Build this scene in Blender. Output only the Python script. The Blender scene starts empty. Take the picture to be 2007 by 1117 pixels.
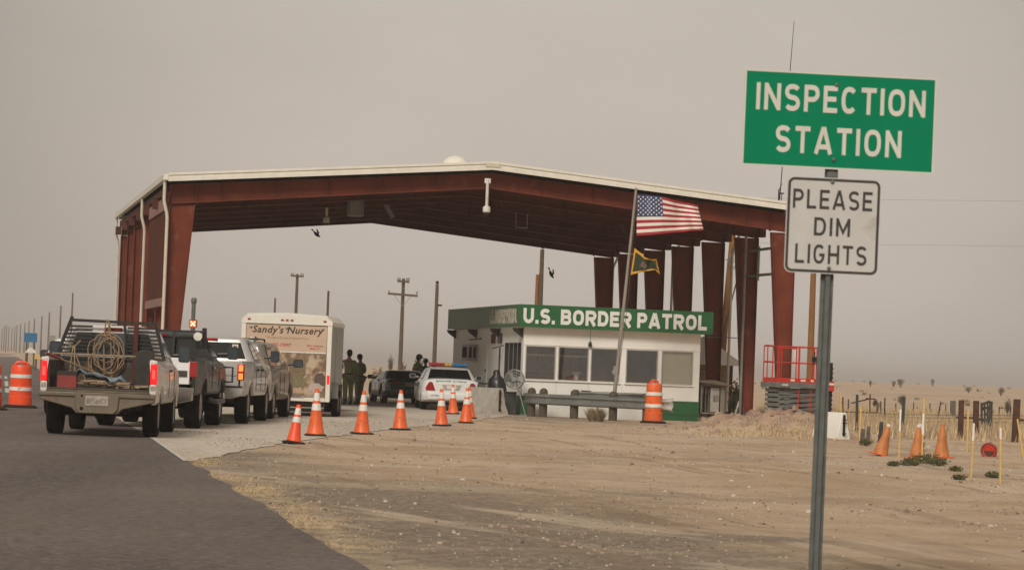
import bpy, bmesh, math, random
from mathutils import Vector as V, Matrix, noise
R = math.radians
rnd = random.Random(11)
sc = bpy.context.scene
COL = sc.collection

# ---------------------------------------------------------------- camera
FPX, PITCH, ROLL, EYE = 6000.0, R(1.56), R(2.2), 1.4
cam = bpy.data.cameras.new("camera")
cam.sensor_width = 36.0
cam.lens = FPX / 2007 * 36.0
cam.clip_start, cam.clip_end = 0.5, 30000
cam.dof.use_dof = True
cam.dof.focus_distance = 72
cam.dof.aperture_fstop = 9.0
camo = bpy.data.objects.new("camera", cam)
COL.objects.link(camo)
CM = Matrix.Rotation(math.pi / 2 + PITCH, 3, 'X') @ Matrix.Rotation(ROLL, 3, 'Z')
camo.matrix_world = Matrix.Translation((0, 0, EYE)) @ CM.to_4x4()
sc.camera = camo

# ---------------------------------------------------------------- sky and sun
SUN_EL, SUN_AZ = R(38), R(196)      # azimuth measured clockwise from +Y: the sun stands high behind the camera
w = bpy.data.worlds.new("World"); sc.world = w; w.use_nodes = True
nt = w.node_tree; N = nt.nodes; L = nt.links
bg = N["Background"]
sky = N.new("ShaderNodeTexSky"); sky.sky_type = 'NISHITA'; sky.sun_disc = False
sky.sun_elevation = SUN_EL; sky.sun_rotation = SUN_AZ; sky.dust_density = 6; sky.air_density = 1.5
tc = N.new("ShaderNodeTexCoord")
sep = N.new("ShaderNodeSeparateXYZ"); L.new(tc.outputs["Generated"], sep.inputs[0])
# airborne dust: paler and brighter towards the zenith, with a vignette about the view axis put into its colour
dv = N.new("ShaderNodeVectorMath"); dv.operation = 'DOT_PRODUCT'
L.new(tc.outputs["Generated"], dv.inputs[0])
_d = V((0.015, 1, 0.06)).normalized(); dv.inputs[1].default_value = _d
mr = N.new("ShaderNodeMapRange"); mr.inputs[1].default_value = 0.972; mr.inputs[2].default_value = 1.0
mr.inputs[3].default_value = 0.60; mr.inputs[4].default_value = 1.0; mr.interpolation_type = 'SMOOTHSTEP'
L.new(dv.outputs["Value"], mr.inputs[0])
zr = N.new("ShaderNodeMapRange"); zr.inputs[1].default_value = 0.1; zr.inputs[2].default_value = 0.9
zr.inputs[3].default_value = 1.0; zr.inputs[4].default_value = 1.15
L.new(sep.outputs["Z"], zr.inputs[0])
mul = N.new("ShaderNodeMath"); mul.operation = 'MULTIPLY'
sn = N.new("ShaderNodeTexNoise"); sn.inputs["Scale"].default_value = 5.5; sn.inputs["Detail"].default_value = 5; sn.inputs["Roughness"].default_value = 0.55
smp = N.new("ShaderNodeMapping"); smp.inputs["Scale"].default_value = (1, 1, 2.2); L.new(tc.outputs["Generated"], smp.inputs[0]); L.new(smp.outputs[0], sn.inputs["Vector"])
smr = N.new("ShaderNodeMapRange"); smr.inputs[1].default_value = 0.25; smr.inputs[2].default_value = 0.75; smr.inputs[3].default_value = 0.94; smr.inputs[4].default_value = 1.06
L.new(sn.outputs["Fac"], smr.inputs[0])
mu0 = N.new("ShaderNodeMath"); mu0.operation = 'MULTIPLY'; L.new(mr.outputs[0], mu0.inputs[0]); L.new(smr.outputs[0], mu0.inputs[1])
L.new(mu0.outputs[0], mul.inputs[0]); L.new(zr.outputs[0], mul.inputs[1])
dust = N.new("ShaderNodeVectorMath"); dust.operation = 'SCALE'
dust.inputs[0].default_value = (4.25, 3.76, 3.31)
L.new(mul.outputs[0], dust.inputs["Scale"])
mx = N.new("ShaderNodeMixRGB"); mx.inputs[0].default_value = 0.93
L.new(sky.outputs[0], mx.inputs[1]); L.new(dust.outputs[0], mx.inputs[2])
L.new(mx.outputs[0], bg.inputs["Color"]); bg.inputs["Strength"].default_value = 0.1

sl = bpy.data.lights.new("sun", 'SUN'); sl.energy = 1.6; sl.angle = R(18); sl.color = (1.0, 0.945, 0.87)
so = bpy.data.objects.new("sun", sl); COL.objects.link(so)
sdir = V((math.sin(SUN_AZ) * math.cos(SUN_EL), math.cos(SUN_AZ) * math.cos(SUN_EL), math.sin(SUN_EL)))
so.rotation_euler = sdir.to_track_quat('Z', 'Y').to_euler()
sc.view_settings.view_transform = 'Standard'; sc.view_settings.look = 'None'
sc.view_settings.exposure = 0.47; sc.view_settings.gamma = 1

# ---------------------------------------------------------------- from photograph pixels to points of the place
def ray(px, py):
    return CM @ V(((px - 1003.5) / FPX, -(py - 558.5) / FPX, -1))
def gp(px, py, z=0.0):
    d = ray(px, py); t = (z - EYE) / d.z
    return V((d.x * t, d.y * t, z))
def at(px, py, Y):
    d = ray(px, py); t = Y / d.y
    return V((d.x * t, Y, EYE + d.z * t))

# ---------------------------------------------------------------- materials
def _m(name):
    m = bpy.data.materials.new(name); m.use_nodes = True
    return m, m.node_tree.nodes, m.node_tree.links, m.node_tree.nodes["Principled BSDF"]
def mat(name, col, rough=0.6, metal=0.0, var=0.18, scale=4.0, bump=0.0, bscale=60.0, dirt=None, rust=None, coat=0.0, spec=0.5):
    """dirt=(colour, height, amount): road dust on the lower part, in object height. rust=(colour, scale, threshold)"""
    m, n, l, b = _m(name)
    tcn = n.new("ShaderNodeTexCoord")
    nz = n.new("ShaderNodeTexNoise"); nz.inputs["Scale"].default_value = scale; nz.inputs["Detail"].default_value = 6; nz.inputs["Roughness"].default_value = 0.65
    l.new(tcn.outputs["Object"], nz.inputs["Vector"])
    rp = n.new("ShaderNodeMapRange"); rp.inputs[1].default_value = 0.3; rp.inputs[2].default_value = 0.7
    rp.inputs[3].default_value = 1 - var; rp.inputs[4].default_value = 1 + var
    l.new(nz.outputs["Fac"], rp.inputs[0])
    sv = n.new("ShaderNodeVectorMath"); sv.operation = 'SCALE'; sv.inputs[0].default_value = col[:3]
    l.new(rp.outputs[0], sv.inputs["Scale"])
    out = sv.outputs[0]
    if rust:
        n2 = n.new("ShaderNodeTexNoise"); n2.inputs["Scale"].default_value = rust[1]; n2.inputs["Detail"].default_value = 8
        l.new(tcn.outputs["Object"], n2.inputs["Vector"])
        r2 = n.new("ShaderNodeMapRange"); r2.inputs[1].default_value = rust[2]; r2.inputs[2].default_value = rust[2] + 0.08
        l.new(n2.outputs["Fac"], r2.inputs[0])
        mm = n.new("ShaderNodeMixRGB"); l.new(r2.outputs[0], mm.inputs[0]); l.new(out, mm.inputs[1]); mm.inputs[2].default_value = (*rust[0], 1)
        out = mm.outputs[0]
    if dirt:
        sp = n.new("ShaderNodeSeparateXYZ"); l.new(tcn.outputs["Object"], sp.inputs[0])
        n3 = n.new("ShaderNodeTexNoise"); n3.inputs["Scale"].default_value = 3.5; n3.inputs["Detail"].default_value = 7
        l.new(tcn.outputs["Object"], n3.inputs["Vector"])
        ad = n.new("ShaderNodeMath"); ad.operation = 'MULTIPLY_ADD'; ad.inputs[1].default_value = 0.9
        l.new(n3.outputs["Fac"], ad.inputs[0]); l.new(sp.outputs["Z"], ad.inputs[2])
        r3 = n.new("ShaderNodeMapRange"); r3.inputs[1].default_value = 0.3 + 0.45; r3.inputs[2].default_value = dirt[1] + 0.45
        r3.inputs[3].default_value = dirt[2]; r3.inputs[4].default_value = 0.06
        l.new(ad.outputs[0], r3.inputs[0])
        mm = n.new("ShaderNodeMixRGB"); l.new(r3.outputs[0], mm.inputs[0]); l.new(out, mm.inputs[1]); mm.inputs[2].default_value = (*dirt[0], 1)
        out = mm.outputs[0]
        rr = n.new("ShaderNodeMapRange"); rr.inputs[3].default_value = rough; rr.inputs[4].default_value = 0.85
        l.new(r3.outputs[0], rr.inputs[0]); l.new(rr.outputs[0], b.inputs["Roughness"])
    else:
        b.inputs["Roughness"].default_value = rough
    l.new(out, b.inputs["Base Color"])
    b.inputs["Metallic"].default_value = metal
    b.inputs["Coat Weight"].default_value = coat
    b.inputs["Specular IOR Level"].default_value = spec
    if bump:
        nb = n.new("ShaderNodeTexNoise"); nb.inputs["Scale"].default_value = bscale; nb.inputs["Detail"].default_value = 4
        l.new(tcn.outputs["Object"], nb.inputs["Vector"])
        bn = n.new("ShaderNodeBump"); bn.inputs["Strength"].default_value = bump; bn.inputs["Distance"].default_value = 0.02
        l.new(nb.outputs["Fac"], bn.inputs["Height"]); l.new(bn.outputs[0], b.inputs["Normal"])
    return m
def glow(name, col, s):
    m, n, l, b = _m(name)
    b.inputs["Base Color"].default_value = (*col, 1); b.inputs["Emission Color"].default_value = (*col, 1); b.inputs["Emission Strength"].default_value = s
    return m

DUSTC = (0.30, 0.235, 0.17)
M = dict(
 red_steel=mat("red oxide painted steel", (0.165, 0.038, 0.020), 0.6, spec=0.15, var=0.26, scale=1.3, rust=((0.20, 0.065, 0.04), 2.2, 0.62)),
 girt=mat("faded pink primer steel", (0.30, 0.16, 0.13), 0.6),
 lattice=mat("brown mesh steel", (0.10, 0.036, 0.026), 0.7, spec=0.1),
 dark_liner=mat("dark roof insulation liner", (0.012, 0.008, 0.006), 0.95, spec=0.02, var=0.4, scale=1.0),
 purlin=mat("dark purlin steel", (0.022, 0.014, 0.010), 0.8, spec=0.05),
 trim=mat("off white roof trim", (0.76, 0.72, 0.62), 0.45, var=0.08),
 roofing=mat("galvanised roofing", (0.6, 0.57, 0.5), 0.4, metal=0.3),
 spout=mat("cream downspout", (0.62, 0.56, 0.44), 0.5, var=0.1),
 conc=mat("weathered concrete", (0.40, 0.36, 0.30), 0.9, var=0.2, scale=3, bump=0.3),
 conc_pale=mat("pale concrete", (0.55, 0.52, 0.46), 0.9, var=0.12, scale=2.5, bump=0.25),
 footing=mat("dusty concrete footing", (0.33, 0.22, 0.16), 0.95, bump=0.3),
 white_wall=mat("white painted wall", (0.82, 0.79, 0.72), 0.6, var=0.06, scale=1.5, bump=0.05),
 green_wall=mat("green painted wall", (0.018, 0.105, 0.035), 0.5, var=0.15, scale=2),
 green_band=mat("green sign band", (0.015, 0.115, 0.036), 0.45, var=0.12, scale=1.2),
 letters=mat("white lettering", (0.78, 0.76, 0.69), 0.5, var=0.06),
 side_letters=mat("olive grey lettering", (0.50, 0.46, 0.36), 0.6, var=0.3, scale=9),  # side fascia letters: darker and more mottled than the front ones
 door_grey=mat("grey painted metal", (0.42, 0.39, 0.34), 0.5),
 black=mat("black plastic", (0.016, 0.015, 0.014), 0.45),
 black_metal=mat("black painted metal", (0.022, 0.02, 0.018), 0.45, var=0.3),
 rubber=mat("tyre rubber", (0.014, 0.012, 0.011), 0.85, spec=0.12, var=0.3, scale=6),
 rim=mat("dull wheel rim", (0.34, 0.31, 0.27), 0.4, metal=0.6),
 chrome=mat("chrome", (0.62, 0.6, 0.57), 0.18, metal=1.0, var=0.08),
 steel_bumper=mat("dull steel bumper", (0.16, 0.135, 0.10), 0.42, metal=0.55, rust=((0.15, 0.09, 0.05), 4, 0.6), dirt=(DUSTC, 0.9, 0.45)),
 white_paint=mat("white vehicle paint", (0.76, 0.73, 0.67), 0.3, var=0.06, coat=0.4, dirt=(DUSTC, 1.0, 0.5)),
 clean_white=mat("clean white vehicle paint", (0.82, 0.81, 0.78), 0.25, var=0.03, coat=0.6, dirt=(DUSTC, 0.6, 0.2)),
 silver=mat("silver vehicle paint", (0.58, 0.565, 0.53), 0.30, metal=0.45, var=0.06, coat=0.5, dirt=(DUSTC, 0.95, 0.32)),
 dark_green=mat("dark green vehicle paint", (0.012, 0.022, 0.016), 0.34, var=0.2, coat=0.15, spec=0.3, dirt=((0.10, 0.07, 0.05), 0.65, 0.3)),
 sedan_green=mat("deep green car paint", (0.006, 0.040, 0.030), 0.22, var=0.2, coat=0.6, dirt=((0.20, 0.16, 0.12), 0.5, 0.35)),
 taupe=mat("dusty taupe vehicle paint", (0.155, 0.135, 0.105), 0.38, var=0.12, coat=0.4, dirt=(DUSTC, 1.2, 0.6)),
 glass=mat("tinted vehicle glass", (0.010, 0.012, 0.012), 0.05, var=0.1),
 glass_blue=mat("bluish rear glass", (0.05, 0.065, 0.075), 0.1, var=0.3, scale=2.5),
 glass_green=mat("greenish car glass", (0.13, 0.17, 0.14), 0.12, var=0.15),
 chassis=mat("dirty underbody", (0.025, 0.02, 0.016), 0.9, spec=0.12, var=0.4),
 bedliner=mat("worn truck bed", (0.055, 0.043, 0.032), 0.75, var=0.5, scale=5, rust=((0.14, 0.085, 0.05), 5, 0.58)),
 tail_on=glow("lit brake lamp", (1.0, 0.008, 0.008), 0.38),
 tail_hot=glow("brake lamp filament", (1.0, 0.07, 0.06), 0.72),
 tail_amber=glow("lit amber lamp", (1.0, 0.22, 0.04), 0.85),
 tail=mat("red lens", (0.34, 0.012, 0.014), 0.18, var=0.1),
 amber=mat("amber lens", (0.62, 0.17, 0.02), 0.2, var=0.1),
 plate=mat("licence plate", (0.36, 0.315, 0.25), 0.6, var=0.3, scale=14),
 plate_text=mat("plate characters", (0.19, 0.155, 0.13), 0.6, var=0.4, scale=14),
 orange=mat("orange plastic", (0.80, 0.130, 0.025), 0.45, var=0.2, scale=3, rust=((0.40, 0.11, 0.05), 7, 0.58)),
 bright_orange=mat("bright orange plastic", (0.90, 0.085, 0.018), 0.42, var=0.12, rust=((0.52, 0.12, 0.05), 6, 0.62)),
 faded_orange=mat("faded orange plastic", (0.54, 0.19, 0.05), 0.6, var=0.25, rust=((0.36, 0.17, 0.08), 6, 0.58)),
 collar=mat("white reflective collar", (0.74, 0.72, 0.66), 0.4, var=0.14, rust=((0.45, 0.38, 0.30), 9, 0.62)),
 cone_base=mat("black rubber base", (0.035, 0.025, 0.02), 0.85, spec=0.12, var=0.3),
 sign_green=mat("green sign face", (0.001, 0.215, 0.098), 0.5, var=0.06, scale=2, spec=0.12),
 sign_letters=mat("silver white sign letters", (0.66, 0.64, 0.56), 0.4, var=0.06),
 sign_white=mat("pale grey sign face", (0.56, 0.55, 0.515), 0.4, var=0.07, rust=((0.47, 0.44, 0.39), 5, 0.64)),
 sign_black=mat("black sign letters", (0.045, 0.04, 0.036), 0.5),
 sign_post=mat("galvanised green post", (0.13, 0.14, 0.128), 0.55, metal=0.3, var=0.25, scale=8),
 galv=mat("galvanised steel", (0.27, 0.275, 0.255), 0.45, metal=0.5, var=0.2, scale=3),
 wood_post=mat("weathered guardrail timber", (0.085, 0.068, 0.045), 0.9, var=0.35, scale=8, bump=0.3),
 pole_wood=mat("weathered pole timber", (0.105, 0.075, 0.048), 0.9, var=0.3, scale=5),
 pole_tan=mat("new tan pole timber", (0.25, 0.115, 0.035), 0.85, var=0.25, scale=5),
 brown_post=mat("rusty brown steel post", (0.072, 0.030, 0.016), 0.8, var=0.35, scale=4),
 dark_post=mat("dark green fence post", (0.045, 0.047, 0.038), 0.8, var=0.3),
 grey_post=mat("grey weathered post", (0.12, 0.105, 0.085), 0.9, var=0.35, scale=7),
 stake=mat("yellow marker stake", (0.64, 0.42, 0.14), 0.6, var=0.15),
 stake_tip=mat("white stake tip", (0.78, 0.74, 0.66), 0.6),
 wire=mat("dull wire", (0.09, 0.075, 0.06), 0.6),
 lift_red=mat("red lift railing", (0.55, 0.030, 0.014), 0.38, var=0.1),
 lift_grey=mat("grey lift steel", (0.155, 0.16, 0.145), 0.5, var=0.2),
 lift_dark=mat("dark lift recess", (0.03, 0.03, 0.027), 0.7),
 label_white=mat("white sticker", (0.7, 0.67, 0.6), 0.5),
 pole_alu=mat("aluminium flagpole", (0.46, 0.42, 0.37), 0.35, metal=0.6, var=0.12),
 flag_red=mat("red flag cloth", (0.36, 0.020, 0.030), 0.8, var=0.12),
 flag_white=mat("white flag cloth", (0.76, 0.70, 0.62), 0.8, var=0.06),
 flag_blue=mat("blue flag cloth", (0.032, 0.055, 0.145), 0.8, var=0.12),
 flag_green=mat("dark green flag cloth", (0.022, 0.035, 0.010), 0.8, var=0.25),
 flag_gold=mat("gold flag border", (0.62, 0.30, 0.02), 0.7, var=0.15),
 badge=mat("brown flag badge", (0.17, 0.085, 0.07), 0.8, var=0.35, scale=14),
 badge_grey=mat("grey flag badge", (0.09, 0.085, 0.095), 0.8, var=0.3),
 uniform=mat("olive green uniform", (0.21, 0.225, 0.135), 0.9, spec=0.12, var=0.22, scale=7),
 uniform_b=mat("dark green uniform trousers", (0.18, 0.20, 0.115), 0.9, spec=0.12, var=0.22, scale=7),
 jacket=mat("dark brown jacket", (0.05, 0.034, 0.025), 0.9, spec=0.12, var=0.25),
 skin=mat("skin", (0.32, 0.165, 0.11), 0.6, var=0.08),
 hair=mat("black hair", (0.008, 0.006, 0.005), 0.7, spec=0.12),
 patch=mat("dull gold shoulder patch", (0.22, 0.13, 0.02), 0.8),
 blue_sign=mat("blue road sign", (0.008, 0.13, 0.28), 0.5, var=0.08),
 straw_rope=mat("tan rope", (0.30, 0.195, 0.11), 0.9, var=0.25, scale=20),
 red_tool=mat("red enamel", (0.26, 0.035, 0.028), 0.5, var=0.2),
 blue_cloth=mat("faded blue tarp", (0.20, 0.24, 0.27), 0.8, var=0.25),
 grey_board=mat("dark grey board", (0.055, 0.05, 0.045), 0.8, spec=0.12, var=0.25),
 scrap_tan=mat("tan scrap wood", (0.33, 0.235, 0.14), 0.85, var=0.3, scale=9),
 scrap_dark=mat("dark scrap metal", (0.055, 0.045, 0.036), 0.7, var=0.4),
 tan_panel=mat("tan printed panel", (0.565, 0.405, 0.285), 0.5, var=0.05),
 ink=mat("dark brown print", (0.055, 0.038, 0.028), 0.6),
 ink_pale=mat("faint brown print", (0.33, 0.21, 0.14), 0.6),
 ink_red=mat("red print", (0.50, 0.07, 0.05), 0.6),
 alu=mat("brushed aluminium side", (0.42, 0.415, 0.385), 0.35, metal=0.55, var=0.12, scale=1.6, dirt=(DUSTC, 1.2, 0.4)),
 shed=mat("grey weathered shed boards", (0.225, 0.195, 0.155), 0.85, var=0.25, scale=5),
 shed_roof=mat("dull shed roof", (0.15, 0.115, 0.09), 0.7, var=0.2),
 siding=mat("tan siding", (0.37, 0.25, 0.14), 0.8),
 blind=mat("pale green blind", (0.60, 0.57, 0.40), 0.7, var=0.06, scale=2),
 interior=mat("dim grey interior", (0.22, 0.20, 0.205), 0.9),
 foliage=mat("dark green leaves", (0.045, 0.062, 0.018), 0.8, spec=0.12, var=0.4, scale=3),
 foliage_b=mat("olive leaves", (0.12, 0.10, 0.05), 0.8, spec=0.12, var=0.4, scale=3),
 weed=mat("green weed leaves", (0.105, 0.115, 0.048), 0.8, spec=0.12, var=0.4, scale=5),
 scrub=mat("grey brown scrub", (0.20, 0.16, 0.11), 0.9, spec=0.12, var=0.4, scale=1),
 twig=mat("dry twigs", (0.12, 0.085, 0.055), 0.9, spec=0.12),
 straw=mat("dry straw", (0.58, 0.445, 0.265), 0.9, spec=0.12, var=0.3, scale=1.5),
 straw_b=mat("dull dry grass", (0.43, 0.32, 0.19), 0.9, spec=0.12, var=0.3, scale=1.5),
 stone=mat("small stones", (0.36, 0.28, 0.205), 0.9, var=0.45, scale=7),
 stone_dark=mat("dark stones", (0.17, 0.13, 0.098), 0.9, var=0.4, scale=7),
 stone_pale=mat("pale stones", (0.55, 0.49, 0.41), 0.9, var=0.2, scale=7),
 line_paint=mat("worn white road paint", (0.55, 0.51, 0.44), 0.8, var=0.2, scale=6),
 x_glow=glow("lit red X", (1.0, 0.33, 0.22), 2.0),
 x_back=glow("lit amber X halo", (0.55, 0.10, 0.015), 0.7),
 lb_red=mat("red light bar lens", (0.55, 0.035, 0.05), 0.2, var=0.2, scale=9),
 lb_amber=mat("amber light bar lens", (0.95, 0.55, 0.04), 0.2, var=0.2, scale=9),
 lb_blue=mat("blue light bar lens", (0.02, 0.24, 0.55), 0.2, var=0.2, scale=9),
 stripe=mat("green door stripe", (0.03, 0.13, 0.06), 0.5),
 heater=mat("grey heater cabinet", (0.25, 0.24, 0.2), 0.6, var=0.15),
 camera_white=mat("white camera housing", (0.66, 0.63, 0.56), 0.5),
 bird=mat("dark plumage", (0.02, 0.018, 0.016), 0.8),
 dark_bag=mat("black plastic sheet", (0.014, 0.015, 0.013), 0.35, var=0.3, bump=0.4, bscale=12),
)
def window_glass(name, tint, rough=0.03):
    m, n, l, b = _m(name)
    n.remove(b); tr = n.new("ShaderNodeBsdfTransparent"); tr.inputs[0].default_value = (*tint, 1)
    gl = n.new("ShaderNodeBsdfGlossy"); gl.inputs["Roughness"].default_value = rough; gl.inputs[0].default_value = (0.9, 0.9, 0.92, 1)
    lw = n.new("ShaderNodeLayerWeight"); lw.inputs[0].default_value = 0.35; fr = n.new("ShaderNodeMapRange"); fr.inputs[1].default_value = 0.0; fr.inputs[2].default_value = 1.0; fr.inputs[3].default_value = 0.13; fr.inputs[4].default_value = 0.75; l.new(lw.outputs["Facing"], fr.inputs[0]); mxs = n.new("ShaderNodeMixShader")
    l.new(fr.outputs[0], mxs.inputs[0]); l.new(tr.outputs[0], mxs.inputs[1]); l.new(gl.outputs[0], mxs.inputs[2]); l.new(mxs.outputs[0], n["Material Output"].inputs["Surface"])
    return m
M['window'] = window_glass("booth window glass", (0.95, 0.94, 0.94))

# ---------------------------------------------------------------- mesh builder
class MB:
    def __init__(s): s.v = []; s.f = []; s.m = []
    def add(s, vs, fs, mi=0):
        o = len(s.v); s.v += [tuple(p) for p in vs]; s.f += [tuple(i + o for i in f) for f in fs]; s.m += [mi] * len(fs); return s
    def box(s, c, d, mi=0, rot=None):
        x, y, z = d[0] / 2, d[1] / 2, d[2] / 2
        ps = [V((a * x, b * y, e * z)) for a, b, e in ((-1,-1,-1),(1,-1,-1),(1,1,-1),(-1,1,-1),(-1,-1,1),(1,-1,1),(1,1,1),(-1,1,1))]
        if rot is not None: ps = [rot @ p for p in ps]
        c = V(c)
        return s.add([p + c for p in ps], [(3,2,1,0),(4,5,6,7),(0,1,5,4),(1,2,6,5),(2,3,7,6),(3,0,4,7)], mi)
    def span(s, a, b, mi=0):
        return s.box([(a[i] + b[i]) / 2 for i in range(3)], [abs(b[i] - a[i]) for i in range(3)], mi)
    def beam(s, a, b, wx, wz, mi=0, up=V((0, 0, 1))):
        a, b = V(a), V(b); y = (b - a).normalized(); x = y.cross(up)
        x = x.normalized() if x.length > 1e-4 else V((1, 0, 0)); z = x.cross(y)
        rot = Matrix((x, y, z)).transposed()
        return s.box((a + b) / 2, (wx, (b - a).length, wz), mi, rot)
    def prism(s, poly, vec, mi=0):
        n = len(poly); vec = V(vec); a = [V(p) for p in poly]; b = [p + vec for p in a]
        return s.add(a + b, [tuple(range(n - 1, -1, -1)), tuple(range(n, 2 * n))] + [(i, (i + 1) % n, n + (i + 1) % n, n + i) for i in range(n)], mi)
    def loft(s, rings, closed=True, caps=True, mi=0):
        n = len(rings[0]); vs = [p for r in rings for p in r]; fs = []
        for k in range(len(rings) - 1):
            for i in range(n if closed else n - 1):
                j = (i + 1) % n; fs.append((k * n + i, k * n + j, (k + 1) * n + j, (k + 1) * n + i))
        if caps:
            fs.append(tuple(range(n - 1, -1, -1))); fs.append(tuple((len(rings) - 1) * n + i for i in range(n)))
        return s.add(vs, fs, mi)
    def tube(s, pts, r, n=8, mi=0, caps=True):
        pts = [V(p) for p in pts]; rs = r if isinstance(r, (list, tuple)) else [r] * len(pts)
        t0 = (pts[1] - pts[0]).normalized(); u = t0.cross(V((0, 0, 1)))
        if u.length < 1e-3: u = t0.cross(V((0, 1, 0)))
        u.normalize(); rings = []
        for i, p in enumerate(pts):
            t = (pts[min(i + 1, len(pts) - 1)] - pts[max(i - 1, 0)]).normalized()
            u = (u - t * u.dot(t)).normalized(); w_ = t.cross(u)
            rings.append([p + (u * math.cos(a) + w_ * math.sin(a)) * rs[i] for a in (2 * math.pi * k / n for k in range(n))])
        return s.loft(rings, True, caps, mi)
    def lathe(s, prof, n=20, mi=0, mtx=None, caps=True):
        rings = [[V((r * math.cos(2 * math.pi * k / n), r * math.sin(2 * math.pi * k / n), z)) for k in range(n)] for r, z in prof]
        if mtx is not None: rings = [[mtx @ p for p in q] for q in rings]
        return s.loft(rings, True, caps, mi)
    def ball(s, c, r, n=12, mi=0, sc_=(1, 1, 1)):
        h = n // 2; c = V(c)
        prof = [(max(1e-4, math.sin(math.pi * k / h)) * r, -math.cos(math.pi * k / h) * r) for k in range(h + 1)]
        mt = Matrix.Translation(c) @ Matrix.Diagonal((sc_[0], sc_[1], sc_[2], 1))
        return s.lathe(prof, n, mi, mt, False)
    def ring(s, c, r0, r1, n=24, mi=0, axis='Y'):
        pts = []
        c = V(c)
        for k in range(n + 1):
            a = 2 * math.pi * k / n
            pts.append(c + (V((math.cos(a) * r0, 0, math.sin(a) * r0)) if axis == 'Y' else V((math.cos(a) * r0, math.sin(a) * r0, 0))))
        return s.tube(pts, r1, 6, mi, False)
    def text(s, txt, org, right, up, height, width=None, bold=0.0, shear=0.0, depth=0.004, mi=0, space=1.0):
        """letters standing proud of a face: org is the lower left corner, right/up unit vectors, height = capital height"""
        cu = bpy.data.curves.new("t", 'FONT'); cu.body = txt; cu.size = 1.0; cu.offset = bold; cu.shear = shear; cu.space_character = space
        cu.resolution_u = 3
        ob = bpy.data.objects.new("t", cu); COL.objects.link(ob)
        dg = bpy.context.evaluated_depsgraph_get(); me = bpy.data.meshes.new_from_object(ob.evaluated_get(dg))
        vs = [v.co.copy() for v in me.vertices]; fs = [tuple(p.vertices) for p in me.polygons]
        bpy.data.objects.remove(ob); bpy.data.curves.remove(cu); bpy.data.meshes.remove(me)
        x0 = min(v.x for v in vs); x1 = max(v.x for v in vs)
        cap = 0.73 + 2 * bold; sy = height / cap; sx = (width / (x1 - x0)) if width else sy
        org, right, up = V(org), V(right), V(up); nrm = right.cross(up)
        P = lambda v, d: org + right * ((v.x - x0) * sx) + up * ((v.y + bold) * sy) + nrm * d
        # front sheet plus a back sheet joined by the outline
        n = len(vs); edges = {}
        for f in fs:
            for i in range(len(f)):
                e = (f[i], f[(i + 1) % len(f)]); edges[e] = 1
        bord = [e for e in edges if (e[1], e[0]) not in edges]
        s.add([P(v, depth) for v in vs] + [P(v, -0.001) for v in vs], fs + [(b_, a_, a_ + n, b_ + n) for a_, b_ in bord], mi)
        return s
    def build(s, name, mats, parent=None, loc=None, rotz=0.0, smooth=35, bevel=0.0, recalc=True, solid=0.0):
        me = bpy.data.meshes.new(name); me.from_pydata(s.v, [], s.f)
        if not isinstance(mats, (list, tuple)): mats = [mats]
        for m_ in mats: me.materials.append(M[m_] if isinstance(m_, str) else m_)
        if len(mats) > 1: me.polygons.foreach_set("material_index", s.m)
        if recalc:
            bm = bmesh.new(); bm.from_mesh(me); bmesh.ops.recalc_face_normals(bm, faces=bm.faces); bm.to_mesh(me); bm.free()
        me.polygons.foreach_set("use_smooth", [True] * len(me.polygons))
        me.set_sharp_from_angle(angle=R(smooth)); me.update()
        ob = bpy.data.objects.new(name, me); COL.objects.link(ob)
        if parent is not None: ob.parent = parent
        if loc is not None: ob.location = loc
        if rotz: ob.rotation_euler.z = rotz
        if solid:
            md = ob.modifiers.new("thickness", 'SOLIDIFY'); md.thickness = solid; md.offset = 0
        if bevel:
            md = ob.modifiers.new("bevel", 'BEVEL'); md.width = bevel; md.segments = 2; md.limit_method = 'ANGLE'; md.angle_limit = R(40)
        return ob

def tag(o, label=None, cat=None, group=None, kind=None):
    if label: o["label"] = label
    if cat: o["category"] = cat
    if group: o["group"] = group
    if kind: o["kind"] = kind
    return o
def thing(name, label, cat, loc, rotz=0.0, group=None):
    o = bpy.data.objects.new(name, None); o.empty_display_size = 0.3; COL.objects.link(o)
    o.location = loc; o.rotation_euler.z = rotz
    return tag(o, label, cat, group)
def dup(root, loc, rotz, label, group=None):
    r = root.copy(); COL.objects.link(r); r.location = loc; r.rotation_euler.z = rotz; tag(r, label, None, group)
    for ch in list(root.children):
        c = ch.copy(); COL.objects.link(c); c.parent = r
        for g in list(ch.children):
            d = g.copy(); COL.objects.link(d); d.parent = c
    return r
def frame_of(loc, rotz):
    return Matrix.Translation(loc) @ Matrix.Rotation(rotz, 4, 'Z')

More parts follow.
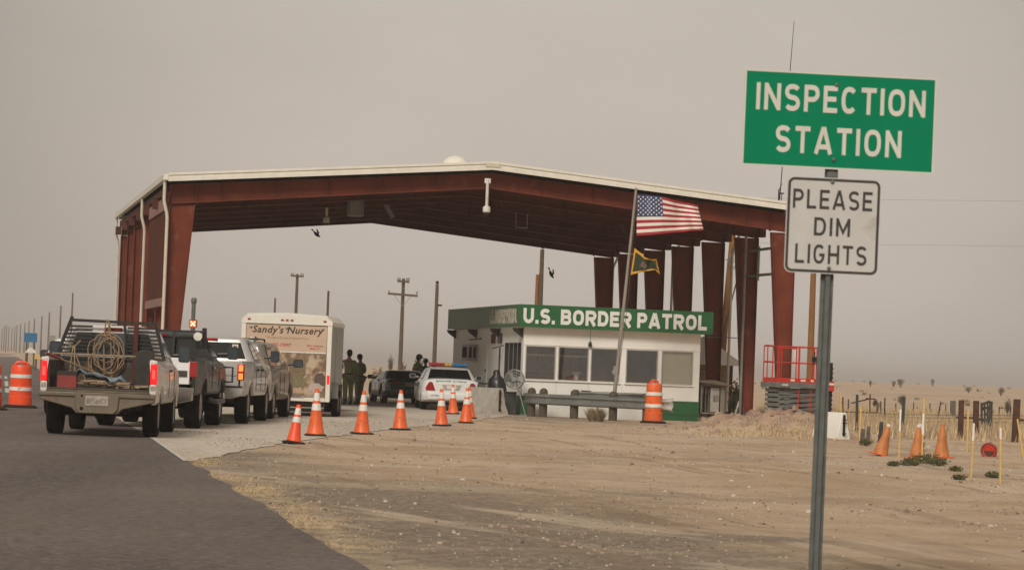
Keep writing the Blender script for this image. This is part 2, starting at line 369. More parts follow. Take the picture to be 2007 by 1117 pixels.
# ---------------------------------------------------------------- block lettering drawn stroke by stroke (road sign and fascia capitals)
def _arc(cx, cy, rx, ry, a0, a1, n=10, p=2.0):
    out = []
    for k in range(n + 1):
        a = R(a0 + (a1 - a0) * k / n); c, s_ = math.cos(a), math.sin(a)
        out.append((cx + rx * math.copysign(abs(c) ** (2 / p), c), cy + ry * math.copysign(abs(s_) ** (2 / p), s_)))
    return out
GW = dict(I=0, N=.72, S=.66, P=.66, E=.60, C=.68, T=.66, O=.74, A=.80, L=.58, D=.70, M=.84, G=.72, H=.72, U=.70, B=.70, R=.72)
def glyph(ch, s, k):
    """centre lines of one capital, cap height 1, stroke s; returns width and strokes (points, closed)"""
    if ch == '.': return s, [([(s / 2, 0), (s / 2, s)], 0)]
    if ch == "I": return s, [([(s / 2, 0), (s / 2, 1)], 0)]
    W = GW[ch] * k + s * .45; h = s / 2; x0, x1, y0, y1 = h, W - h, h, 1 - h; cx = W / 2; a = (x1 - x0) / 2
    stem = ([(x0, 0), (x0, 1)], 0)
    if ch == 'N': return W, [stem, ([(x1, 0), (x1, 1)], 0), ([(x0, 1 - h * .7), (x1, h * .7)], 0)]
    if ch == 'H': return W, [stem, ([(x1, 0), (x1, 1)], 0), ([(x0, .5), (x1, .5)], 0)]
    if ch == 'M': return W, [stem, ([(x1, 0), (x1, 1)], 0), ([(x0, 1 - h * .8), (cx, .22), (x1, 1 - h * .8)], 0)]
    if ch == 'O': return W, [(_arc(cx, .5, a, .5 - h, 0, 360, 28, 2.5)[:-1], 1)]
    if ch == 'C': return W, [(_arc(cx, .5, a, .5 - h, 42, 318, 22, 2.4), 0)]
    if ch == 'G': return W, [(_arc(cx, .5, a, .5 - h, 42, 345, 22, 2.4) + [(x1, .46), (cx + .02, .46)], 0)]
    if ch == 'E': return W, [stem, ([(x0, y1), (W, y1)], 0), ([(x0, .51), (W * .92, .51)], 0), ([(x0, y0), (W, y0)], 0)]
    if ch == 'L': return W, [stem, ([(x0, y0), (W, y0)], 0)]
    if ch == 'T': return W, [([(0, y1), (W, y1)], 0), ([(cx, 0), (cx, 1 - h)], 0)]
    if ch == 'A': return W, [([(h * .85, 0), (cx - h * .12, 1)], 0), ([(W - h * .85, 0), (cx + h * .12, 1)], 0), ([(W * .2, .24 + h * .3), (W * .8, .24 + h * .3)], 0)]
    if ch == 'U': return W, [([(x0, 1)] + _arc(cx, y0 + a, a, a, 180, 360, 14) + [(x1, 1)], 0)]
    if ch == 'D': return W, [([(x0, y0), (x0, y1), (cx - .02, y1)] + _arc(cx - .02, .5, x1 - cx + .02, .5 - h, 90, -90, 14, 2.2)[1:], 1)]
    ym = .46 if ch != 'B' else .52
    r = (y1 - ym) / 2; bowl = [(x0, y1), (x1 - r, y1)] + _arc(x1 - r, ym + r, r, r, 90, -90, 10) + [(x0, ym)]
    if ch == 'P': return W, [stem, (bowl, 0)]
    if ch == 'R': return W, [stem, (bowl, 0), ([(cx - .02, ym), (x1 + .01, 0)], 0)]
    if ch == 'B':
        r2 = (ym - y0) / 2; return W, [stem, ([(x0, y1), (x1 - r - .03, y1)] + _arc(x1 - r - .03, ym + r, r, r, 90, -90, 10) + [(x0, ym)], 0), ([(x0, ym), (x1 - r2, ym)] + _arc(x1 - r2, y0 + r2, r2, r2, 90, -90, 10) + [(x0, y0)], 0)]
    # S
    r = (y1 - y0) / 4
    return W, [(_arc(cx, y1 - r, a, r, 25, 180, 10, 2.3) + _arc(cx, y1 - r, a, r, 180, 270, 7)[1:] + _arc(cx, y0 + r, a, r, 90, 0, 7)[1:] + _arc(cx, y0 + r, a, r, 0, -155, 10, 2.3)[1:], 0)]
def stroke_text(b, txt, org, right, up, height, width, s=.19, k=1.0, gap=.2, depth=.004, word=.45):
    org, right, up = V(org), V(right), V(up); nrm = right.cross(up); x = 0; items = []
    for ch in txt:
        if ch == ' ': x += word; continue
        W, st = glyph(ch, s, k); items.append((x, st)); x += W + gap
    sx = width / (x - gap) ; q = 0
    for x_, st in items:
        for pts, closed in st:
            P_ = []
            for p in pts:
                v_ = V((p[0] + x_, p[1], 0))
                if not P_ or (v_ - P_[-1]).length > .012: P_.append(v_)
            n = len(P_); lft, rgt = [], []
            for i in range(n):
                d0 = (P_[i] - P_[i - 1]) if (i or closed) else (P_[1] - P_[0]); d1 = (P_[(i + 1) % n] - P_[i]) if (i < n - 1 or closed) else (P_[-1] - P_[-2])
                d0.normalize(); d1.normalize(); t = (d0 + d1); t = t.normalized() if t.length > 1e-4 else d0
                nn = V((-t.y, t.x, 0)); c_ = max(.5, nn.dot(V((-d0.y, d0.x, 0)))); lft.append(P_[i] + nn * s / 2 / c_); rgt.append(P_[i] - nn * s / 2 / c_)
            q = (q + 1) % 4; dd = depth + q * .0004
            Z = lambda p, d: org + right * (p.x * sx) + up * (p.y * height) + nrm * d
            rings = [[Z(l_, -.0008), Z(l_, dd), Z(r_, dd), Z(r_, -.0008)] for l_, r_ in zip(lft, rgt)]
            if closed: rings.append(rings[0])
            b.loft(rings, True, not closed)
    return b
# ================================================================ GROUND AND ROADS
RD = V((-0.163, 0.9866, 0)).normalized(); RN = V((RD.y, -RD.x, 0))     # road direction and its right hand side
RE = V((-4.18, 40.63, 0))                                               # a point on the right edge of the asphalt
CO = V((-10.17, 90.0, 0)); CR = R(10.3)                                 # shelter corner and heading
CU = V((math.cos(CR), math.sin(CR), 0)); CV = V((-math.sin(CR), math.cos(CR), 0))
def cw(u, v, z=0.0): return CO + CU * u + CV * v + V((0, 0, z))
SW, SL = 19.1, 26.5
APRON = [V((-4.18, 40.6, 0)), V((-3.72, 51.6, 0)), V((-2.6, 64, 0)), V((-0.84, 79.5, 0)), V((-0.3, 86, 0)), V((0.2, 92.0, 0)),
         cw(19.8, 1.5), cw(19.8, 27.5), cw(14, 40), cw(3, 58), V((-22.3, 150, 0)), V((-22.9, 153.5, 0)), V((-13.0, 94, 0)), V((-5.6, 49.2, 0))]
def seg_d(p, a, b):
    ab = b - a; t = max(0, min(1, (p - a).dot(ab) / ab.length_squared)); return (p - a - ab * t).length
def apron_d(p):
    d = min(seg_d(p, APRON[i], APRON[(i + 1) % len(APRON)]) for i in range(len(APRON)))
    ins = False; n = len(APRON)
    for i in range(n):
        a, b = APRON[i], APRON[(i + 1) % n]
        if (a.y > p.y) != (b.y > p.y) and p.x < (b.x - a.x) * (p.y - a.y) / (b.y - a.y) + a.x: ins = not ins
    return -d if ins else d
def edge_wob(s): return 0.10 * noise.noise(V((s * 0.5, 3.1, 0))) + 0.05 * noise.noise(V((s * 2.3, 7.7, 0)))
def road_d(p):
    q = p - RE; s = q.dot(RD); return q.dot(RN) - edge_wob(s) if q.dot(RN) > -5 else -10.5 - q.dot(RN)
def sstep(a, b, x):
    t = max(0, min(1, (x - a) / (b - a))); return t * t * (3 - 2 * t)
def mound(x, y):
    e = ((x - 6.75) / 1.75) ** 2 + ((y - 79) / 4.6) ** 2
    m_ = 0.46 * math.exp(-e) * (1 + 0.55 * noise.noise(V((x * 1.4, y * 0.8, 2))))
    e2 = ((x - 7.8) / 1.2) ** 2 + ((y - 73.5) / 3.0) ** 2
    return m_ * (1 + .6 * noise.noise(V((x * 2.6, y * 1.5, 6)))) + 0.10 * math.exp(-e2)
def G(x, y, far=True):
    p = V((x, y, 0)); d = min(road_d(p), apron_d(p)) if y < 170 else road_d(p)
    if d < 0: return -0.05 * sstep(0.35, 0.8, -d)
    a = sstep(0, 5, d)
    h = 0.004 * sstep(0, .3, d) + a * (0.07 * noise.noise(V((x / 7, y / 9, 0))) + 0.035 * noise.noise(V((x / 1.7, y / 1.9, 5))) + 0.012 * noise.noise(V((x * 2.1, y * 2.1, 9))))
    if 80 < y < 100 and -1 < x < 9: h *= 0.35
    h += mound(x, y) * a
    if y > 130:
        if x < -0.12 * y: h += 2.3 * sstep(200, 700, y) * sstep(4, 40, d)
        h += 0.6 * sstep(150, 600, y) * noise.noise(V((x / 90, y / 160, 1)))
        if x > 0.1 * y: h += 1.2 * sstep(120, 600, y)
    return h

def gaxis(a, b, step, grow, lo, hi):
    xs = [a]
    while xs[-1] < b: xs.append(xs[-1] + step)
    d = step
    while xs[-1] < hi: d *= grow; xs.append(min(hi, xs[-1] + d))
    d = step; l_ = [a]
    while l_[-1] > lo: d *= grow; l_.append(max(lo, l_[-1] - d))
    return l_[:0:-1] + xs
gxs = gaxis(-7.5, 13.5, 0.22, 1.22, -7000, 7000); gys = gaxis(17, 100, 0.28, 1.12, -400, 9000)
g = MB(); nx = len(gxs); straw_v = []; grav_v = []; earth_v = []
for y in gys:
    for x in gxs:
        g.v.append((x, y, G(x, y)))
        d = road_d(V((x, y, 0))) if y < 200 else 9
        s_ = (y - 40) / 20
        st = math.exp(-((d - 0.22) / 0.30) ** 2) * (0.7 + 0.9 * noise.noise(V((x * .8, y * .35, 4)))) * (1 if y < 39 else max(0, 1 - (y - 39) / 3))
        earth_v.append(max(0, min(1, 1.3 * math.exp(-(((x - 6.75) / 1.7) ** 2 + ((y - 80) / 4.5) ** 2)) + .9 * math.exp(-(((x - 8.3) / 1.1) ** 2 + ((y - 72) / 2.6) ** 2)) + .35 * noise.noise(V((x * .9, y * .4, 2))) - .15)))
        gd = min(d, apron_d(V((x, y, 0)))) if y < 110 else 9
        grav_v.append(max(0, min(1, 1.15 * math.exp(-(max(0, d - .8) / (3.2 if y < 42 else 1.0)) ** 2) * (1 if y < 46 else 0) + .75 * math.exp(-((y - 86) / 4.2) ** 2) * (1 if -1.5 < x < 5.5 else 0) + .95 * math.exp(-(((x - (1.9 + (y - 26.3) * -.9)) / 1.5) ** 2 + ((y - 26.3) / .55) ** 2)) + .8 * noise.noise(V((x * .35, y * .09, 12))) - .05)))
        st = max(st, 0.8 * math.exp(-(((x - 6.3) / 1.7) ** 2 + ((y - 73.5) / 3.4) ** 2)) * (0.6 + 0.6 * noise.noise(V((x * 1.6, y * .6, 8)))))
        straw_v.append(max(0, min(1, st)))
for j in range(len(gys) - 1):
    for i in range(nx - 1):
        a = j * nx + i; g.f.append((a, a + 1, a + nx + 1, a + nx)); g.m.append(0)

def ground_material():
    m, n, l, b = _m("desert dirt")
    ge = n.new("ShaderNodeNewGeometry"); pos = ge.outputs["Position"]
    def nz(scale, det=6, rough=0.6, sc3=None):
        x = n.new("ShaderNodeTexNoise"); x.inputs["Scale"].default_value = scale; x.inputs["Detail"].default_value = det; x.inputs["Roughness"].default_value = rough
        if sc3:
            mp = n.new("ShaderNodeMapping"); mp.inputs["Scale"].default_value = sc3; l.new(pos, mp.inputs[0]); l.new(mp.outputs[0], x.inputs["Vector"])
        else: l.new(pos, x.inputs["Vector"])
        return x.outputs["Fac"]
    def rng(x, a, c, lo=0, hi=1):
        r = n.new("ShaderNodeMapRange"); r.inputs[1].default_value = a; r.inputs[2].default_value = c; r.inputs[3].default_value = lo; r.inputs[4].default_value = hi; r.interpolation_type = 'SMOOTHSTEP'
        l.new(x, r.inputs[0]); return r.outputs[0]
    def mix(f, a, c):
        x = n.new("ShaderNodeMixRGB"); l.new(f, x.inputs[0])
        for k, q in ((1, a), (2, c)):
            if isinstance(q, tuple): x.inputs[k].default_value = (*q, 1)
            else: l.new(q, x.inputs[k])
        return x.outputs[0]
    def mulf(a, k):
        x = n.new("ShaderNodeMath"); x.operation = 'MULTIPLY'; l.new(a, x.inputs[0])
        if isinstance(k, (int, float)): x.inputs[1].default_value = k
        else: l.new(k, x.inputs[1])
        return x.outputs[0]
    c = mix(rng(nz(0.35, 8), 0.36, 0.64), (0.475, 0.335, 0.210), (0.605, 0.458, 0.312))
    c = mix(rng(nz(0.11, 5), 0.50, 0.66, 0, .75), c, (0.62, 0.495, 0.36))
    c = mix(rng(nz(0.8, 8, .7, (1, .45, 1)), 0.54, 0.68, 0, .45), c, (0.315, 0.200, 0.118))
    c = mix(rng(nz(0.22, 7, .65, (.6, 1.0, 1)), 0.56, 0.68, 0, .6), c, (0.31, 0.245, 0.178))
    c = mix(rng(nz(2.6, 8, .75), 0.55, 0.72, 0, .65), c, (0.58, 0.45, 0.30))
    c = mix(rng(nz(7, 6, .75), 0.56, 0.7, 0, .6), c, (0.20, 0.142, 0.094))
    ag = n.new("ShaderNodeAttribute"); ag.attribute_name = "gravelly"
    gq = n.new("ShaderNodeMath"); gq.operation = 'MULTIPLY_ADD'; gq.use_clamp = True; l.new(ag.outputs["Fac"], gq.inputs[0]); gq.inputs[1].default_value = 1.3
    l.new(rng(nz(1.1, 7, .7), 0.35, 0.65, -0.35, 0.1), gq.inputs[2])
    gcol = mix(rng(nz(5, 8, .8), .4, .62), (0.195, 0.152, 0.110), (0.32, 0.252, 0.182))
    gm = mulf(gq.outputs[0], 0.88)
    c = mix(gm, c, gcol)
    # gravel: small cells of dark and pale stones, thicker in patches
    vo = n.new("ShaderNodeTexVoronoi"); vo.inputs["Scale"].default_value = 17; l.new(pos, vo.inputs["Vector"])
    pat = rng(gq.outputs[0], 0.0, 0.8, 0.22, 1)
    sepc = n.new("ShaderNodeSeparateColor"); l.new(vo.outputs["Color"], sepc.inputs[0])
    dk = mulf(rng(sepc.outputs[0], 0.74, 0.80), pat); pl = mulf(rng(sepc.outputs[1], 0.84, 0.9), pat)
    c = mix(mulf(dk, 0.42), c, (0.15, 0.115, 0.085)); c = mix(mulf(pl, 0.35), c, (0.58, 0.50, 0.40))
    ae = n.new("ShaderNodeAttribute"); ae.attribute_name = "earth"; c = mix(ae.outputs["Fac"], c, mix(rng(nz(4, 7, .75), .4, .62), (0.29, 0.165, 0.112), (0.46, 0.30, 0.215)))
    # faint wheel tracks sweeping across the lot, and paler blown sand
    tk = nz(1.0, 4, .55, (1.15, .10, 1)); tm = n.new("ShaderNodeMapping")
    c = mix(rng(nz(0.9, 5, .6, (.22, .5, 1)), .52, .64, 0, .45), c, (0.56, 0.43, 0.30))
    def track(rot, sx, sy, seed):
        wm = n.new("ShaderNodeMapping"); wm.vector_type = 'POINT'; r0 = n.new("ShaderNodeVectorRotate"); r0.rotation_type = 'Z_AXIS'; r0.inputs["Angle"].default_value = rot; l.new(pos, r0.inputs["Vector"])
        wm.inputs["Scale"].default_value = (sx, sy, 1); wm.inputs["Location"].default_value = (seed, seed, 0); l.new(r0.outputs[0], wm.inputs[0])
        q_ = n.new("ShaderNodeTexNoise"); q_.inputs["Scale"].default_value = 1; q_.inputs["Detail"].default_value = 7; q_.inputs["Roughness"].default_value = .62; l.new(wm.outputs[0], q_.inputs["Vector"]); return q_.outputs["Fac"]
    t1 = track(-.21, 1.5, .055, 3.0); t2 = track(-.45, 1.1, .09, 11.0)
    msk = rng(nz(.13, 4), .40, .60, .15, 1)
    c = mix(mulf(rng(t1, .54, .63, 0, .75), msk), c, (0.27, 0.188, 0.122)); c = mix(mulf(rng(t2, .55, .64, 0, .7), msk), c, (0.64, 0.51, 0.37)); c = mix(mulf(rng(t2, .30, .43, .6, 0), msk), c, (0.30, 0.215, 0.145))
    at_ = n.new("ShaderNodeAttribute"); at_.attribute_name = "straw"
    stf = n.new("ShaderNodeMath"); stf.operation = 'MULTIPLY_ADD'; stf.use_clamp = True
    l.new(at_.outputs["Fac"], stf.inputs[0]); stf.inputs[1].default_value = 1.5
    q = rng(nz(3.0, 6, .7), 0.3, 0.7, -0.75, 0.15); l.new(q, stf.inputs[2])
    c = mix(stf.outputs[0], c, (0.60, 0.46, 0.275))
    l.new(c, b.inputs["Base Color"]); b.inputs["Roughness"].default_value = 0.95; b.inputs["Specular IOR Level"].default_value = 0.2
    bn = n.new("ShaderNodeBump"); bn.inputs["Strength"].default_value = 0.9; bn.inputs["Distance"].default_value = 0.05
    l.new(nz(6, 8, .75), bn.inputs["Height"]); l.new(bn.outputs[0], b.inputs["Normal"])
    return m
go = g.build("ground", ground_material(), recalc=False, smooth=180); go["kind"] = "structure"
at_ = go.data.attributes.new("straw", 'FLOAT', 'POINT'); at_.data.foreach_set("value", straw_v)
at_ = go.data.attributes.new("gravelly", 'FLOAT', 'POINT'); at_.data.foreach_set("value", grav_v)
at_ = go.data.attributes.new("earth", 'FLOAT', 'POINT'); at_.data.foreach_set("value", earth_v)

def road_material(name, c0, c1, c2, big, speck, dusty):
    m, n, l, b = _m(name)
    ge = n.new("ShaderNodeNewGeometry"); pos = ge.outputs["Position"]
    def nz(scale, det, rough, sc3=None):
        x = n.new("ShaderNodeTexNoise"); x.inputs["Scale"].default_value = scale; x.inputs["Detail"].default_value = det; x.inputs["Roughness"].default_value = rough
        if sc3:
            mp = n.new("ShaderNodeMapping"); mp.inputs["Rotation"].default_value = (0, 0, -0.164); mp.inputs["Scale"].default_value = sc3; l.new(pos, mp.inputs[0]); l.new(mp.outputs[0], x.inputs["Vector"])
        else: l.new(pos, x.inputs["Vector"])
        return x.outputs["Fac"]
    def mixr(fac, lo, hi, a, c, amt=1):
        r = n.new("ShaderNodeMapRange"); r.inputs[1].default_value = lo; r.inputs[2].default_value = hi; r.inputs[4].default_value = amt; l.new(fac, r.inputs[0])
        x = n.new("ShaderNodeMixRGB"); l.new(r.outputs[0], x.inputs[0])
        if isinstance(a, tuple): x.inputs[1].default_value = (*a, 1)
        else: l.new(a, x.inputs[1])
        x.inputs[2].default_value = (*c, 1); return x.outputs[0]
    c = mixr(nz(big, 6, .6), .35, .65, c0, c1)
    c = mixr(nz(0.5, 5, .6, (1.0, 0.07, 1)), .50, .62, c, c2, .75)
    c = mixr(nz(speck, 3, .85), .50, .64, c, tuple(min(1, k * 1.55) for k in c1), .7)
    c = mixr(nz(speck * .8, 3, .85, (1, 1, 1)), .50, .66, c, tuple(k * .55 for k in c0), .7)
    c = mixr(nz(0.4, 7, .65), .53, .66, c, dusty, .55)
    l.new(c, b.inputs["Base Color"]); b.inputs["Roughness"].default_value = 0.9; b.inputs["Specular IOR Level"].default_value = 0.2
    bn = n.new("ShaderNodeBump"); bn.inputs["Strength"].default_value = 0.5; bn.inputs["Distance"].default_value = 0.01
    l.new(nz(speck, 3, .8), bn.inputs["Height"]); l.new(bn.outputs[0], b.inputs["Normal"])
    return m
asph = road_material("old asphalt", (0.122, 0.099, 0.085), (0.172, 0.140, 0.120), (0.092, 0.075, 0.064), 0.22, 9, (0.155, 0.118, 0.090))
conc = road_material("lane concrete", (0.49, 0.42, 0.335), (0.57, 0.50, 0.41), (0.39, 0.33, 0.26), 0.25, 7, (0.47, 0.375, 0.275))
# asphalt: a strip whose right edge is ragged
s_list = [-70 + 1.0 * i for i in range(0, 200)] + [130 + 12 * i for i in range(1, 60)]
rr = MB(); rings = []
for s in s_list:
    base = RE + RD * s
    e = base + RN * (edge_wob(s) + 0.04 * noise.noise(V((s * 5.1, 1, 1)))); f_ = base - RN * 10.5
    rows = [e.lerp(f_, k / 6) for k in range(7)]
    zz = 0
    if rings is not None: rings.append([V((p.x, p.y, 0.004 + zz + (0.08 * sstep(150, 190, base.y)))) for p in rows])
rr.loft(rings, closed=False, caps=False)
ro = rr.build("road", asph, recalc=False, smooth=180); ro["kind"] = "structure"
ap = MB(); bmx = bmesh.new()
# apron edge: subdivided and a little ragged where dirt spills over it
pts = []
for i in range(len(APRON)):
    a, b_ = APRON[i], APRON[(i + 1) % len(APRON)]; k = max(1, int((b_ - a).length / 0.6)) if i < 5 else 1
    for q in range(k):
        p = a.lerp(b_, q / k); wv = 0.0 if (q == 0 and i in (0, 13)) else (0.16 * noise.noise(V((p.x * 1.1, p.y * 1.1, 3))) if i < 5 else 0)
        pts.append(V((p.x + wv, p.y, 0.010)))
ap.add(pts, [tuple(range(len(pts)))])
ao = ap.build("concrete_apron", conc, recalc=False, smooth=180); ao["kind"] = "structure"
bm = bmesh.new(); bm.from_mesh(ao.data); bmesh.ops.triangulate(bm, faces=bm.faces); bm.to_mesh(ao.data); bm.free()
# painted marks
lm = MB()
a, b_ = V((-4.25, 40.75, 0)), V((-5.9, 51.2, 0)); q = (b_ - a).normalized(); o_ = V((q.y, -q.x, 0)) * 0.028
lm.prism([a - o_ + V((0, 0, .011)), a + o_ + V((0, 0, .011)), b_ + o_ + V((0, 0, .011)), b_ - o_ + V((0, 0, .011))], (0, 0, 0.004))
l0 = gp(14, 767)
for s0, s1 in ((-3, 8), (14, 32), (44, 80), (95, 200)):
    p0, p1 = l0 + RD * s0, l0 + RD * s1
    lm.prism([p0 - RN * .07 + V((0, 0, .007)), p0 + RN * .07 + V((0, 0, .007)), p1 + RN * .07 + V((0, 0, .007)), p1 - RN * .07 + V((0, 0, .007))], (0, 0, 0.004))
lo_ = lm.build("road_marking", "line_paint"); lo_["kind"] = "structure"

# ================================================================ STEEL SHELTER OVER THE LANES
sh = thing("steel_canopy", "large open sided steel shelter with red columns and white trimmed gable roof over the lanes", "canopy", CO, CR)
UR = SW / 2
roofz = lambda u: 7.50 - abs(u - UR) * 0.0845
NF = 7; VS = [0.16 + i * (SL - 0.32) / (NF - 1) for i in range(NF)]
def tapered_col(side, v):
    b = MB(); s = 1 if side == 0 else -1; o = 0.0 if side == 0 else SW
    zt = roofz(0) - 0.84
    fw, web = 0.26, 0.015
    # outer flange, inner flange (tapered), web
    b.span((o, v - fw / 2, 0.0), (o + s * 0.022, v + fw / 2, zt))
    ib, it = 0.31, 0.74
    b.prism([(o + s * ib, v - fw / 2, 0), (o + s * (ib + .022), v - fw / 2, 0), (o + s * (it + .022), v - fw / 2, zt), (o + s * it, v - fw / 2, zt)], (0, fw, 0))
    b.prism([(o + s * .022, v - web, 0), (o + s * ib, v - web, 0), (o + s * it, v - web, zt), (o + s * .022, v - web, zt)], (0, 2 * web, 0))
    b.span((o - s * 0.05, v - fw / 2 - .04, -0.02), (o + s * (ib + .09), v + fw / 2 + .04, 0.02))
    return b
for i, v in enumerate(VS):
    for side in (0, 1):
        c = tapered_col(side, v).build("column", "red_steel", sh)
        s = 1 if side == 0 else -1; o = 0.0 if side == 0 else SW
        fb = MB(); fb.span((o - s * .16, v - .28, -0.3), (o + s * .52, v + .28, 0.0 if side == 0 else -.021)); 
        if side == 1: fb = MB().span((o - s * .16, v - .28, -0.3), (o + s * .52, v + .28, -0.022))
        fb.build("footing", "footing", c, bevel=0.02)
    # rafter pair: a deep I beam following the slope, deeper at the knee
    b = MB()
    for sgn in (-1, 1):
        def P(t, dz, y): 
            u = UR + sgn * t; return (u, v + y, roofz(u) + dz)
        kn = UR - 0.02
        top0, bot0, botk = -0.27, -0.73, -0.84
        for y0, y1, z0, z1 in ((-.12, .12, 0, -.02),):
            b.prism([P(0, top0, -.12), P(kn, top0, -.12), P(kn, top0 - .022, -.12), P(0, top0 - .022, -.12)], (0, .24, 0))
            b.prism([P(0, bot0, -.12), P(kn, botk, -.12), P(kn, botk + .022, -.12), P(0, bot0 + .022, -.12)], (0, .24, 0))
        b.prism([P(0, top0 - .023, -.012), P(kn, top0 - .023, -.012), P(kn, botk + .023, -.012), P(0, bot0 + .023, -.012)], (0, .024, 0))
        b.span((UR + sgn * (kn - .02), v - .12, roofz(0) - .84), (UR + sgn * kn, v + .12, roofz(0) - .30))
        b.span((UR + sgn * (kn - .78), v - .118, roofz(0) - .80), (UR + sgn * (kn - .76), v + .118, roofz(0) - .24))
        for t in (1.6, 3.2, 4.8, 6.4, 8.0):
            u = UR + sgn * t; b.span((u, v - .11, roofz(u) + bot0 - .02), (u + .012, v - .014, roofz(u) + top0 - .03))
    b.build("rafter", "red_steel", sh)
OV = 0.34; OVU = 0.08
b = MB()
for sgn in (-1, 1):
    e = UR + OVU
    P = lambda t, dz: (UR + sgn * t, -OV, roofz(UR + sgn * t) + dz)
    b.prism([P(0, 0), P(e, 0), P(e, -.05), P(0, -.05)], (0, SL + 2 * OV, 0))
    k = 0.0
    while k < SL + OV:       # standing ribs
        b.prism([(P(0, .002)[0], k, P(0, .002)[2]), (P(e, .002)[0], k, P(e, .002)[2]), (P(e, .03)[0], k, P(e, .03)[2]), (P(0, .03)[0], k, P(0, .03)[2])], (0, .05, 0)); k += 0.9
b.build("roof", "roofing", sh)
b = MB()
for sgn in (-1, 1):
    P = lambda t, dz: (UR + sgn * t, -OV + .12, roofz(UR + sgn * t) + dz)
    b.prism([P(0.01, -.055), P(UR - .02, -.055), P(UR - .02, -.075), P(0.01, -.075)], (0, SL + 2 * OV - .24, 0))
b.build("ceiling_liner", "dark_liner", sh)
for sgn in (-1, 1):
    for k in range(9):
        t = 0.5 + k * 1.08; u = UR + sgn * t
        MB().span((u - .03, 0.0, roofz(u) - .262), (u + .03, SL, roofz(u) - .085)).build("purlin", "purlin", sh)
# stepped white barge trim at both gable ends, gutters along the eaves
for vy, s in ((-OV - .04, 1), (SL + OV + .04, -1)):
    for sgn in (-1, 1):
        b = MB()
        P = lambda t, dz, y: (UR + sgn * t, y, roofz(UR + sgn * t) + dz)
        e = UR + OVU
        for a0, a1, pr in ((.05, -.02, .05), (-.02, -.09, .02), (-.09, -.20, .035)):
            b.prism([P(.0, a0, vy - s * pr), P(e, a0, vy - s * pr), P(e, a1, vy - s * pr), P(0, a1, vy - s * pr)], (0, s * (pr + .025), 0))
        b.build("barge_trim", "trim", sh)
MB().span((UR - .22, -OV - .10, 7.49), (UR + .22, -OV - .0925, 7.38)).build("ridge_plate", "spout", sh)
for sgn in (-1, 1):
    b = MB()
    u0 = UR + sgn * (UR + OVU + .005); u1 = u0 + sgn * .14; z = roofz(u0)
    b.span((u0, -OV - .03, z - .16), (u1, SL + OV + .03, z + .012))
    b.build("gutter", "trim", sh)
def spout(pts): 
    return MB().tube(pts, 0.048, 8).build("downspout", "spout", sh)
zg = roofz(-OVU) - .16
for v in (-.22, 10.6, SL + .15):
    spout([(-.17, v, zg), (-.17, v, zg - .55), (-.16, v, zg - .65), (-.08, v, zg - .95), (-.06, v, zg - 1.1), (-.06, v, .25), (-.16, v, .1)])
for v in (8.0, 16.5, SL + .1):
    spout([(SW + .26, v, zg), (SW + .26, v, zg - .5), (SW + .24, v, zg - .62), (SW + .10, v, zg - .95), (SW + .06, v, zg - 1.1), (SW + .06, v, .25)])
# eave struts and the wind screen of mesh on the near left bays
for o, s in ((0, 1), (SW, -1)):
    b = MB().span((o - s * .07, VS[0] + .21, roofz(0) - .5), (o - s * .005, VS[-1] - .21, roofz(0) - .30)); b.build("eave_strut", "lattice", sh)
    for i in range(NF):
        MB().span((o - s * .2, VS[i] - .2, roofz(0) - .80), (o - s * .003, VS[i] + .2, roofz(0) - .505)).build("eave_bracket", "lattice", sh)
MB().span((-.06, VS[0] + .14, 2.86), (.06, VS[2] - .14, 3.10)).build("girt", "girt", sh); MB().span((-.05, VS[0] + .14, 5.72), (-.004, VS[2] - .14, 6.1)).build("girt", "girt", sh)
b = MB(); v0, v1 = VS[0] + .16, VS[2] - .16
n1 = 40
for k in range(n1 + 1):
    v = v0 + (v1 - v0) * k / n1; b.span((-.02, v - .022, 3.1), (.0, v + .022, 5.72))
for k in range(1, 18):
    z = 3.1 + 2.62 * k / 18; b.span((.001, v0, z - .018), (.02, v1, z + .018))
b.build("mesh_screen", "lattice", sh)
# grey conduit ladder between the first two columns on the booth side
b = MB()
u = SW - .55
for zz in (5.42, 4.62):
    b.tube([(SW - .4, VS[0] + .2, zz), (SW - .4, VS[1] - .25, zz)], .045, 8)
b.tube([(SW - .46, VS[1] - .25, 0), (SW - .46, VS[1] - .25, 5.9)], .045, 8)
b.tube([(SW - .02, VS[1] - .2, 4.5), (SW - .02, VS[1] - .2, 5.6)], .05, 8)
b.build("conduit", "galv", sh)
# low dome vent on the ridge
b = MB(); b.lathe([(.46, 0), (.46, .06), (.44, .12), (.36, .26), (.2, .36), (.02, .40)], 20)
tag(b.build("roof_vent", "trim", None, loc=cw(UR - .55, 3.2, 7.52)), "white dome shaped vent on top of the shelter ridge", "vent")

# things hanging under the gable
def hanging_cam(loc, ln, label, big=1.0):
    t = thing("dome_camera", label, "camera", loc, 0, "cameras hanging from the shelter")
    b = MB(); b.tube([(0, 0, -.02), (0, 0, -ln)], .045 * big, 10); b.span((-.09, .0, -.14), (.09, .14, .0)); b.build("drop_pole", "camera_white", t)
    b = MB(); b.lathe([(.03, -ln + .06), (.1 * big, -ln + .03), (.115 * big, -ln), (.115 * big, -ln - .13), (.09 * big, -ln - .15)], 16); b.build("housing", "camera_white", t)
    b = MB(); b.lathe([(.085 * big, -ln - .151), (.08 * big, -ln - .19), (.05 * big, -ln - .225), (.005, -ln - .24)], 14); b.build("dome", "black", t)
p = at(956, 350, 91.35); hanging_cam(p, p.z - at(953, 407, 91.35).z, "white dome camera on a long pole in front of the gable peak", 1.0)
p = at(641.5, 392, 100.5); hanging_cam(p, p.z - at(640, 428, 100.5).z, "dull white dome camera under the left half of the dark roof", .95)
b = MB(); n_ = 14
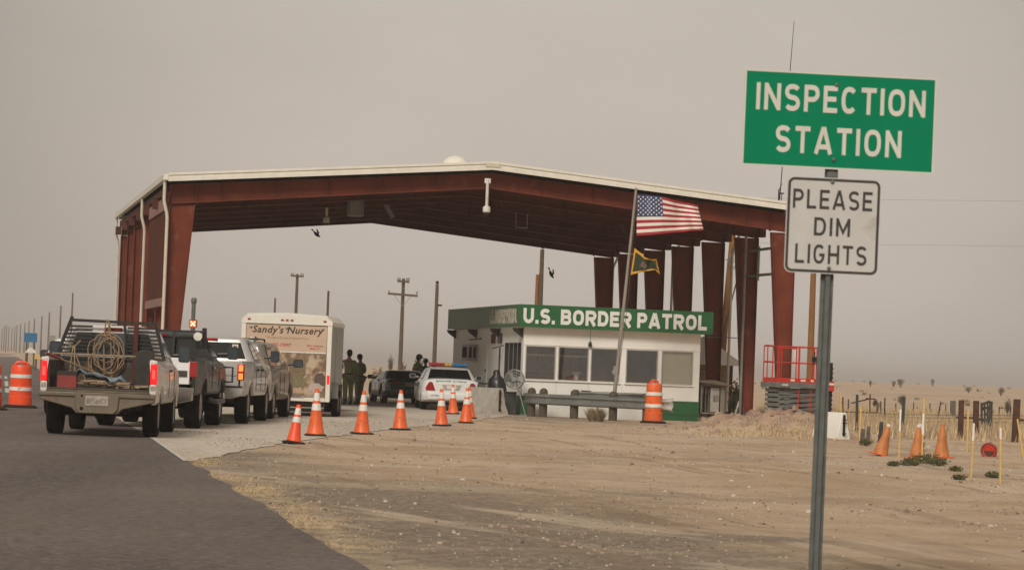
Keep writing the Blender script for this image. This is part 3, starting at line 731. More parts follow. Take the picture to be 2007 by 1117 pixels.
ring_ = lambda z, k: [V((.30 * k * math.cos(a), .26 * k * math.sin(a), z)) for a in (2 * math.pi * i / n_ for i in range(n_))]
b.loft([ring_(-.62, .75), ring_(-.58, .9), ring_(-.04, .9), ring_(0, .8)]); b.box((0, -.25, -.3), (.34, .03, .42)); b.tube([(0, 0, 0), (0, 0, .9)], .02, 6)
p = at(698, 387, 98.5)
tag(b.build("unit_heater", "heater", None, loc=p, bevel=.01), "grey round sided heater cabinet hanging under the dark roof", "heater")
b = MB(); b.box((0, 0, 0), (.15, .12, .5), 0, Matrix.Rotation(R(-32), 3, 'Y')); b.tube([(0, 0, .1), (0, 0, .7)], .015, 6)
tag(b.build("floodlight", "heater", None, loc=at(763, 414, 101), bevel=.02), "small tilted grey floodlight hanging beside the heater cabinet", "floodlight")
b = MB(); b.tube([at(1010, 445.5, 104), at(1034, 447.5, 104)], .02, 8); b.tube([at(1011, 445.5, 104), at(1011, 445.5, 104) + V((0, 0, .5))], .01, 6); b.tube([at(1033, 447.4, 104), at(1033, 447.4, 104) + V((0, 0, .5))], .01, 6)
tag(b.build("tube_lamp", "camera_white"), "short pale tube lamp under the right half of the dark roof", "lamp")

# ================================================================ GUARD BOOTH
BO = V((0.42, 92.7, 0)); bt = thing("guard_booth", "white and green guard booth with a wide band of windows under the shelter", "booth", BO, CR)
BW, BD = 5.50, 13.2
ZB, ZW0, ZW1, ZT, ZF = 0.60, 1.09, 2.12, 2.68, 3.35
def bw_(u, v, z=0): return BO + CU * u + CV * v + V((0, 0, z))
wins = [(.07, 1.01), (1.08, 2.03), (2.09, 3.00), (3.19, 4.19), (4.30, 5.29)]
T = 0.12
b = MB()
b.span((0, 0, ZB), (BW, T, ZW0)); b.span((0, 0, ZW1), (BW, T, ZT))
xs = [0] + [q for w_ in wins for q in w_] + [BW]
for i in range(0, len(xs), 2): b.span((xs[i], 0.0, ZW0), (xs[i + 1], T, ZW1))
b.span((BW - T, T, ZB), (BW, BD, ZT)); b.span((0, BD - T, ZB), (BW - T, BD, ZT))
sw = [(.35, .9), (1.0, 1.6), (1.7, 2.35), (2.45, 3.1)]
b.span((0, T, ZB), (T, BD - T, ZW0 - .1)); b.span((0, T, ZW1 + .08), (T, BD - T, ZT)); b.span((0, 3.1, ZW0 - .1), (T, BD - T, ZW1 + .08))
ys_ = [T, .35, .9, 1.0, 1.6, 1.7, 2.35, 2.45]
for i in range(0, 8, 2): b.span((0, ys_[i], ZW0 - .1), (T, ys_[i + 1], ZW1 + .08))
b.build("wall", "white_wall", bt)
MB().span((-.01, -.016, ZW1 + .02), (BW + .01, -.002, ZW1 + .05)).build("header_trim", "white_wall", bt)
for u_ in (1.045, 2.06, 3.095, 4.245): MB().span((u_ - .004, -.004, ZB + .01), (u_ + .004, -.0015, ZW0 - .04)).build("panel_joint", "door_grey", bt)
b = MB(); b.span((-.02, -.02, -.1), (BW + .02, BD + .02, ZB)); b.span((-.035, -.035, .18), (BW + .035, -.02, .20)); b.build("base", "green_wall", bt)
b = MB(); b.span((.06, .06, ZT), (BW - .06, BD - .06, ZT + .1)); b.span((-.1, -.2, ZF - .12), (BW + .25, BD + .1, ZF - .06)); b.build("roof", "roofing", bt)
FU0, FU1, FV0, FV1 = -.2, BW + .30, -.32, BD + .15
b = MB(); t_ = .05
b.span((FU0, FV0, ZT - .01), (FU1, FV0 + t_, ZF)); b.span((FU0, FV0 + t_, ZT - .01), (FU0 + t_, FV1, ZF)); b.span((FU1 - t_, FV0 + t_, ZT - .01), (FU1, FV1, ZF)); b.span((FU0 + t_, FV1 - t_, ZT - .01), (FU1 - t_, FV1, ZF))
fas = b.build("sign_band", "green_band", bt)
b = MB(); b.span((FU0 + .05, FV0 + .05, ZT + .0), (FU1 - .05, -.003, ZT + .02)); b.span((FU0 + .05, .0, ZT + .0), (-.003, FV1 - .05, ZT + .02)); b.span((BW + .003, 0, ZT), (FU1 - .05, FV1 - .05, ZT + .02)); b.build("soffit", "white_wall", bt)
b = MB(); stroke_text(b, "U.S. BORDER PATROL", (FU0 + .10, FV0, ZT + .10), (1, 0, 0), (0, 0, 1), .46, FU1 - FU0 - .30, s=.245, k=1.05, gap=.135, depth=.012, word=.34)
b.build("front_lettering", "letters", fas)
b = MB(); stroke_text(b, "U.S. BORDER PATROL", (FU0, 4.95, ZT + .10), (0, -1, 0), (0, 0, 1), .45, 4.75, s=.25, k=1.05, gap=.12, depth=.012, word=.30)
b.build("side_lettering", "side_letters", fas)
for i, (a, c) in enumerate(wins):
    fr = MB(); q = .028
    fr.span((a, -.015, ZW0), (a + q, T + .002, ZW1)); fr.span((c - q, -.015, ZW0), (c, T + .002, ZW1)); fr.span((a + q, -.015, ZW0), (c - q, T + .002, ZW0 + q)); fr.span((a + q, -.015, ZW1 - q), (c - q, T + .002, ZW1))
    f_ = fr.build("window", "door_grey", bt)
    pn = MB(); pn.span((a + q, .05, ZW0 + q), (c - q, .058, ZW1 - q)); pn.build("pane", "window", f_)
    sl_ = MB(); sl_.span((a - .03, -.05, ZW0 - .035), (c + .03, -.002, ZW0 - .001)); sl_.build("sill", "white_wall", f_)
for a, c in sw:
    fr = MB(); q = .03
    fr.span((-.012, a, ZW0 - .1), (T + .002, a + q, ZW1 + .08)); fr.span((-.012, c - q, ZW0 - .1), (T + .002, c, ZW1 + .08)); fr.span((-.012, a + q, ZW0 - .1), (T + .002, c - q, ZW0 - .1 + q)); fr.span((-.012, a + q, ZW1 + .08 - q), (T + .002, c - q, ZW1 + .08))
    f_ = fr.build("window", "black_metal", bt)
    pn = MB(); pn.span((.05, a + q, ZW0 - .1 + q), (.058, c - q, ZW1 + .08 - q)); pn.build("pane", "window", f_)
bl = MB(); bl.span((wins[4][0] + .03, .064, ZW0 + .03), (wins[4][1] - .03, .095, ZW1 - .03)); bl.build("blind", "blind", bt)
b = MB(); b.span((T, 3.4, ZB), (BW - T, 3.46, ZT)); b.span((T + .01, T + .01, ZB + .003), (BW - T - .01, 3.39, ZB + .03)); b.build("partition", "interior", bt)
b = MB(); b.span((T + .01, T + .02, ZT - .03), (BW - T - .01, 3.38, ZT - .004)); b.build("ceiling", "interior", bt)
b = MB(); b.span((.15, .3, 1.83), (2.1, .33, 1.86)); b.span((.15, 3.3, 1.3), (2.4, 3.38, 1.9)); b.build("shelf", "blind", bt)
b = MB(); b.tube([(.55, .5, 1.9), (.52, .5, 1.6), (.58, .5, 1.28), (.7, .5, 1.2), (.98, .5, 1.22)], .025, 6); b.span((.5, .48, 1.58), (.98, .52, 1.66)); b.tube([(1.62, .6, 2.1), (1.6, .6, 1.6), (1.66, .6, 1.3)], .022, 6); b.span((1.3, .7, ZB), (2.0, 1.3, 1.32)); b.span((2.2, .6, ZB), (2.75, 1.1, 1.75)); b.span((3.3, 1.2, ZB), (4.1, 1.8, 1.45)); b.build("desk_gear", "lift_dark", bt)
b = MB(); b.lathe([(.07, 0), (.08, .1), (.05, .12), (.16, .24), (.17, .25)], 14); tag(b.build("desk_lamp", "camera_white", None, loc=bw_(1.70, .22, ZW0 + .03)), "white cone shaped desk lamp behind the second booth window", "lamp")
b = MB(); b.span((-.075, -.02, 0), (.075, .02, .26)); b.span((-.12, -.015, .03), (-.08, .015, .14)); tag(b.build("wall_phone", "camera_white", None, loc=bw_(2.92, .14, ZW0 + .24)), "white phone box behind the third booth window", "phone")
b = MB(); b.lathe([(.06, 0), (.06, .12), (.065, .13)], 12); tag(b.build("paper_cup", "camera_white", None, loc=bw_(4.10, .14, ZW0 + .03)), "white paper cup on the sill of the fourth booth window", "cup")
# brackets, air conditioner, signs and door along the lane side wall
for v in (.12, 4.1, 8.4, 12.7):
    b = MB(); b.prism([(-.01, v, ZT - .04), (-.30, v, ZT - .04), (-.26, v, ZT - .14), (-.01, v, ZT - .32)], (0, .22, 0)); b.build("bracket", "black_metal", bt)
b = MB(); b.span((-.34, 8.2, 1.62), (-.002, 9.3, 2.14)); ac = b.build("air_conditioner", "door_grey", bt, bevel=.02)
b = MB(); b.span((-.345, 8.3, 1.7), (-.341, 9.2, 2.06)); 
for k in range(5): b.span((-.352, 8.32, 1.72 + k * .07), (-.346, 9.18, 1.75 + k * .07))
b.span((-.28, 8.19, 1.7), (-.2, 8.197, 2.06)); b.span((-.14, 8.19, 1.7), (-.06, 8.197, 2.06)); b.build("grille", "chassis", ac)
b = MB(); b.span((-.03, 6.2, .62), (-.002, 7.2, 2.1)); d_ = b.build("door", "white_wall", bt, bevel=.01); b = MB(); b.span((-.07, 6.28, 1.28), (-.031, 6.36, 1.34)); b.build("handle", "black_metal", d_)
for v, c in ((4.9, "lattice"), (3.7, "black")):
    b = MB(); b.span((-.05, v, 2.18), (-.002, v + .55, 2.48)); b.build("notice_board", c, bt)
b = MB(); b.tube([(-.03, 3.2, 2.12), (-.2, 3.2, 2.06), (-.2, 4.2, 2.02)], .02, 6); b.tube([(-.03, 3.9, 2.05), (-.03, 3.9, .8)], .025, 6); b.tube([(-.03, 9.8, 2.3), (-.03, 7.4, 2.34)], .02, 6); b.build("conduit", "black_metal", bt)
# little siren lamp above the second window post
b = MB(); b.lathe([(.05, 0), (.06, .03), (.045, .12), (.02, .15)], 12); b.tube([(0, 0, .15), (0, 0, .5)], .006, 5); tag(b.build("wall_lamp", "black", None, loc=bw_(2.04, -.07, 2.16)), "tiny black lamp on the booth front above the second and third windows", "lamp")
# ================================================================ VEHICLES (local frame: origin between the rear wheels on the ground, +y forward, +x right)
def wheel(root, x, y, r, wd, rimm="rim"):
    s = 1 if x > 0 else -1
    mt = Matrix.Rotation(R(90), 4, 'Y')
    b = MB(); h = wd / 2
    b.lathe([(r * .60, -h * .9), (r * .74, -h), (r * .92, -h * .97), (r * .985, -h * .78), (r, -h * .4), (r, h * .4), (r * .985, h * .78), (r * .92, h * .97), (r * .74, h), (r * .60, h * .9), (r * .56, h * .3), (r * .56, -h * .3), (r * .60, -h * .9)], 30, 0, mt, False)
    for k in range(40):       # tread blocks
        a = 2 * math.pi * k / 40; c_, s_ = math.cos(a) * r, math.sin(a) * r
        b.box((-h * .3 if k % 2 else h * .3, c_, s_), (h * 1.0, r * .05, r * .03), 0, Matrix.Rotation(a, 3, 'X'))
    o = b.build("wheel", "rubber", root, loc=(x, y, r))
    c = MB(); e = h * s
    prof = [(.001, .72), (.10, .74), (.13, .80), (.2, .70), (.30, .55), (.42, .50), (.52, .62), (.58, .86), (.605, .90), (.58, .3)]
    c.lathe([(r * p, e * q) for p, q in prof], 24, 0, mt, False)
    for k in range(8):
        a = 2 * math.pi * k / 8 + .2; c.ball((e * .62, math.cos(a) * r * .44, math.sin(a) * r * .44), r * .055, 6, 1, (.35, 1, 1))
    for k in range(6):
        a = 2 * math.pi * k / 6; c.ball((e * .76, math.cos(a) * r * .16, math.sin(a) * r * .16), r * .03, 6, 1)
    c.build("rim", [rimm, "chassis"], o)
    return o
def arch_z(y, zl, arches):
    z = zl
    for yc, ra, zc in arches:
        d = abs(y - yc)
        if d < ra: z = max(z, zc + math.sqrt(max(0, ra * ra - d * d)))
    return z
def ysamp(y0, y1, arches, n=8):
    ys = {y0, y1}
    for i in range(1, n): ys.add(y0 + (y1 - y0) * i / n)
    for yc, ra, zc in arches:
        for k in range(17):
            q = yc + ra * math.cos(math.pi * k / 16)
            if y0 < q < y1: ys.add(q)
    ys = sorted(ys); out = [ys[0]]
    for q in ys[1:]:
        if q - out[-1] > .012 or q == y1: out.append(q)
    return out
def rrect(z, hx, y0, y1, r, n=4):
    p = []
    for cx, cy, a0 in ((hx - r, y0 + r, -90), (hx - r, y1 - r, 0), (-hx + r, y1 - r, 90), (-hx + r, y0 + r, 180)):
        for k in range(n + 1):
            a = R(a0 + 90 * k / n); p.append(V((cx + r * math.cos(a), cy + r * math.sin(a), z)))
    return p
def shell(b, ys, hw, zl, zs, zd, bulge=.03):
    """closed car body ring by ring: hw half width, zl lower edge, zs shoulder, zd deck height (all functions of y)"""
    rings = []
    for y in ys:
        w_, l_, s_, d_ = hw(y), zl(y), zs(y), zd(y); h = s_ - l_
        half = [(w_ - .05, l_), (w_ - .012, l_ + .10 * h), (w_, l_ + .40 * h), (w_ - .005, l_ + .70 * h), (w_ - bulge, s_ - .07), (w_ - bulge - .03, s_ - .015), (w_ - bulge - .09, s_), (w_ * .62, s_ + (d_ - s_) * .8), (w_ * .25, d_)]
        rings.append([V((x, y, z)) for x, z in half] + [V((-x, y, z)) for x, z in reversed(half)])
    b.loft(rings)
def pane(b, quad, out, th=.012):
    out = V(out).normalized(); b.prism([V(p) + out * .004 for p in quad], out * th)
def lerp(a, c, t): return a + (c - a) * t
class House:
    """greenhouse between belt (z0, half width, rear y, front y) and roof"""
    def __init__(s, a, c, crown=.07): s.a, s.c, s.crown = a, c, crown
    def at(s, t): return [lerp(s.a[i], s.c[i], t) for i in range(4)]
    def body(s, b, r0=.16, r1=.14):
        rs = []
        for t in (-.06, 0, .33, .66, .93, 1.0):
            z, h, y0, y1 = s.at(t); rs.append(rrect(z, h, y0, y1, lerp(r0, r1, max(0, t))))
        z, h, y0, y1 = s.c
        rs.append(rrect(z + s.crown * .55, h - .06, y0 + .06, y1 - .09, r1)); rs.append(rrect(z + s.crown, h - .22, y0 + .2, y1 - .28, .2))
        b.loft(rs)
    def rear(s, b, t0, t1, f0=-.86, f1=.86):
        z, h, y, _ = s.at(t0); z2, h2, y2, _ = s.at(t1); n = V((0, -(z2 - z), (y2 - y)))
        pane(b, [(f0 * h, y, z), (f1 * h, y, z), (f1 * h2, y2, z2), (f0 * h2, y2, z2)], (0, -1, (y2 - y) / (z2 - z)))
    def front(s, b, t0, t1, f=.88):
        z, h, _, y = s.at(t0); z2, h2, _, y2 = s.at(t1)
        pane(b, [(-f * h, y, z), (f * h, y, z), (f * h2, y2, z2), (-f * h2, y2, z2)], (0, 1, (y - y2) / (z2 - z)))
    def side(s, b, sg, t0, t1, a0, a1, c0=None, c1=None):
        """a0..a1 fraction of the length at the belt, c0..c1 at the top"""
        c0 = a0 if c0 is None else c0; c1 = a1 if c1 is None else c1
        z, h, y0, y1 = s.at(t0); z2, h2, q0, q1 = s.at(t1)
        pane(b, [(sg * h, lerp(y0, y1, a0), z), (sg * h, lerp(y0, y1, a1), z), (sg * h2, lerp(q0, q1, c1), z2), (sg * h2, lerp(q0, q1, c0), z2)], (sg, 0, (h - h2) / (z2 - z)))
def mirror(root, x, y, z, w_=.2, h=.26, m="black", reach=.14):
    s = 1 if x > 0 else -1
    b = MB(); b.tube([(x, y + .02, z - .03), (x + s * (reach + .05), y + .01, z - .02)], .03, 8)
    b.loft([rr_ for rr_ in ([V((x + s * (reach + w_ / 2) + p.x, y + dy, z + p.y)) for p in rrect(0, w_ / 2 * k, -h / 2 * k, h / 2 * k, .05 * k)] for dy, k in ((-.05, .93), (-.02, 1), (.06, .9), (.10, .6)))])
    o = b.build("mirror", m, root)
    g_ = MB(); g_.prism([V((x + s * (reach + w_ / 2) + p.x, y - .054, z + p.y)) for p in rrect(0, w_ / 2 * .8, -h / 2 * .82, h / 2 * .82, .04)], (0, .003, 0))
    g_.build("mirror_glass", "glass_blue", o)
def pickup(name_label, cat_loc, rotz, P):
    root = thing("pickup_truck", name_label, "pickup truck", cat_loc, rotz, "vehicles queueing in the lane")
    W, r, wb = P['W'], P['r'], P['wb']; hw = W / 2; paint = P['paint']
    rail, belt, roof, floor, sill = P['rail'], P['belt'], P['roof'], P['floor'], P['sill']
    yb0, yb1, yf = P['rear'], P['bedfront'], wb + P['front']
    ra = r + P.get('gap', .085); ar = [(0, ra, r), (wb, ra, r)]
    fl = P.get('flare', .0)
    # bed
    sides = {}
    for sg in (-1, 1):
        b = MB(); rings = []
        for y in ysamp(yb0, yb1, ar[:1]):
            l_ = arch_z(y, sill, ar[:1]); h = rail - l_; e = .03 if y < yb0 + .02 else 0
            near = max(0, 1 - abs(y) / (ra + .12)); ex = fl * near
            oz = [(hw - .05 - e, l_), (hw - .005 - e + ex, l_ + .06 * h), (hw - e + ex * .6, l_ + .35 * h), (hw - .004 - e, l_ + .7 * h), (hw - .03 - e, rail - .06), (hw - .05 - e, rail - .01), (hw - .07, rail), (hw - .13, rail), (hw - .14, rail - .04), (hw - .10, l_ + .5 * h), (hw - .10, l_ + .1)]
            rings.append([V((sg * x, y, z)) for x, z in oz])
        b.loft(rings); sides[sg] = b.build("bed_side", paint, root)
    b = MB(); b.span((-hw + .11, yb0 + .03, floor - .05), (hw - .11, yb1, floor)); b.span((-hw + .14, yb1 - .05, floor + .002), (hw - .14, yb1 - .003, rail - .03))
    for sg in (-1, 1): b.span((sg * (hw - .135), yb0 + .04, floor + .002), (sg * (hw - .15), yb1 - .06, rail - .06))
    for sg in (-1, 1):
        b.prism([(sg * (hw - .34), -ra - .05, floor + .002), (sg * (hw - .34), -ra * .6, floor + .22), (sg * (hw - .34), ra * .6, floor + .22), (sg * (hw - .34), ra + .05, floor + .002)], (sg * .185, 0, 0))
    bed = b.build("bed", "bedliner", root)
    # cab, bonnet and front
    b = MB(); yc = yb1 + .025
    yhood = P['cowl']
    zs = lambda y: belt if y < yhood - .15 else lerp(belt - .02, P['nose'] - .04, min(1, max(0, (y - yhood) / (yf - yhood)))) if y < yf - .05 else P['nose'] - .12
    zd = lambda y: zs(y) + (.0 if y < yhood - .15 else .05) - (0 if y < yf - .05 else .04)
    hwf = lambda y: hw - (.0 if y < yf - .5 else .10 * ((y - yf + .5) / .5) ** 2)
    shell(b, ysamp(yc, yf, ar[1:], 14), hwf, lambda y: arch_z(y, sill, ar[1:]), zs, zd)
    cab = b.build("body", P.get('cabpaint', paint), root)
    for sg in (-1, 1):   # door shut lines and handles as real narrow strips
        b = MB()
        for yd in P['doors']: b.span((sg * (hw - .003), yd - .006, sill + .1), (sg * (hw + .004), yd + .006, belt - .09))
        b.build("door_gap", "chassis", cab)
        b = MB(); 
        for yd in P['doors'][:-1]: b.span((sg * hw, yd + .08, belt - .2), (sg * (hw + .03), yd + .24, belt - .15))
        b.build("door_handle", P.get('handle', "black"), cab, bevel=.01)
    H = House((belt - .005, hw - .06, yc + .03, yhood + .05), (roof - .06, hw - .27, yc + .13, yhood - P['rake']), .06)
    b = MB(); H.body(b); hs = b.build("cab_roof", P.get('cabpaint', paint), root)
    b = MB(); H.rear(b, .14, .86, -.84, .84); b.build("rear_window", P.get('rearglass', "glass"), hs)
    b = MB(); H.front(b, .08, .9); b.build("windscreen", "glass", hs)
    for sg in (-1, 1):
        b = MB()
        for (a0, a1, c0, c1) in P['sides']: H.side(b, sg, .12, .88, a0, a1, c0, c1)
        b.build("side_window", "glass", hs)
    b = MB(); z, h, y, _ = H.at(.985); b.span((-.16, y - .03, z - .03), (.16, y + .05, z + .03)); b.build("stop_lamp", P.get('chmsl', "tail"), hs, bevel=.01)
    # underbody
    b = MB(); b.span((-.5, yb0 + .1, .42), (-.38, yf - .2, .6)); b.span((.38, yb0 + .1, .42), (.5, yf - .2, .6)); b.span((-.6, wb - .3, .36), (.6, yf - .15, .62)); b.span((-.55, yb1, .4), (.2, yb1 + 1.0, .56))
    b.tube([(-hw + .2, 0, r), (hw - .2, 0, r)], .055, 10); b.ball((0, 0, r), .17, 12); b.tube([(-hw + .2, wb, r), (hw - .2, wb, r)], .05, 8); b.tube([(0, 0, r), (0, wb - .6, r + .12)], .045, 8)
    b.tube([(.42, yb0 + .02, .42), (.46, .5, .44), (.3, 1.4, .4)], .035, 8); b.span((-.4, yb0 + .25, .40), (.4, yb0 + .75, .6))
    b.span((-hw + .12, sill, .5), (hw - .12, yf - .3, .56)) if False else None
    b.span((-hw + .1, yc + .05, sill + .02), (hw - .1, wb - ra - .02, sill + .09))
    b.build("underbody", "chassis", root)
    for y in (0, wb):
        for sg in (-1, 1): wheel(root, sg * (hw - P['tw'] / 2 - P.get('tin', .035)), y, r, P['tw'], P.get('rimm', "rim"))
    # lamps
    for sg in (-1, 1):
        z0, z1, x0, x1 = P['tl']
        b = MB(); b.span((sg * x0, yb0 - .012, z0), (sg * x1, yb0 + .09, z1)); t = b.build("tail_lamp", P['tlm'], root, bevel=.015)
        for k, (a0, a1, mm) in enumerate(P.get('tlsub', [])):
            b = MB(); b.span((sg * (x0 + .03), yb0 - .018, lerp(z0, z1, a0)), (sg * (x1 - .03), yb0 - .013, lerp(z0, z1, a1))); b.build("bulb", mm, t)
        b = MB(); b.span((sg * (hw - .34), yf - .09, P['nose'] - .32), (sg * (hw - .12), yf - .015, P['nose'] - .14)); b.build("headlamp", "sign_white", cab, bevel=.02)
    b = MB(); b.span((-.55, yf - .02, P['nose'] - .38), (.55, yf + .02, P['nose'] - .14)); b.build("grille", "chassis", cab)
    b = MB(); b.span((-hw + .06, yf + .0, .45), (hw - .06, yf + .16, .66)); b.build("front_bumper", "chrome", root, bevel=.03)
    if P.get('gate'):
        b = MB(); b.span((-hw + .125 + P['gx'], yb0 - .0, floor - .06), (hw - .125 - P['gx'], yb0 + .06, rail - .01)); gt = b.build("tailgate", P['gate'], root, bevel=.015)
    else: gt = None
    for sg in (-1, 1): mirror(root, sg * (hw - .03), P['cowl'] - .42, belt + .13, *P.get('mir', (.2, .25)))
    return root, H, bed, gt
def W_(root, p): return frame_of(root.location, root.rotation_euler.z) @ V(p)

# ---- white work pickup without tailgate, nearest to the camera
P1 = dict(W=1.95, r=.385, tw=.26, wb=3.55, rear=-1.15, front=.92, bedfront=.98, rail=1.31, belt=1.30, roof=1.88, floor=.80, sill=.56, paint="white_paint", cowl=3.0, rake=.62, nose=1.20,
          doors=(1.6, 2.75), sides=[(.10, .30, .13, .34), (.36, .93, .40, .80)], tl=(.90, 1.24, .855, .965), tlm="tail_on", tlsub=[(.28, .72, "tail_hot")], mir=(.21, .30, "black", .10), chmsl="tail", rearglass="glass_blue")
p1loc = gp(303, 860).lerp(gp(98, 845), .5); p1loc = V((-6.86, 52.15, 0))
p1, H1, bed1, _ = pickup("dusty white pickup, open bed full of tools, red brake lamps lit, nearest in queue", p1loc, R(2.1), P1)
b = MB(); hw = 1.02; y = -1.15
b.prism([(-.95, y - .13, .72), (.95, y - .13, .72), (.95, y - .13, .60), (.42, y - .13, .47), (.34, y - .13, .385), (-.34, y - .13, .385), (-.42, y - .13, .47), (-.95, y - .13, .60)], (0, .2, 0))
b.span((-.97, y - .16, .66), (.97, y - .131, .735)); bp = b.build("rear_bumper", "steel_bumper", p1, bevel=.02)
b = MB(); b.prism([(-.37, y - .166, .735), (.37, y - .166, .735), (.35, y - .166, .46), (.28, y - .166, .39), (-.28, y - .166, .39), (-.35, y - .166, .46)], (0, .03, 0)); b.build("plate_recess", "steel_bumper", bp, bevel=.01)
b = MB(); b.span((-.19, y - .176, .52), (.19, y - .167, .685)); pl = b.build("licence_plate", "plate", bp)
b = MB(); b.text("BP1-HC7", (-.165, y - .176, .555), (1, 0, 0), (0, 0, 1), .085, .33, bold=.02, depth=.003); b.build("plate_text", "plate_text", bp)
b = MB(); b.ball((-.25, y - .168, .68), .02, 8); b.ball((-.25, y - .168, .47), .03, 8); b.build("plate_bolt", "chassis", bp)
b = MB(); b.span((-.845, y + .0, .735), (.845, y + .08, .80)); b.span((-.845, y - .02, .785), (.845, y + .0, .80)); b.build("bed_sill", "steel_bumper", p1, bevel=.008)
for sg in (-1, 1):
    b = MB(); b.span((sg * .85, y - .004, .74), (sg * .96, y + .02, .895)); b.span((sg * .852, y - .006, 1.245), (sg * .96, y + .03, 1.30)); b.build("corner_post", "white_paint", p1, bevel=.01)
    b = MB(); b.span((sg * .865, y - .014, .80), (sg * .95, y - .005, .875)); b.build("reverse_lamp", "plate", p1, bevel=.005)
# headache rack with louvres
b = MB(); yr = .93
tl_, tr_ = V((-.70, yr + .04, 1.95)), V((.74, yr + .04, 1.93)); bl_, br_ = V((-.95, yr, 1.30)), V((.92, yr, 1.30))
b.beam(bl_, tl_ + V((.0, 0, .06)), .05, .06); b.beam(br_, tr_ + V((0, 0, .02)), .05, .05); b.beam(tl_, tr_, .05, .05); b.beam(bl_, br_, .05, .05)
b.beam((.28, yr + .02, 1.32), (.20, yr + .04, 1.96), .04, .04)
for k in range(8):
    t = .10 + k * .105; z = lerp(1.32, 1.95, t)
    xl = lerp(-.92, -.70, t); b.box(((xl - .34) / 2, yr + .01, z), (-.34 - xl, .025, .035), 0, Matrix.Rotation(R(-1), 3, 'Y'))
    xr = lerp(.90, .74, t); b.box(((.26 + xr) / 2, yr + .01, z), (xr - .26, .025, .035), 0)
b.build("headache_rack", "black_metal", p1)
b = MB(); b.span((-.945, -.9, 1.311), (-.865, .93, 1.335)); b.build("rail_cap", "black_metal", p1); b = MB(); b.span((.865, -.9, 1.311), (.945, .93, 1.335)); b.build("rail_cap", "black_metal", p1)
# the load lying in its bed: each a thing of its own
rot1 = p1.rotation_euler.z
def load(name, b, m, label, cat, p=(0, 0, 0), **k): return tag(b.build(name, m, None, loc=W_(p1, p), rotz=rot1, **k), label, cat)
b = MB(); b.span((-.16, -.11, 0), (.16, .11, .20)); b.span((-.165, -.115, .205), (.165, .115, .27), 1); b.tube([(-.08, 0, .27), (-.08, 0, .31), (.08, 0, .31), (.08, 0, .27)], .01, 6, 1)
load("toolbox", b, ["red_tool", "grey_board"], "red toolbox with grey lid in the white pickup bed", "toolbox", (-.55, -.85, .803), bevel=.012)
b = MB(); rr_ = random.Random(3)
pts = []
for k in range(150):
    a = k / 149 * 2 * math.pi * 6.3; rad = .24 + .07 * math.sin(k * .31) + .05 * math.sin(k * .113 + 1) + .035 * rr_.random()
    pts.append((math.sin(a) * rad * .86, -.02 - .03 * math.sin(a * .37) - .0004 * k, -.34 + math.cos(a) * rad * 1.15 - .03 * math.sin(k * .13)))
b.tube(pts, .011, 6); b.tube([(.02, -.02, -.04), (.03, -.05, .20), (.0, .02, .26), (-.03, -.03, .18), (-.05, -.03, -.1), (-.02, -.06, -.62)], .012, 6); b.tube([(.06, -.03, 0), (.04, -.04, .22), (.08, -.05, -.2), (.12, -.05, -.75)], .011, 6)
b.tube([(-.08, -.04, -.1), (-.3, -.06, -.45), (-.26, -.08, -.75)], .01, 6)
load("rope_coil", b, "straw_rope", "coil of tan rope hanging from the rack of the white pickup", "rope", (-.08, .86, 1.72))
b = MB(); b.tube([(-.92, -.9, 1.36), (.32, .3, .86)], [.017, .022], 8); b.tube([(-.92, -.9, 1.36), (-.71, -.70, 1.28)], .024, 8, 1)
load("shovel_handle", b, ["straw_rope", "red_tool"], "long wooden tool handle lying diagonally across the white pickup bed", "tool")
b = MB(); b.tube([(-.88, -.3, 1.36), (.88, .45, 1.352)], .016, 8); load("pipe", b, "scrap_tan", "thin pale pipe lying level across the white pickup bed rails", "pipe")
b = MB(); n_ = 10; o_ = [V((-.16, 0, 0)), V((.16, 0, 0))] + [V((.16 * math.cos(math.pi * k / n_), 0, .56 + .12 * math.sin(math.pi * k / n_))) for k in range(n_ + 1)]
b.prism(o_, (0, .08, 0)); load("seat_back", b, "grey_board", "round topped dark grey board standing at the right of the white pickup bed", "board", (.70, -.55, .803), bevel=.02)
b = MB(); b.span((-.04, 0, 0), (.04, .06, 1.15)); load("rusty_bar", b, "lattice", "rusty upright bar leaning on the rack of the white pickup", "bar", (.42, .84, .803), bevel=.006)
b = MB()
for dx in (0, .12): b.tube([(dx - .05, 0, 0), (dx * .4 - .02, .03, .52), (dx * .2, .06, .70)], .012, 6)
b.tube([(-.12, .05, .78), (-.06, .06, .70), (.0, .06, .66), (.05, .06, .71), (.12, .05, .79)], .012, 6); b.tube([(.02, .05, .6), (.2, .0, .2), (.26, 0, .02)], .01, 6)
load("tie_strap", b, "scrap_tan", "pale forked cable hanging at the left of the white pickup rack", "cable", (-.62, .5, .81))
b = MB(); gx_ = 9; rr_ = random.Random(5)
for j in range(gx_):
    for i in range(gx_):
        x, yy = -.45 + .9 * i / 8, -.3 + .5 * j / 8; z = .02 + .13 * math.exp(-((x + .2) ** 2 * 6)) + .11 * rr_.random() + (.08 if i in (1, 7) else 0)
        b.v.append((x, yy, z))
for j in range(gx_ - 1):
    for i in range(gx_ - 1): a = j * gx_ + i; b.f.append((a, a + 1, a + gx_ + 1, a + gx_)); b.m.append(0)
load("tarp", b, "blue_cloth", "crumpled faded blue tarp lying in the white pickup bed", "tarp", (-.05, -.25, .815), solid=.006, smooth=60)
rr_ = random.Random(21)
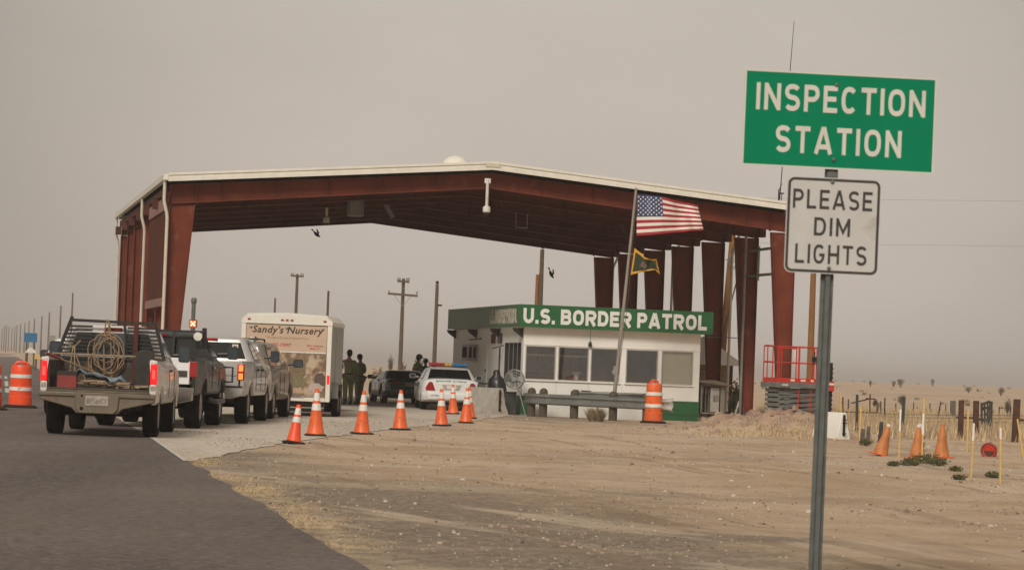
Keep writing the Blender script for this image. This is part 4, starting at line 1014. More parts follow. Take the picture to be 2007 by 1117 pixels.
for i in range(26):
    b = MB(); ln = .2 + .35 * rr_.random(); mm = ("scrap_tan", "scrap_dark", "scrap_tan")[i % 3]
    a = rr_.uniform(-.35, .35) + (R(90) if i % 4 == 3 else 0); d = V((math.cos(a), math.sin(a), rr_.uniform(-.02, .10)))
    k = rr_.choice((.02, .03, .035)); b.beam(-d * ln / 2, d * ln / 2, k, k * rr_.uniform(.6, 1.4)); 
    kinds = ("short tan timber", "dark steel bar", "pale batten"); pos = ("near the toolbox", "in the middle", "by the upright board")
    x = -.35 + 1.0 * (i % 9) / 8 + .1 * rr_.random(); load("scrap_piece", b, mm, "loose short piece of scrap lying in the white pickup bed", "scrap", (x, -1.0 + .55 * rr_.random(), .83 + .09 * rr_.random()))["group"] = "scrap pieces in the pickup bed"

# ---- dark green pickup with cream tailgate
P2 = dict(W=2.06, r=.43, tw=.30, wb=3.5, rear=-1.18, front=.9, bedfront=.95, rail=1.37, belt=1.36, roof=1.86, floor=.92, sill=.66, paint="dark_green", cowl=2.9, rake=.5, nose=1.30, gap=.10, flare=.06,
          doors=(1.45, 2.65), sides=[(.10, .36, .13, .42), (.42, .93, .47, .82)], tl=(1.0, 1.30, .88, 1.02), tlm="tail", gate="clean_white", gx=.02, mir=(.22, .26, "black", .2), handle="chrome")
p2loc = V((-6.92, 59.35, 0))
p2, H2, bed2, gt2 = pickup("dark green pickup with cream tailgate, chrome bumper and black rack", p2loc, R(-.8), P2)
y = -1.18
b = MB(); b.span((-.84, y - .012, 1.0), (.84, y - .001, 1.12)); b.build("tailgate_panel", "ink", gt2); b = MB(); b.text("FORD", (-.62, y - .012, 1.025), (1, 0, 0), (0, 0, 1), .07, 1.24, bold=.03, depth=.006); b.build("tailgate_lettering", "plate", gt2)
b = MB(); b.prism([(-.97, y - .2, .78), (.97, y - .2, .78), (.97, y - .2, .56), (.7, y - .2, .50), (-.7, y - .2, .50), (-.97, y - .2, .56)], (0, .2, 0)); b.span((-1.0, y - .22, .70), (1.0, y - .201, .80)); b.build("rear_bumper", "chrome", p2, bevel=.025)
b = MB(); yr = .9
for x in (-.92, .92): b.beam((x, yr, 1.37), (x * .97, yr + .03, 1.96), .06, .07)
b.beam((-.9, yr + .02, 1.88), (.9, yr + .02, 1.88), .06, .05); b.beam((-.9, yr + .02, 1.40), (.9, yr + .02, 1.40), .05, .05)
for x in (-.3, .3): b.beam((x, yr + .01, 1.40), (x, yr + .02, 1.88), .045, .04)
b.span((.82, yr - .25, 1.37), (.98, yr - .02, 1.55)) ; b.build("headache_rack", "black_metal", p2)
b = MB(); b.lathe([(.01, -.05), (.07, -.05), (.085, .0), (.085, .02), (.001, .03)], 16, 0, Matrix.Translation((.78, yr - .07, 1.79)) @ Matrix.Rotation(R(90), 4, 'X')); b.build("work_lamp", "label_white", p2)
b = MB(); b.tube([(1.0, 1.05, .56), (1.13, 1.2, .52), (1.13, 2.7, .52), (1.0, 2.85, .56)], .05, 8); b.span((1.03, 1.2, .50), (1.17, 2.7, .56)); b.build("side_step", "black_metal", p2)
b = MB(); b.tube([(1.0, 3.95, .9), (1.16, 4.0, .9), (1.16, 4.0, 1.2), (1.0, 3.95, 1.2)], .022, 8); b.tube([(.8, 4.42, .6), (.82, 4.6, .7), (.82, 4.6, 1.2), (.6, 4.6, 1.25), (-.6, 4.6, 1.25), (-.82, 4.6, 1.2), (-.82, 4.6, .7), (-.8, 4.42, .6)], .03, 8); b.build("grille_guard", "black_metal", p2)

# ---- silver pickup with both tail lamps lit
P3 = dict(W=2.04, r=.40, tw=.275, wb=3.65, rear=-1.18, front=.92, bedfront=.75, rail=1.34, belt=1.33, roof=1.85, floor=.86, sill=.60, paint="silver", cowl=3.05, rake=.72, nose=1.27, gap=.09, flare=.03,
          doors=(.98, 1.9, 2.85), sides=[(.10, .46, .15, .47), (.50, .93, .51, .78)], tl=(.93, 1.27, .85, 1.0), tlm="tail", tlsub=[(.06, .44, "tail_amber"), (.56, .94, "tail_amber")], gate="silver", gx=.01, mir=(.2, .25, "black", .14), handle="chassis", chmsl="tail")
p3loc = V((-6.50, 65.4, 0))
p3, H3, bed3, gt3 = pickup("silver pickup with white cab roof edge and glowing orange tail lamps", p3loc, R(-1.6), P3)
y = -1.18
b = MB(); b.prism([(-1.0, y - .15, .80), (1.0, y - .15, .80), (1.0, y - .15, .62), (.75, y - .15, .54), (-.75, y - .15, .54), (-1.0, y - .15, .62)], (0, .16, 0)); rb = b.build("rear_bumper", "silver", p3, bevel=.03)
b = MB(); b.span((-.98, y - .156, .775), (.98, y - .02, .815)); b.build("bumper_pad", "black", rb); b = MB(); b.span((-.16, y - .158, .62), (.16, y - .15, .74)); b.build("licence_plate", "plate", rb)
b = MB(); b.span((-.84, y - .006, 1.02), (.84, y - .001, 1.03)); b.span((-.1, y - .02, 1.2), (.1, y - .001, 1.25)); b.build("gate_trim", "chassis", gt3)
z, h, yy, _ = H3.at(.66); b = MB(); b.span((.48, yy - .03, z - .06), (.61, yy - .02, z + .06)); b.build("window_sticker", "label_white", p3); b = MB(); b.span((.51, yy - .034, z - .03), (.58, yy - .031, z + .03)); b.build("sticker_mark", "red_tool", p3)

# ---- wagons: a taupe people carrier and a white one beyond the first pickup
def wagon(label, loc, rotz, paint, glassm, W=2.0, L=4.9, roof=1.9, belt=1.2, r=.38, wb=3.0, rack=True):
    root = thing("sport_utility_vehicle", label, "suv", loc, rotz, "vehicles queueing in the lane"); hw = W / 2; y0 = -1.05; yf = y0 + L; cowl = wb - .35
    ar = [(0, r + .08, r), (wb, r + .08, r)]
    zs = lambda y: belt if y < cowl else lerp(belt - .02, .98, (y - cowl) / (yf - cowl))
    ed = lambda y: (.05 * max(0, 1 - (y - y0) / .12) ** 2 + .12 * max(0, 1 - (yf - y) / .4) ** 2)
    b = MB(); shell(b, ysamp(y0, yf, ar, 16), lambda y: hw - ed(y), lambda y: arch_z(y, .46, ar), zs, lambda y: zs(y) + (.05 if y > cowl else 0)); body = b.build("body", paint, root)
    H = House((belt - .01, hw - .05, y0 + .02, cowl + .1), (roof - .06, hw - .26, y0 + .22, cowl - .62), .06); b = MB(); H.body(b); hs = b.build("cab_roof", paint, root)
    b = MB(); H.rear(b, .08, .86, -.82, .82); b.build("rear_window", glassm, hs); b = MB(); H.front(b, .08, .9); b.build("windscreen", "glass", hs)
    for sg in (-1, 1):
        b = MB(); H.side(b, sg, .08, .86, .05, .33, .08, .36); H.side(b, sg, .08, .86, .36, .64, .39, .66); H.side(b, sg, .08, .86, .67, .94, .69, .88); b.build("side_window", glassm, hs)
        b = MB()
        for yd in (.75, 1.6, 2.6): b.span((sg * (hw - .003), yd, .55), (sg * (hw + .004), yd + .012, belt - .1))
        b.build("door_gap", "chassis", body)
        b = MB(); b.span((sg * (hw - .2), y0 - .012, .86), (sg * (hw - .06), y0 + .06, 1.02)); b.build("tail_lamp", "tail", body, bevel=.015)
        b = MB(); b.span((sg * (hw - .23), y0 - .012, 1.06), (sg * (hw - .06), y0 + .06, 1.18)); b.build("turn_lamp", "amber", body, bevel=.015)
        mirror(root, sg * (hw - .03), cowl - .32, belt + .10, .24, .2, "black", .14)
    b = MB(); b.span((-hw + .04, y0 - .1, .5), (hw - .04, y0 + .06, .7)); bp = b.build("rear_bumper", paint, root, bevel=.04); b = MB(); b.span((-.16, y0 - .013, .76), (.16, y0 - .004, .88)); b.build("licence_plate", "plate", bp)
    b = MB(); b.span((-.5, y0 + .2, .36), (.5, yf - .3, .5)); b.tube([(-hw + .2, 0, r), (hw - .2, 0, r)], .05, 8); b.tube([(-hw + .2, wb, r), (hw - .2, wb, r)], .05, 8); b.span((-hw + .1, r + .15, .44), (hw - .1, wb - r - .15, .47)); b.build("underbody", "chassis", root)
    if rack:
        b = MB(); zt = roof + .03
        for sg in (-1, 1): b.tube([(sg * .52, y0 + .5, zt - .06), (sg * .52, y0 + .55, zt + .03), (sg * .52, y0 + 2.3, zt + .03), (sg * .52, y0 + 2.35, zt - .06)], .02, 6)
        for yy in (.75, 1.5, 2.1): b.tube([(-.52, y0 + yy, zt + .03), (.52, y0 + yy, zt + .03)], .02, 6)
        b.build("roof_rack", "black_metal", root)
    for yy in (0, wb):
        for sg in (-1, 1): wheel(root, sg * (hw - .16), yy, r, .25)
    return root
suv = wagon("dusty taupe suv with roof rack and orange turn lamp between silver pickup and trailer", V((-6.42, 71.75, 0)), R(-2.5), "taupe", "glass", roof=1.80, belt=1.22)
wsuv = wagon("white suv half hidden to the left of the nearest white pickup", V((-9.36, 68.0, 0)), R(3), "clean_white", "glass_green", W=1.85, roof=1.70, belt=1.22, rack=False)

# ---- box trailer with printed rear ramp, and the van pulling it
def box_trailer():
    t = thing("cargo_trailer", "white cargo trailer with a tan printed rear door and palm emblem", "trailer", V((-5.58, 77.75, 0)), R(-.4), "vehicles queueing in the lane")
    hw, y0, y1, z0, z1 = 1.12, -1.1, 3.9, .42, 2.46
    b = MB(); b.span((-hw, y0 + .05, z0), (hw, y1, z1 - .1)); body = b.build("body", "alu", t, bevel=.02)
    b = MB(); rs = []
    for y, k in ((y0 - .04, .0), (y0 + .1, .06), (y1 - .1, .06), (y1, 0)): rs.append([V((x, y, z1 - .17 + (zz if y0 < y < y1 - .01 or y < y0 + .2 else zz))) for x, zz in ((-hw - .02, 0), (-hw - .02, .10), (-hw + .12, .19 + k), (0, .23 + k), (hw - .12, .19 + k), (hw + .02, .10), (hw + .02, 0))])
    b.loft(rs); b.build("roof", "trim", t)
    for sg in (-1, 1): b = MB(); b.span((sg * (hw - .10), y0 - .03, z0 - .04), (sg * (hw + .015), y0 + .06, z1 - .175)); b.build("corner_post", "trim", t, bevel=.01)
    b = MB(); b.span((-hw + .10, y0 - .03, z0 - .04), (hw - .10, y0 + .06, z0 + .06)); b.build("rear_sill", "trim", t, bevel=.01)
    yd = y0 - .02
    dm, n, l, bb = _m("printed desert garden")
    tcn = n.new("ShaderNodeTexCoord"); n1 = n.new("ShaderNodeTexNoise"); n1.inputs["Scale"].default_value = 5.5; n1.inputs["Detail"].default_value = 5; n1.inputs["Distortion"].default_value = .6; l.new(tcn.outputs["Object"], n1.inputs["Vector"])
    cr = n.new("ShaderNodeValToRGB"); e = cr.color_ramp.elements; e[0].position = .36; e[0].color = (.17, .105, .06, 1); e[1].position = .62; e[1].color = (.50, .385, .27, 1); q = e.new(.47); q.color = (.27, .175, .105, 1); q = e.new(.53); q.color = (.42, .30, .20, 1)
    l.new(n1.outputs["Fac"], cr.inputs[0]); l.new(cr.outputs[0], bb.inputs["Base Color"]); bb.inputs["Roughness"].default_value = .5
    b = MB(); b.span((-hw + .11, yd - .004, z0 + .07), (hw - .11, yd + .03, 1.62)); rp = b.build("ramp_door", dm, t)
    def blot(cx, cz, rx, rz, seed, k=16, off=.006):
        q = random.Random(seed); return [(cx + rx * math.cos(2 * math.pi * i / k) * q.uniform(.75, 1.1), yd - off, cz + rz * math.sin(2 * math.pi * i / k) * q.uniform(.75, 1.1)) for i in range(k)]
    pics = MB(); mats_ = [mat("print brown bush", (.20, .135, .075), .6, var=.45, scale=18), mat("print olive bush", (.20, .17, .075), .6, var=.4, scale=22), mat("print rust bush", (.25, .12, .075), .6, var=.4, scale=22), mat("print cactus", (.36, .28, .13), .6, var=.2, scale=20), mat("print pink stones", (.50, .32, .20), .6, var=.4, scale=30), mat("print dark shade", (.10, .07, .05), .6, var=.4, scale=16), mat("print pale boulder", (.50, .40, .36), .6, var=.2)]
    for i, (c, sd) in enumerate([((.28, 1.18, .24, .36), 5), ((-.05, .98, .2, .16), 6), ((.32, .86, .26, .17), 1), ((-.28, .92, .22, .16), 2), ((.88, .93, .16, .2), 3)]):
        pics.prism(blot(*c, sd, off=.006 + i * .0012), (0, .002, 0), (0, 0, 1, 2, 5)[i])
    pics.prism([(-.22 + .17 * math.cos(a) , yd - .0135, .66 + .17 * math.sin(a)) for a in (2 * math.pi * i / 18 for i in range(18))], (0, .002, 0), 3)
    pics.prism(blot(.28, .58, .3, .12, 9, off=.015), (0, .002, 0), 4); pics.prism(blot(.78, .73, .22, .12, 12, off=.0145), (0, .002, 0), 6)
    pics.prism([(-.70, yd - .013, .62), (-.64, yd - .013, .72), (-.56, yd - .013, .70), (-.62, yd - .013, .62), (-.55, yd - .013, .55), (-.63, yd - .013, .58), (-.68, yd - .013, .50)], (0, .002, 0), 6)
    pics.build("garden_print", mats_, rp)
    b = MB(); b.span((-hw + .11, yd - .004, 1.625), (hw - .11, yd + .03, z1 - .20)); up = b.build("upper_door", "tan_panel", t)
    b = MB(); b.span((-hw + .12, yd - .018, 1.585), (hw - .12, yd - .005, 1.62)); b.build("door_trim", "trim", up)
    b = MB(); b.text("Sandy's Nursery", (-.86, yd - .004, 2.06), (1, 0, 0), (0, 0, 1), .185, 1.78, bold=.018, shear=.25, depth=.006, space=1.08); b.build("name_lettering", "ink", up)
    b = MB(); b.text("The Best Quality & Retail Prices", (-.50, yd - .004, 1.925), (1, 0, 0), (0, 0, 1), .055, 1.05, shear=.15, depth=.004); b.build("slogan_lettering", "ink_pale", up)
    b = MB(); b.text("697-7397", (-.42, yd - .004, 1.735), (1, 0, 0), (0, 0, 1), .08, .55, bold=.02, shear=.2, depth=.005); b.build("phone_lettering", "ink_red", up); b = MB(); b.text("567 N. Weatherford", (.52, yd - .004, 1.755), (1, 0, 0), (0, 0, 1), .042, .40, bold=.025, depth=.005); b.build("street_lettering", "ink_red", up); b = MB(); b.text("Midland, TX", (.60, yd - .004, 1.685), (1, 0, 0), (0, 0, 1), .042, .24, bold=.025, depth=.005); b.build("town_lettering", "ink_red", up)
    b = MB(); b.prism([(-.86 + .075 * math.cos(2 * math.pi * i / 18), yd - .0065, 1.86 + .09 * math.sin(2 * math.pi * i / 18)) for i in range(18)], (0, .002, 0), 1)
    b.prism([(-.84, yd - .0085, 1.74), (-.82, yd - .0085, 1.74), (-.79, yd - .0085, 1.90), (-.81, yd - .0085, 1.90)], (0, .0015, 0))
    for a in (20, 65, 120, 165, 210, -20):
        c_, s_ = math.cos(R(a)), math.sin(R(a)); b.prism([(-.80, yd - .0105, 1.885), (-.80 + .06 * c_ - .014 * s_, yd - .0105, 1.90 + .06 * s_ + .016 * c_), (-.80 + .10 * c_, yd - .0105, 1.885 + .085 * s_ - .012), (-.80 + .05 * c_ + .01 * s_, yd - .0105, 1.89 + .045 * s_ - .01)], (0, .0015, 0))
    b.build("palm_emblem", ["ink", "label_white"], up)
    for x in (-.95, -.12, .0, .12, .95): MB().span((x - .035, yd - .04, z1 - .085), (x + .035, yd - .02, z1 - .05)).build("marker_lamp", "tail", t)
    for x in (-.9, 0, .9): MB().lathe([(.04, 0), (.035, .02), (.005, .03)], 10, 0, Matrix.Translation((x, yd - .005, z1 - .26)) @ Matrix.Rotation(R(90), 4, 'X')).build("latch", "galv", t)
    for sg in (-1, 1):
        b = MB(); b.span((sg * (hw - .07), y0 - .05, .84), (sg * (hw - .005), y0 - .031, 1.05)); b.build("tail_lamp", "tail_on" if sg > 0 else "tail", t)
        b = MB(); b.span((sg * (hw + .0), y0 + 1.9, .7), (sg * (hw + .012), y0 + 2.7, 2.2)); b.build("side_door", "alu", t)
        b = MB(); o = sg * (hw + .02)
        b.loft([[V((o + dx, yy, zz)) for dx, zz in ((0, z_), (sg * .16, z_), (sg * .16, z_ - .03), (0, z_ - .03))] for yy, z_ in ((-.42, .5), (-.4, .78), (-.3, .86), (1.15, .86), (1.25, .78), (1.27, .5))]); b.build("mudguard", "galv", t)
        for yy in (0, .84): wheel(t, sg * (hw + .09), yy, .33, .17)
    b = MB(); b.span((-hw + .05, y0 + .1, .30), (-hw + .15, y1 + .1, .42)); b.span((hw - .15, y0 + .1, .30), (hw - .05, y1 + .1, .42)); b.span((-hw + .1, y0, .24), (hw - .1, y0 + .1, .36)); b.tube([(-.9, y1, .36), (0, y1 + 1.0, .42)], .05, 8); b.tube([(.9, y1, .36), (0, y1 + 1.0, .42)], .05, 8)
    for yy in (0, .84): b.tube([(-hw, yy, .33), (hw, yy, .33)], .04, 8)
    b.build("chassis_frame", "chassis", t)
    b = MB(); b.span((.2, y0 - .035, .46), (.5, y0 - .031, .58)); b.build("licence_plate", "plate", t)
    return t
trl = box_trailer()
def panel_van():
    t = thing("panel_van", "white van towing the cargo trailer, only its right flank showing", "van", V((-5.80, 84.9, 0)), R(.5), "vehicles queueing in the lane")
    hw, y0, yf = 1.0, -1.2, 4.2; r = .37; wb = 3.4; ar = [(0, r + .08, r), (wb, r + .08, r)]
    b = MB(); zs = lambda y: 1.22 if y < 3.2 else lerp(1.2, .98, (y - 3.2) / 1.0)
    shell(b, ysamp(y0, yf, ar, 16), lambda y: hw - .12 * max(0, 1 - (yf - y) / .4) ** 2, lambda y: arch_z(y, .46, ar), zs, lambda y: zs(y) + (.05 if y > 3.2 else 0)); b.build("body", "clean_white", t)
    H = House((1.21, hw - .03, y0 + .01, 3.3), (1.98, hw - .16, y0 + .05, 2.5), .06); b = MB(); H.body(b); hs = b.build("van_roof", "clean_white", t)
    b = MB(); H.rear(b, .1, .85, -.8, .8); b.build("rear_window", "glass", hs); b = MB(); H.front(b, .08, .9); b.build("windscreen", "glass", hs)
    for sg in (-1, 1):
        b = MB(); H.side(b, sg, .08, .85, .70, .94, .72, .93); b.build("side_window", "glass", hs); mirror(t, sg * (hw - .03), 2.75, 1.28, .11, .20, "clean_white", .03)
        b = MB(); b.span((sg * (hw - .12), y0 - .012, .8), (sg * (hw - .02), y0 + .05, 1.1)); b.build("tail_lamp", "tail", t, bevel=.01)
        for yy in (0, wb): wheel(t, sg * (hw - .15), yy, r, .25)
    b = MB(); b.span((-.5, y0 + .2, .34), (.5, yf - .3, .5)); b.tube([(-.8, 0, r), (.8, 0, r)], .05, 8); b.tube([(0, y0 + .2, .42), (0, y0 - .1, .42)], .04, 8); b.build("underbody", "chassis", t)
    b = MB(); b.span((-hw + .03, y0 - .08, .46), (hw - .03, y0 + .05, .66)); b.build("rear_bumper", "black", t, bevel=.03)
    return t
panel_van()

# ---- saloon cars
def saloon(name, label, loc, rotz, paint, P):
    t = thing(name, label, "car", loc, rotz); hw, y0, yf, r, wb = P['hw'], P['y0'], P['yf'], P['r'], P['wb']
    ar = [(0, r + .06, r), (wb, r + .06, r)]; tr0, cow = P['boot'], P['cowl']; zb, zt = P['belt'], P['boot_z']
    def zs(y):
        if y < tr0: return lerp(zt - .13, zt, min(1, max(0, (y - y0) / .16))) if y < y0 + .16 else lerp(zt, zb, (y - y0 - .16) / (tr0 - y0 - .16))
        if y < cow: return zb
        return lerp(zb, P['nose'], ((y - cow) / (yf - cow)) ** 1.3)
    e = lambda y: .17 * max(0, 1 - (y - y0) / .42) ** 2 + .24 * max(0, 1 - (yf - y) / .6) ** 2
    zl = lambda y: max(arch_z(y, .26, ar), .26 + .10 * max(0, 1 - (y - y0) / .5))
    b = MB(); ys = sorted(set(ysamp(y0, yf, ar, 22) + [y0 + .03, y0 + .08, y0 + .16, tr0, cow, yf - .05])); shell(b, ys, lambda y: hw - e(y), zl, zs, lambda y: zs(y) + (.045 if y < tr0 or y > cow else 0), .05)
    body = b.build("body", paint, t)
    H = House((zb - .02, hw - .10, tr0 - P['rr'], cow + .12), (P['roof'] - .05, hw - P['tumble'], tr0 + .42, cow - .62), .05); b = MB(); H.body(b, .2, .16); hs = b.build("cab_roof", paint, t)
    b = MB(); H.rear(b, .05, .90, -.84, .84); b.build("rear_window", "glass", hs); b = MB(); H.front(b, .06, .92); b.build("windscreen", "glass", hs)
    for sg in (-1, 1):
        b = MB(); H.side(b, sg, .08, .88, .16, .50, .12, .48); H.side(b, sg, .08, .88, .53, .90, .51, .90); b.build("side_window", "glass", hs)
        b = MB()
        for yd in P['doors']: b.span((sg * (hw - .004), yd, .4), (sg * (hw + .003), yd + .012, zb - .12))
        b.build("door_gap", "chassis", body); mirror(t, sg * (hw - .06), cow - .25, zb + .07, .2, .15, P.get('mirm', "black"), .10)
        for yy in (0, wb): wheel(t, sg * (hw - .13), yy, r, .21)
    b = MB(); b.span((-.6, y0 + .5, .2), (.6, yf - .4, .3)); b.tube([(-hw + .2, 0, r), (hw - .2, 0, r)], .05, 8); b.tube([(.4, y0 + .04, .26), (.4, .4, .27)], .03, 8); b.build("underbody", "chassis", t)
    # wrap round rear bumper
    b = MB(); rs = []
    for z, k in ((.33, .0), (.37, .035), (.52, .05), (.56, .035), (.57, .0)):
        rs.append([V((x, yy, z)) for x, yy in ((-hw + .015 - k * .3, y0 + .45), (-hw + .06 - k * .6, y0 + .15), (-hw + .22, y0 - k), (hw - .22, y0 - k), (hw - .06 + k * .6, y0 + .15), (hw - .015 + k * .3, y0 + .45))])
    b.loft(rs, closed=False, caps=False); b.build("rear_bumper", paint, t)
    return t, H, body, hs
PC = dict(hw=.93, y0=-1.25, yf=4.05, r=.34, wb=2.95, boot=.05, cowl=2.25, belt=.98, boot_z=.95, nose=.78, roof=1.36, tumble=.25, rr=.28, doors=(.5, 1.45), mirm="white_paint")
pat, HP, pbody, phs = saloon("patrol_car", "white and green patrol car with red amber and blue roof light bar beside the booth", V((-1.86, 96.6, 0)), R(4.5), "clean_white", PC)
tag(pat, None, None); y = -1.25
for sg in (-1, 1):
    b = MB(); b.prism([(sg * .50, y - .03, .63), (sg * .795, y - .03, .63), (sg * .80, y - .03, .72), (sg * .70, y - .03, .89), (sg * .60, y - .03, .89)], (0, .20, 0)); b.build("tail_lamp", "tail", pbody, bevel=.012)
    b = MB(); 
    b.prism([(sg * (.93 + .002), .55, .86), (sg * (.93 + .002), 3.3, .80), (sg * (.93 + .002), 3.3, .74), (sg * (.93 + .002), .55, .72)], (sg * .004, 0, 0)); b.build("door_stripe", "stripe", pbody)
b = MB(); b.text("BORDER PATROL", (-.48, y + .055, .875), (1, 0, 0), V((0, .5, 1)).normalized(), .075, .98, bold=.035, depth=.016); b.build("boot_lettering", "stripe", pbody)
b = MB(); b.prism([(-.30, y - .028, .82), (.30, y - .028, .82), (.24, y - .028, .67), (-.24, y - .028, .67)], (0, .04, 0)); rc = b.build("plate_recess", "door_grey", pbody)
b = MB(); b.span((-.15, y - .036, .68), (.15, y - .029, .80)); b.build("licence_plate", "label_white", rc)
b = MB(); b.text("K31 895", (-.62, y - .052, .46), (1, 0, 0), (0, 0, 1), .045, .22, depth=.01); b.build("bumper_lettering", "ink_pale", pbody)
z = HP.c[0] + .05; yb = .95
b = MB(); b.span((-.6, yb - .13, z + .01), (.6, yb + .13, z + .045)); b.span((-.45, yb - .05, z - .05), (-.4, yb + .05, z + .01)); b.span((.4, yb - .05, z - .05), (.45, yb + .05, z + .01)); bar = b.build("light_bar", "black", pat)
for x0, x1, mm in ((-.62, -.12, "lb_red"), (-.115, .115, "lb_amber"), (.12, .62, "lb_blue")):
    b = MB(); k = 4 if mm != "lb_amber" else 2
    for i in range(k): b.span((lerp(x0, x1, i / k) + .004, yb - .14, z + .046), (lerp(x0, x1, (i + 1) / k) - .004, yb + .14, z + .135))
    b.build("lens", mm, bar, bevel=.012)
PS = dict(hw=.89, y0=-1.05, yf=3.75, r=.33, wb=2.7, boot=.15, cowl=2.05, belt=.85, boot_z=.87, nose=.68, roof=1.19, tumble=.26, rr=.38, doors=(.55, 1.4))
sed, HS, sbody, shs = saloon("saloon_car", "dark green rounded saloon car stopped in the middle lane under the shelter", V((-3.62, 108.3, 0)), R(10.5), "sedan_green", PS); y = -1.05
for sg in (-1, 1):
    b = MB(); b.ball((sg * .48, y + .03, .74), .16, 14, 0, (1.35, .35, .42)); b.build("tail_lamp", "tail", sbody)
b = MB(); b.span((-.17, y - .035, .64), (.17, y - .005, .78)); b.build("licence_plate", "plate", sbody)
# ================================================================ PEOPLE
def skin_mesh(nodes, edges, root, sub=1):
    """nodes: name -> (pos, rx, ry); grows one continuous surface from the joint graph"""
    names = list(nodes); idx = {n_: i for i, n_ in enumerate(names)}
    me = bpy.data.meshes.new("s"); me.from_pydata([nodes[n_][0] for n_ in names], [(idx[a], idx[b_]) for a, b_ in edges], [])
    ob = bpy.data.objects.new("s", me); COL.objects.link(ob)
    md = ob.modifiers.new("k", 'SKIN'); md.use_smooth_shade = True; md.branch_smoothing = .6
    for n_, sv in zip(names, me.skin_vertices[0].data): sv.radius = nodes[n_][1:3]; sv.use_root = (n_ == root)
    sd = ob.modifiers.new("u", 'SUBSURF'); sd.levels = sub; sd.render_levels = sub
    dg = bpy.context.evaluated_depsgraph_get(); out = bpy.data.meshes.new_from_object(ob.evaluated_get(dg))
    vs = [v.co.copy() for v in out.vertices]; fs = [tuple(p.vertices) for p in out.polygons]
    bpy.data.objects.remove(ob); bpy.data.meshes.remove(me); bpy.data.meshes.remove(out)
    return vs, fs
def person(label, loc, rotz, h=1.78, arms=None, turn=0.0, nod=0.0, lean=0.0, shirt="uniform", legs="uniform_b", cap=None, stride=.06, hood=False):
    k = h / 1.78; t = thing("person", label, "person", loc, rotz)
    S = lambda p: (p[0] * k, p[1] * k + lean * max(0, p[2] - .95), p[2] * k)
    arms = arms or {}
    A = {}
    for sg, n_ in ((-1, 'l'), (1, 'r')):
        e, w_ = arms.get(n_, ((sg * .27, -.04, 1.13), (sg * .26, .10, .90)))
        A[n_] = (V((sg * .178, 0, 1.405)), V(e), V(w_))
    J = {'pel': ((0, 0, .97), .15, .105), 'wai': ((0, 0, 1.12), .135, .10), 'che': ((0, .01, 1.32), .16, .115), 'neb': ((0, -.005, 1.48), .075, .07), 'nec': ((0, .0, 1.545), .055, .06), 'hd0': ((0, .02, 1.60), .062, .075), 'hd1': ((0, .015, 1.67), .075, .093), 'hd2': ((0, .005, 1.735), .055, .07)}
    for n_, sg in (('l', -1), ('r', 1)):
        s_, e_, w_ = A[n_]; d = (w_ - e_).normalized(); st = stride * sg
        J['sh' + n_] = (tuple(s_), .066, .062); J['el' + n_] = (tuple(e_), .045, .045); J['wr' + n_] = (tuple(w_), .028, .032); J['pa' + n_] = (tuple(w_ + d * .07), .036, .018)
        J['hp' + n_] = ((sg * .095, 0, .91), .095, .095); J['kn' + n_] = ((sg * .11, .02 + st * .6, .50), .058, .060); J['an' + n_] = ((sg * .12, -.02 + st, .09), .040, .045); J['to' + n_] = ((sg * .135, .13 + st, .04), .04, .032)
    E_ = [('pel', 'wai'), ('wai', 'che'), ('che', 'neb'), ('neb', 'nec'), ('nec', 'hd0'), ('hd0', 'hd1'), ('hd1', 'hd2')]
    for n_ in 'lr': E_ += [('che', 'sh' + n_), ('sh' + n_, 'el' + n_), ('el' + n_, 'wr' + n_), ('wr' + n_, 'pa' + n_), ('pel', 'hp' + n_), ('hp' + n_, 'kn' + n_), ('kn' + n_, 'an' + n_), ('an' + n_, 'to' + n_)]
    # the head turns about the neck
    rt = Matrix.Rotation(turn, 3, 'Z') @ Matrix.Rotation(nod, 3, 'X'); pv = V((0, 0, 1.56))
    hp = lambda p: tuple(rt @ (V(p) - pv) + pv)
    for n_ in ('hd0', 'hd1', 'hd2'): J[n_] = (hp(J[n_][0]), J[n_][1], J[n_][2])
    fin = {q: (S(v[0]), v[1] * k, v[2] * k) for q, v in J.items()}
    b = MB(); vs, fs = skin_mesh(fin, E_, 'pel'); b.add(vs, fs)
    for n_, sg in (('l', -1), ('r', 1)):       # five fingers and a thumb at the side of each palm
        s_, e_, w_ = A[n_]; d = (w_ - e_).normalized(); side = d.cross(V((0, 0, 1)))
        side = side.normalized() if side.length > .2 else V((0, 1, 0)); nr = d.cross(side).normalized(); p0 = w_ + d * .085
        for i, (o, ln) in enumerate(((-.030, .066), (-.010, .078), (.010, .072), (.028, .056))):
            a = p0 + side * o; b.tube([S(a), S(a + d * ln * .5 - nr * .006), S(a + d * ln * .85 - nr * .024)], [.0085 * k, .008 * k, .006 * k], 6)
        a = w_ + d * .03 - side * .034; b.tube([S(a), S(a - side * .022 + d * .03), S(a - side * .026 + d * .058 - nr * .008)], [.011 * k, .0095 * k, .007 * k], 6)
    def H(p): return S(hp(p))
    b.loft([[V(H((x, yy, z))) for x, z in ((-.013, 1.635), (.013, 1.635), (.006, 1.685), (-.006, 1.685))] for yy in (.095, .122)])
    for sg in (-1, 1): b.ball(H((sg * .078, .0, 1.65)), .022 * k, 8, 0, (.4, .8, 1.3)); b.ball(H((sg * .030, .098, 1.672)), .010 * k, 8, 1)
    b.box(H((0, .096, 1.607)), (.045 * k, .012, .008), 2)
    b.build("body", ["skin", "hair", "red_tool"], t, smooth=60)
    # clothing follows the body
    C = {q: (fin[q][0], fin[q][1] + .026, fin[q][2] + .026) for q in ('wai', 'che', 'shl', 'ell', 'wrl', 'shr', 'elr', 'wrr')}
